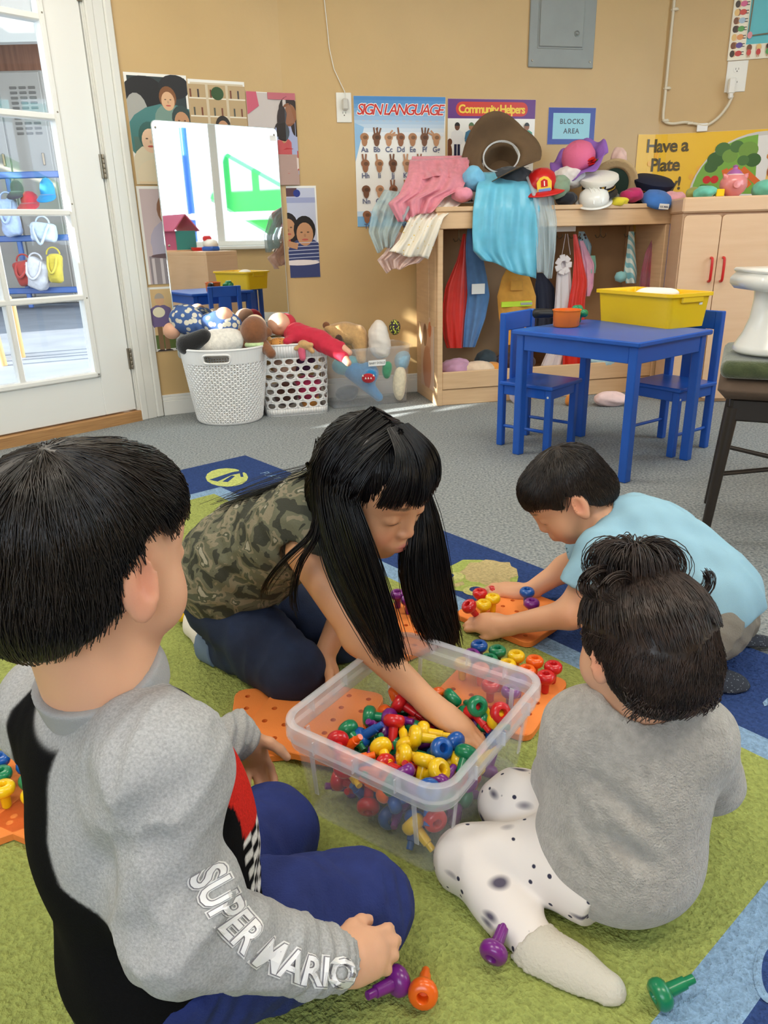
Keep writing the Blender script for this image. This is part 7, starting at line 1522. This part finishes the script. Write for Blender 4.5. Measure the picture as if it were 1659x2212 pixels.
    for a, t in ((ran, rto), (lan, lto)):
        d = (t-a)/np.linalg.norm(t-a); q = a+d*.045; garment('sock', floor_cut(chain([('c', q, t, .034, .030), ('c', t, t+d*.03+[0, 0, .008], .030, .024)], .02)), [('c', q, t+d*.04, .05, .05)], .004, mat('white_sock', (232, 226, 216), .9, bump=.3, bscale=300), T)
    # hair: cap, fringe and long curtains
    M_H = mat('black_hair', (9, 8, 10), .32, col2=(15, 13, 15), vscale=80, spec=.4)
    cap0 = chain(local_prims([('e', (0, -.010, .030), (.080, .094, .083)), ('e', (0, -.045, -.03), (.074, .063, .075), {'k': .03})], C, Hm, s), .03)
    def hl_(P):
        L = ((P-A3(C))@A3(Hm))/s; y, z = L[:, 1], L[:, 2]; return (np.interp(y, [-.12, -.02, .03, .05, .12], [-.2, -.16, -.02, .03, .035])-z)*s
    hb = solid('hair', lambda P: smax(cap0(P), hl_(P), .006)+.001*fnoise(P, 150, 6), C-.15, C+.15, .0036, M_H, T)
    rs = np.random.default_rng(9)
    def hl3(x, y, z): return C+Hm@V3(x, y, z)*s
    def guides(G_, n, jit, seed, r0=.0012, r1=.0004, K=15):
        """G_: list of guide polylines (same point count), strands blend neighbouring guides"""
        rr = np.random.default_rng(seed); A = np.array([[np.asarray(p, float) for p in g] for g in G_]); tt = np.linspace(0, 1, A.shape[1]); te = np.linspace(0, 1, K)
        A = np.stack([np.stack([np.interp(te, tt, g[:, k]) for k in range(3)], 1) for g in A]); 
        for _ in range(3): A[:, 1:-1] = (A[:, :-2]+2*A[:, 1:-1]+A[:, 2:])/4
        u = rr.uniform(0, len(A)-1-1e-6, n); i = u.astype(int); w = (u-i)[:, None, None]; P = A[i]*(1-w)+A[i+1]*w
        off = rr.normal(size=(n, 1, 3))*jit; P = P+off*np.linspace(.25, 1.0, K)[None, :, None]; P += rr.normal(size=(n, 1, 3))*jit*.5*np.sin(te*PI)[None, :, None]
        ln = rr.uniform(.82, 1.0, n); te2 = te[None]*ln[:, None]; ix = np.clip(te2*(K-1), 0, K-1.001); i0 = ix.astype(int); f = (ix-i0)[..., None]; ar = np.arange(n)[:, None]; P = P[ar, i0]*(1-f)+P[ar, i0+1]*f
        return P, np.linspace(r0, r1, K)[None]*rr.uniform(.7, 1.4, (n, 1))
    top = hl3(.012, .03, .118); tb_ = hl3(.01, -.03, .122)
    # curtain on the camera side (her right): falls in front of the shoulder
    gr = [[tb_, hl3(-.0, -.1, .04)*0+hl3(.06, -.055, .085), hl3(.088, -.06, .02), D(690, 1080, 1.16), D(694, 1180, 1.12), D(740, 1290, 1.085), D(806, 1385, 1.06), D(838, 1432, 1.045)],
          [tb_, hl3(.066, -.03, .085), hl3(.092, -.03, .02), D(705, 1085, 1.09), D(722, 1190, 1.07), D(772, 1290, 1.05), D(824, 1370, 1.04), D(848, 1430, 1.03)],
          [top, hl3(.070, .01, .080), hl3(.092, .006, .02), D(742, 1090, 1.06), D(768, 1180, 1.05), D(806, 1280, 1.035), D(838, 1370, 1.03), D(858, 1432, 1.025)],
          [top, hl3(.070, .035, .070), hl3(.088, .032, .01), D(770, 1100, 1.055), D(796, 1190, 1.045), D(832, 1290, 1.03), D(852, 1370, 1.025), D(864, 1425, 1.02)]]
    P, r = guides(gr, 2600, .0065, 1, .0015, .0005); add_strands('hair_strands', P, r, M_H, hb)
    # curtain on the far side (her left)
    gl = [[top, hl3(-.062, .012, .075), hl3(-.092, -.004, .005), D(900, 1120, 1.13), D(862, 1200, 1.12), D(880, 1280, 1.13), D(905, 1350, 1.14), D(925, 1385, 1.14)],
          [top, hl3(-.068, -.005, .08), hl3(-.096, -.015, .02), D(914, 1115, 1.15), D(900, 1200, 1.15), D(915, 1290, 1.16), D(940, 1350, 1.17), D(955, 1392, 1.17)],
          [tb_, hl3(-.068, -.02, .085), hl3(-.094, -.025, .03), D(926, 1100, 1.17), D(930, 1200, 1.18), D(946, 1290, 1.19), D(962, 1350, 1.20), D(972, 1395, 1.20)],
          [tb_, hl3(-.06, -.05, .085), hl3(-.09, -.055, .03), D(938, 1090, 1.21), D(950, 1190, 1.22), D(966, 1290, 1.23), D(978, 1350, 1.24), D(984, 1396, 1.24)]]
    P, r = guides(gl, 2300, .008, 2, .0014, .0005); add_strands('hair_strands', P, r, M_H, hb)
    # fringe
    gf = []
    for x in np.linspace(-.062, .066, 9): gf.append([hl3(x*.35+.004, .02, .121), hl3(x*.6, .065, .105), hl3(x*.85, .092-abs(x)*.25, .072), hl3(x*.98, .101-abs(x)*.40, .045), hl3(x*1.03, .101-abs(x)*.44, .023+abs(x)*.02)])
    P, r = guides(gf, 1900, .0028, 3, .0013, .0005, 14); add_strands('fringe', P, r, M_H, hb)
    # sleek crown and back of the head
    inv = np.array(MW[T.name]); v = np.array([p.co for p in hb.data.vertices]); v = v@inv[:3, :3].T+inv[:3, 3]
    P, r = groom(cap0, v, 3600, (top+tb_)/2, .09, 6, .003, .0012, .0005, 8, jit=.06); add_strands('hair_strands', P, r, M_H, hb)
    # hair lying over her back, wisps over the bare shoulder
    gb = [[hl3(.03, -.1, .03), D(690, 1030, 1.24), D(610, 1052, 1.27), D(530, 1080, 1.32), D(466, 1105, 1.38)], [hl3(.06, -.09, .0), D(692, 1065, 1.20), D(640, 1090, 1.21), D(590, 1130, 1.22), D(565, 1200, 1.21)], [hl3(.07, -.08, -.02), D(700, 1100, 1.16), D(650, 1130, 1.155), D(625, 1180, 1.14), D(622, 1250, 1.13)]]
    P, r = guides(gb[:1], 0, .010, 4) if False else guides([gb[0], gb[0]], 130, .012, 4, .0010, .0004); P2, r2 = guides([gb[1], gb[1]], 45, .006, 14, .0010, .0004); P = np.concatenate([P, P2]); r = np.concatenate([r, r2]); add_strands('hair_strands', P, r, M_H, hb)
    gw = [[hl3(.085, -.05, .0), D(690, 1150, 1.12), D(620, 1200, 1.12), D(566, 1270, 1.14), D(572, 1290, 1.15)], [hl3(.085, -.04, .0), D(695, 1160, 1.10), D(645, 1210, 1.10), D(630, 1290, 1.10), D(640, 1330, 1.10)]]
    P, r = guides([gw[0], gw[0]], 30, .004, 5, .0010, .0004); P2, r2 = guides([gw[1], gw[1]], 25, .004, 15, .0010, .0004); P = np.concatenate([P, P2]); r = np.concatenate([r, r2]); add_strands('hair_strands', P, r, M_H, hb)
    return T
girl()
# ---------------------------------------------------------------- boy in light blue
def blue_boy():
    pel, ch, nk = D(1535, 1310, 1.36), D(1420, 1190, 1.45), D(1322, 1135, 1.50)
    T = person('boy in light blue t-shirt bending over his pegboard', G(1480, 1440))
    C = D(1228, 1066, 1.53); Hm = frame((-.76, .04, -.64), (-.60, .06, .80)); s = .95
    lsh, lel, lwr = D(1300, 1205, 1.395), D(1232, 1325, 1.37), D(1092, 1352, 1.43)
    rsh, rel, rwr = D(1300, 1180, 1.58), D(1222, 1228, 1.62), D(1140, 1280, 1.61)
    lhp, lkn = D(1530, 1350, 1.31), D(1400, 1440, 1.24); rhp, rkn = D(1560, 1330, 1.43), D(1430, 1385, 1.42)
    lan, lto = D(1510, 1482, 1.24), D(1572, 1490, 1.235); ran, rto = D(1590, 1400, 1.40), D(1650, 1412, 1.385)
    hp = local_prims(HEAD, C, Hm, s); neck = [('c', C+Hm@V3(0, -.022, -.045)*s, nk, .041, .045)]
    hl = hand(lwr, D(1020, 1338, 1.47)-lwr+[0, 0, -.003], (-.1, -.55, .8), -1, .98, (30, 34, 38, 42), (30, .5)); hr = hand(rwr, D(1072, 1276, 1.625)-rwr+[0, 0, .004], (-.1, -.2, .95), 1, .98, (28, 34, 40, 44), (36, .55))
    arml = [('c', lsh, lel, .034, .031), ('c', lel, lwr, .030, .0205)]; armr = [('c', rsh, rel, .034, .030), ('c', rel, rwr, .029, .0205)]
    tor = [('c', pel, ch, .055, .058), ('c', ch, nk, .055, .042), ('c', rsh*.8+nk*.2, lsh*.8+nk*.2, .038, .038)]; legs = [('c', lhp, lkn, .058, .045), ('c', lkn, lan, .042, .03), ('c', rhp, rkn, .058, .045), ('c', rkn, ran, .042, .03), ('c', lan, lto, .028, .024), ('c', ran, rto, .028, .024)]
    fh = union([near(chain(hp, .02), hp, .045), chain(neck, .02)], .02)
    fb = floor_cut(union([union([fh, chain(tor, .04)], .03), union([chain(arml, .02), hand_fn(hl)], .008), union([chain(armr, .02), hand_fn(hr)], .008), chain(legs, .02)], .006)); sk = (228, 172, 134)
    garment('body', fb, flat(hp, neck, arml, armr, tor, legs, hl, hr), .0038, M_SKIN, T, colfn=lambda v: skin_cols(v, sk, C, Hm, s))
    ax = (ch-pel)/np.linalg.norm(ch-pel); sd = np.cross(ax, V3(0, 0, 1)); sd /= np.linalg.norm(sd); nr = np.cross(sd, ax); B = np.stack([sd, ax, nr], 1)
    tb = [('e', pel*.5+ch*.5+nr*.012, (.112, .16, .098), B), ('e', ch*.8+nk*.2, (.112, .13, .086), B), ('e', pel+ax*.0+nr*.005, (.112, .085, .095), B), ('c', rsh*.8+nk*.2, lsh*.8+nk*.2, .052, .052)]
    sl = [('c', lsh, lsh*.42+lel*.58, .056, .056)]; sr = [('c', rsh, rsh*.42+rel*.58, .054, .054)]; ftop, fl, fr = chain(tb, .045), chain(sl, .02), chain(sr, .02)
    def fs(P):
        d = smin(fold(P, ftop(P), .007, 24, 51), fold(P, np.minimum(fl(P), fr(P)), .003, 40, 53), .02); X = P-A3(lsh); u = X@A3((nk-lsh)/np.linalg.norm(nk-lsh)); d = d+.003*np.sin((X@A3(ax))*75+u*30)*np.exp(-(X*X).sum(1)/.01)
        d = smax(d, -chain([('c', lsh*.5+lel*.5, lel, .049, .052)], .01)(P), .004); d = smax(d, -chain([('c', rsh*.5+rel*.5, rel, .047, .05)], .01)(P), .004); return smax(d, -chain([('c', C, nk+(nk-ch)*.05, .05, .053)], .01)(P), .005)
    ld = (lel-lsh)/np.linalg.norm(lel-lsh); rd = (rel-rsh)/np.linalg.norm(rel-rsh); M_T = mat('light_blue_jersey', (150, 192, 212), .9, var=.05, vscale=14, bump=.15, bscale=500)
    garment('t_shirt', cut(lcut(lcut(fs, lsh*.40+lel*.60, ld, .085), rsh*.40+rel*.60, rd, .085), pel-ax*.07, -ax), flat(tb, sl, sr), .0042, M_T, T)
    M_S = mat('grey_cotton', (132, 126, 116), .9, var=.08, bump=.25, bscale=300); a_ = chain([('c', lhp, lkn, .074, .062), ('c', lkn, lkn*.5+lan*.5, .062, .056)], .02); b_ = chain([('c', rhp, rkn, .074, .062), ('c', rkn, rkn*.5+ran*.5, .062, .056)], .02); c_ = chain([('e', pel+[0, 0, -.025], (.088, .085, .070))], .02)
    garment('trousers', floor_cut(lambda P: smin(smin(fold(P, a_(P), .005, 36, 61), fold(P, b_(P), .005, 36, 63), .008), c_(P), .03)), [('c', lhp, lkn, .1, .09), ('c', rhp, rkn, .1, .09), ('c', lkn, lan, .08, .06), ('c', rkn, ran, .08, .06), ('e', pel, (.12, .12, .1))], .0046, M_S, T)
    ms = pattern_mat('dark_grip_sock', (44, 50, 62), (120, 126, 136), 190, .22)
    for a, t in ((lan, lto), (ran, rto)):
        d = (t-a)/np.linalg.norm(t-a); garment('sock', floor_cut(chain([('c', a-d*.045+[0, 0, .004], a, .036, .037), ('c', a, t, .037, .034), ('c', t, t+d*.012, .034, .030)], .02)), [('c', a-d*.05, t+d*.02, .05, .05)], .004, ms, T)
    cap0 = chain(local_prims([('e', (0, -.008, .032), (.080, .097, .080)), ('e', (0, -.040, -.028), (.066, .066, .055), {'k': .03}), ('e', (0, .052, .050), (.062, .040, .040), {'k': .03})], C, Hm, s), .03)
    def hl_(P):
        L = ((P-A3(C))@A3(Hm))/s; return (np.interp(L[:, 1], [-.13, -.07, -.035, -.018, .002, .018, .024, .05, .07, .12], [-.08, -.072, -.045, -.02, .026, .022, -.022, .02, .03, .04])-L[:, 2])*s
    M_H = hair_mat('blue_boy_hair', (24, 19, 17), .4, (48, 38, 32)); hb = solid('hair', lambda P: smax(cap0(P), hl_(P), .005)+.0012*fnoise(P, 170, 7), C-.145, C+.145, .0036, M_H, T)
    inv = np.array(MW[T.name]); v = np.array([p.co for p in hb.data.vertices]); v = v@inv[:3, :3].T+inv[:3, 3]; v = v[hl_(v.astype(np.float32)) < -.006]
    P, r = groom(cap0, v, 4200, C+Hm@V3(0, -.05, .11)*s, .04, 5, .0028, .0011, .0004, 13, jit=.12); k_ = hl_(P[:, -1].astype(np.float32)) < .006; add_strands('hair_strands', P[k_], r[k_], M_H, hb)
    hc = lwr+(D(1020, 1338, 1.47)-lwr)*1.0; q = D(1020, 1318, 1.475)
    peg('red', Matrix.Translation(Vector(q)) @ Matrix.Rotation(math.radians(200), 4, 'Z') @ Matrix.Rotation(math.radians(35), 4, 'Y') @ Matrix.Translation(Vector((0, 0, -.03))), "red peg held in the boy's nearer hand", "pegs held by the boy")
    q = D(1066, 1280, 1.635); peg('red', Matrix.Translation(Vector(q)) @ Matrix.Rotation(math.radians(205), 4, 'Z') @ Matrix.Rotation(math.radians(80), 4, 'Y') @ Matrix.Translation(Vector((0, 0, -.04))), "red peg held in the boy's farther hand", "pegs held by the boy")
    return T
blue_boy()
# ---------------------------------------------------------------- toddler in grey fleece
def toddler():
    pel, ch, nk = D(1310, 1850, .755), D(1372, 1650, .775), D(1388, 1520, .785)
    T = person('toddler in grey fleece and spotted white leggings sitting with back turned', G(1300, 1930))
    C = D(1386, 1388, .79); Hm = frame((-.38, .90, -.22), (.0, .14, 1)); s = .84
    lsh, lel, lwr = D(1255, 1580, .79), D(1222, 1690, .87), D(1260, 1700, .97)
    rsh, rel, rwr = D(1500, 1590, .765), D(1528, 1680, .83), D(1450, 1640, .95)
    lhp, lkn, lan, lto = D(1262, 1858, .772), D(1012, 1856, .788), D(1160, 2055, .672), D(1290, 2130, .625)
    rhp, rkn, ran, rto = D(1270, 1790, .85), D(1112, 1742, .875), D(1235, 1705, .97), D(1290, 1700, 1.01)
    hp = local_prims(HEAD, C, Hm, s); neck = [('c', C+Hm@V3(0, -.02, -.045)*s, nk, .036, .040)]
    hl = hand(lwr, V3(.5, .7, -.3), (-.3, .1, .9), -1, .78); hr = hand(rwr, V3(-.6, .6, -.3), (.2, .1, .9), 1, .78)
    arml = [('c', lsh, lel, .022, .022), ('c', lel, lwr, .022, .017)]; armr = [('c', rsh, rel, .022, .022), ('c', rel, rwr, .022, .017)]
    tor = [('c', pel, ch, .042, .042), ('c', ch, nk, .04, .036), ('c', rsh, lsh, .022, .022)]; legs = [('c', lhp, lkn, .05, .038), ('c', lkn, lan, .036, .026), ('c', rhp, rkn, .05, .038), ('c', rkn, ran, .036, .026), ('c', lan, lto, .022, .02), ('c', ran, rto, .022, .02)]
    fb = floor_cut(union([union([union([near(chain(hp, .02), hp, .045), chain(neck, .02)], .02), chain(tor, .04)], .03), union([chain(arml, .02), hand_fn(hl)], .008), union([chain(armr, .02), hand_fn(hr)], .008), chain(legs, .02)], .005))
    garment('body', fb, flat(hp, neck, arml, armr, tor, legs, hl, hr), .0038, M_SKIN, T, colfn=lambda v: skin_cols(v, (228, 176, 142), C, Hm, s))
    up = V3(0, 0, 1); side = V3(.93, -.36, 0); fro = V3(-.36, -.93, 0)*-1; B = np.stack([side, fro, up], 1)
    tb = [('e', pel+[.012, .0, .005], (.106, .092, .078), B), ('e', pel*.5+ch*.5+[.004, 0, 0], (.100, .084, .10), B), ('e', ch+[0, 0, .008], (.096, .074, .088), B), ('c', rsh*.8+nk*.2, lsh*.8+nk*.2, .048, .048)]
    sl = [('c', lsh, lel, .050, .046), ('c', lel, lwr, .044, .034)]; sr = [('c', rsh, rel, .050, .044), ('c', rel, rwr, .042, .034)]; f0, f1, f2 = chain(tb, .04), chain(sl, .025), chain(sr, .025)
    d1 = (D(1210, 1700, .70)-D(1440, 1880, .66)); 
    def fs(P):
        d = smin(f0(P)+.002*fnoise(P, 24, 71), fold(P, np.minimum(f1(P), f2(P)), .003, 34, 73), .024); X = P-A3(D(1215, 1690, .70))
        # long diagonal creases from the left armpit towards the seat
        for (ax_, ay_), (bx_, by_), w, a in (((1215, 1650), (1310, 1880), .007, 0.0126), ((1300, 1700), (1420, 1800), .009, 0.0072), ((1225, 1600), (1260, 1640), .006, 0.0144), ((1290, 1800), (1420, 1880), .010, 0.0072), ((1180, 1780), (1260, 1900), .008, 0.0054)):
            p0, p1 = A3(D(ax_, ay_, .69)), A3(D(bx_, by_, .675)); ab = p1-p0; h = np.clip(((P-p0)@ab)/(ab@ab), 0, 1); q = P-p0-h[:, None]*ab; q = q-np.outer(q@A3(_F), A3(_F)); r2 = (q*q).sum(1); d = d+a*np.exp(-r2/(w*w))*np.clip(np.sin(h*PI), 0, 1)**.5-.35*a*np.exp(-((np.sqrt(r2)-2.2*w)/w)**2)*np.clip(np.sin(h*PI), 0, 1)**.5
        return smax(d, -chain([('c', C, nk+[0, 0, .0], .048, .05)], .01)(P), .005)
    garment('fleece_sweater', floor_cut(lcut(lcut(fs, lwr, lwr-lel, .06), rwr, rwr-rel, .06), RUGZ+.012), flat(tb, sl, sr), .0034, mat('grey_fleece', (186, 182, 175), 1.0, col2=(164, 160, 153), vscale=90, bump=.9, bscale=320, sheen=.4, bdist=.004), T)
    M_L = pattern_mat('spotted_leggings', (236, 228, 222), (50, 50, 70), 42, .13, .9); N_ = M_L.node_tree.nodes; K_ = M_L.node_tree.links; b_s = N_['Principled BSDF']; lk = b_s.inputs['Base Color'].links[0].from_socket
    v2 = N_.new('ShaderNodeTexVoronoi'); v2.inputs['Scale'].default_value = 15; mp = N_.new('ShaderNodeMapping'); mp.inputs['Scale'].default_value = (1, 1.2, 2.6); mp.inputs['Rotation'].default_value = (.3, .6, .4); tcn = [q for q in N_ if q.type == 'TEX_COORD'][0]; K_.new(tcn.outputs['Object'], mp.inputs['Vector']); K_.new(mp.outputs['Vector'], v2.inputs['Vector']); r2 = N_.new('ShaderNodeValToRGB'); r2.color_ramp.elements[0].position = .12; r2.color_ramp.elements[0].color = (*lin((96, 94, 116)), 1); r2.color_ramp.elements[1].position = .26; r2.color_ramp.elements[1].color = (1, 1, 1, 1); K_.new(v2.outputs['Distance'], r2.inputs['Fac']); mxx = N_.new('ShaderNodeMix'); mxx.data_type = 'RGBA'; mxx.blend_type = 'MULTIPLY'; mxx.inputs[0].default_value = 1; K_.new(lk, mxx.inputs[6]); K_.new(r2.outputs['Color'], mxx.inputs[7]); K_.new(mxx.outputs[2], b_s.inputs['Base Color'])
    la = [('c', lhp, lkn, .058, .046), ('c', lkn, lan, .045, .031)]; lb = [('c', rhp, rkn, .062, .05), ('c', rkn, ran, .048, .036)]; a_, b_, c_ = union([chain(la[:1], .01), chain(la[1:], .01)], .005), chain(lb, .02), chain([('e', pel+[0, 0, -.015], (.1, .09, .065), B)], .02)
    def fl(P):
        a = a_(P); X = P-A3(lkn); u = X@A3((lan-lkn)/np.linalg.norm(lan-lkn)); a = a+.0025*np.sin(u*120)*np.exp(-((u-.13)/.05)**2)+.003*np.sin(u*90+X[:, 2]*60)*np.exp(-((u-.015)/.04)**2)
        return smin(smin(fold(P, a, .003, 30, 81), fold(P, b_(P), .003, 30, 83), .006), c_(P), .03)
    ld = (lan-lkn)/np.linalg.norm(lan-lkn); garment('leggings', floor_cut(cut(fl, lan+ld*.012, ld)), flat(la, lb)+[('e', pel, (.11, .1, .08))], .0036, M_L, T)
    mk = mat('cream_knit_sock', (206, 200, 186), .95, bump=.5, bscale=250)
    for a, t, k in ((lan, lto, 0), (ran, rto, 1)):
        d = (t-a)/np.linalg.norm(t-a); ld_ = (a-(lkn if k == 0 else rkn)); ld_ /= np.linalg.norm(ld_); pr = [('c', a-ld_*.008, a+ld_*.006, .033, .032), ('c', a+[0, 0, -.004], t-d*.03, .030, .0265), ('c', t-d*.035, t+d*.012, .0275, .0225)]; f0_ = chain(pr, .02); f = cut(f0_, a-ld_*.012, -ld_)
        garment('sock', floor_cut(lambda P: f(P)+.0010*np.sin(((P-A3(a))@A3(d))*900)*np.clip(1-((P-A3(a))@A3(d))/.06, 0, 1)), pr, .0030, mk, T)
    # hair
    M_H = hair_mat('toddler_hair', (27, 20, 18), .42, (60, 44, 36)); cap0 = chain(local_prims([('e', (0, -.012, .026), (.085, .100, .086)), ('e', (0, -.050, -.028), (.078, .060, .060), {'k': .03})], C, Hm, s), .03)
    def hl_(P):
        L = ((P-A3(C))@A3(Hm))/s; return (np.interp(L[:, 1], [-.12, -.03, .0, .05, .12], [-.10, -.085, -.03, .03, .05])-L[:, 2])*s
    hb = solid('hair', lambda P: smax(cap0(P), hl_(P), .006)+.0015*fnoise(P, 120, 17), C-.14, C+.14, .0034, M_H, T)
    inv = np.array(MW[T.name]); v = np.array([p.co for p in hb.data.vertices]); v = v@inv[:3, :3].T+inv[:3, 3]
    tie = C+Hm@V3(.0, .012, .112)*s; L = ((v-C)@Hm)/s; upm = L[:, 2] > (.028+.010*np.sin(L[:, 0]*45)); lowv = v[~upm & (hl_(v.astype(np.float32)) < -.004)]; upv = v[upm]
    P, r = groom(cap0, lowv, 5200, C+Hm@V3(0, -.05, .12)*s, .040, 6, .004, .0008, .0003, 21, jit=.18, clump=5); add_strands('hair_strands', P, r, M_H, hb)
    # upper hair is swept up into the tie
    n = 3600; rs = np.random.default_rng(31); p = upv[rs.integers(0, len(upv), n)]; K = 7; te = np.linspace(0, 1, K)[None, :, None]; P = p[:, None]*(1-te)+(tie+rs.normal(size=(n, 3))*.006)[:, None]*te; dd = cap0(P.reshape(-1, 3).astype(np.float32)).reshape(n, K); g = gradn(cap0, P.reshape(-1, 3)).reshape(n, K, 3); P = P-g*(np.minimum(dd, .03)-.003-.003*rs.uniform(0, 1, (n, 1)))[..., None]*np.where(dd < .004, 1, 0)[..., None]; add_strands('swept_hair', P, np.full((n, K), .0007)*rs.uniform(.6, 1.3, (n, 1)), M_H, hb)
    # topknot: loops of hair round the tie
    Q = []; n = 900
    for i in range(n):
        a = rs.uniform(0, 2*PI); tl = rs.uniform(.2, 1.0); R_ = rs.uniform(.018, .034); o = V3(math.cos(a), math.sin(a), 0); t = np.linspace(0, rs.uniform(3.0, 4.6), 12); loop = np.stack([(o*(R_*(1-math.cos(x)))*1.05+V3(0, 0, 1)*(R_*math.sin(x)*1.05)) for x in t]); Q.append(tie+(Hm@(loop*s).T).T+rs.normal(size=3)*.0035)
    add_strands('topknot', np.array(Q), np.linspace(.0010, .0004, 12)[None]*np.ones((n, 1)), M_H, hb)
    for sx, y0, n_ in ((-1, .02, 60), (1, -.005, 60), (-1, -.02, 30)):
        Q = []
        for i in range(n_):
            c0 = V3(sx*.045, -.01+y0, .10)+rs.normal(size=3)*.003; t = np.linspace(0, 4.2 if sx < 0 else 4.0, 14); R_ = .026+rs.normal()*.0015; loop = np.stack([c0+V3(sx*R_*(1-math.cos(x))*1.1, -.004*x, R_*math.sin(x)*(.7 if sx < 0 else -1.1)-.006*x*(sx > 0)) for x in t]); Q.append(C+(Hm@(loop*s).T).T)
        add_strands('loose_curl', np.array(Q), np.linspace(.0011, .0004, 14)[None]*np.ones((n_, 1)), M_H, hb)
    obj('hair_tie', MB().tube([tie+Hm@V3(.016*math.cos(a), .016*math.sin(a), .004)*s for a in np.linspace(0, 2*PI, 20)[:-1]], .005, 6, closed=True), mat('hair_tie', (196, 190, 190), .7), hb, world=True, smooth=60)
    # curls on the nape
    Q = []
    for i in range(420):
        x = rs.uniform(-.078, .078); c0 = V3(x, -.095+x*x*6, -.045+rs.uniform(-.01, .02)); t = np.linspace(0, 1, 9); Q.append(C+(Hm@((c0+np.stack([np.sign(x)*.006*t*t+.006*np.sin(5*t+i), -.008*np.sin(3*t)-.002*t, -.026*t], 1))*s).T).T)
    add_strands('nape_curls', np.array(Q), np.linspace(.0012, .0004, 9)[None]*np.ones((420, 1)), M_H, hb)
    return T
toddler()
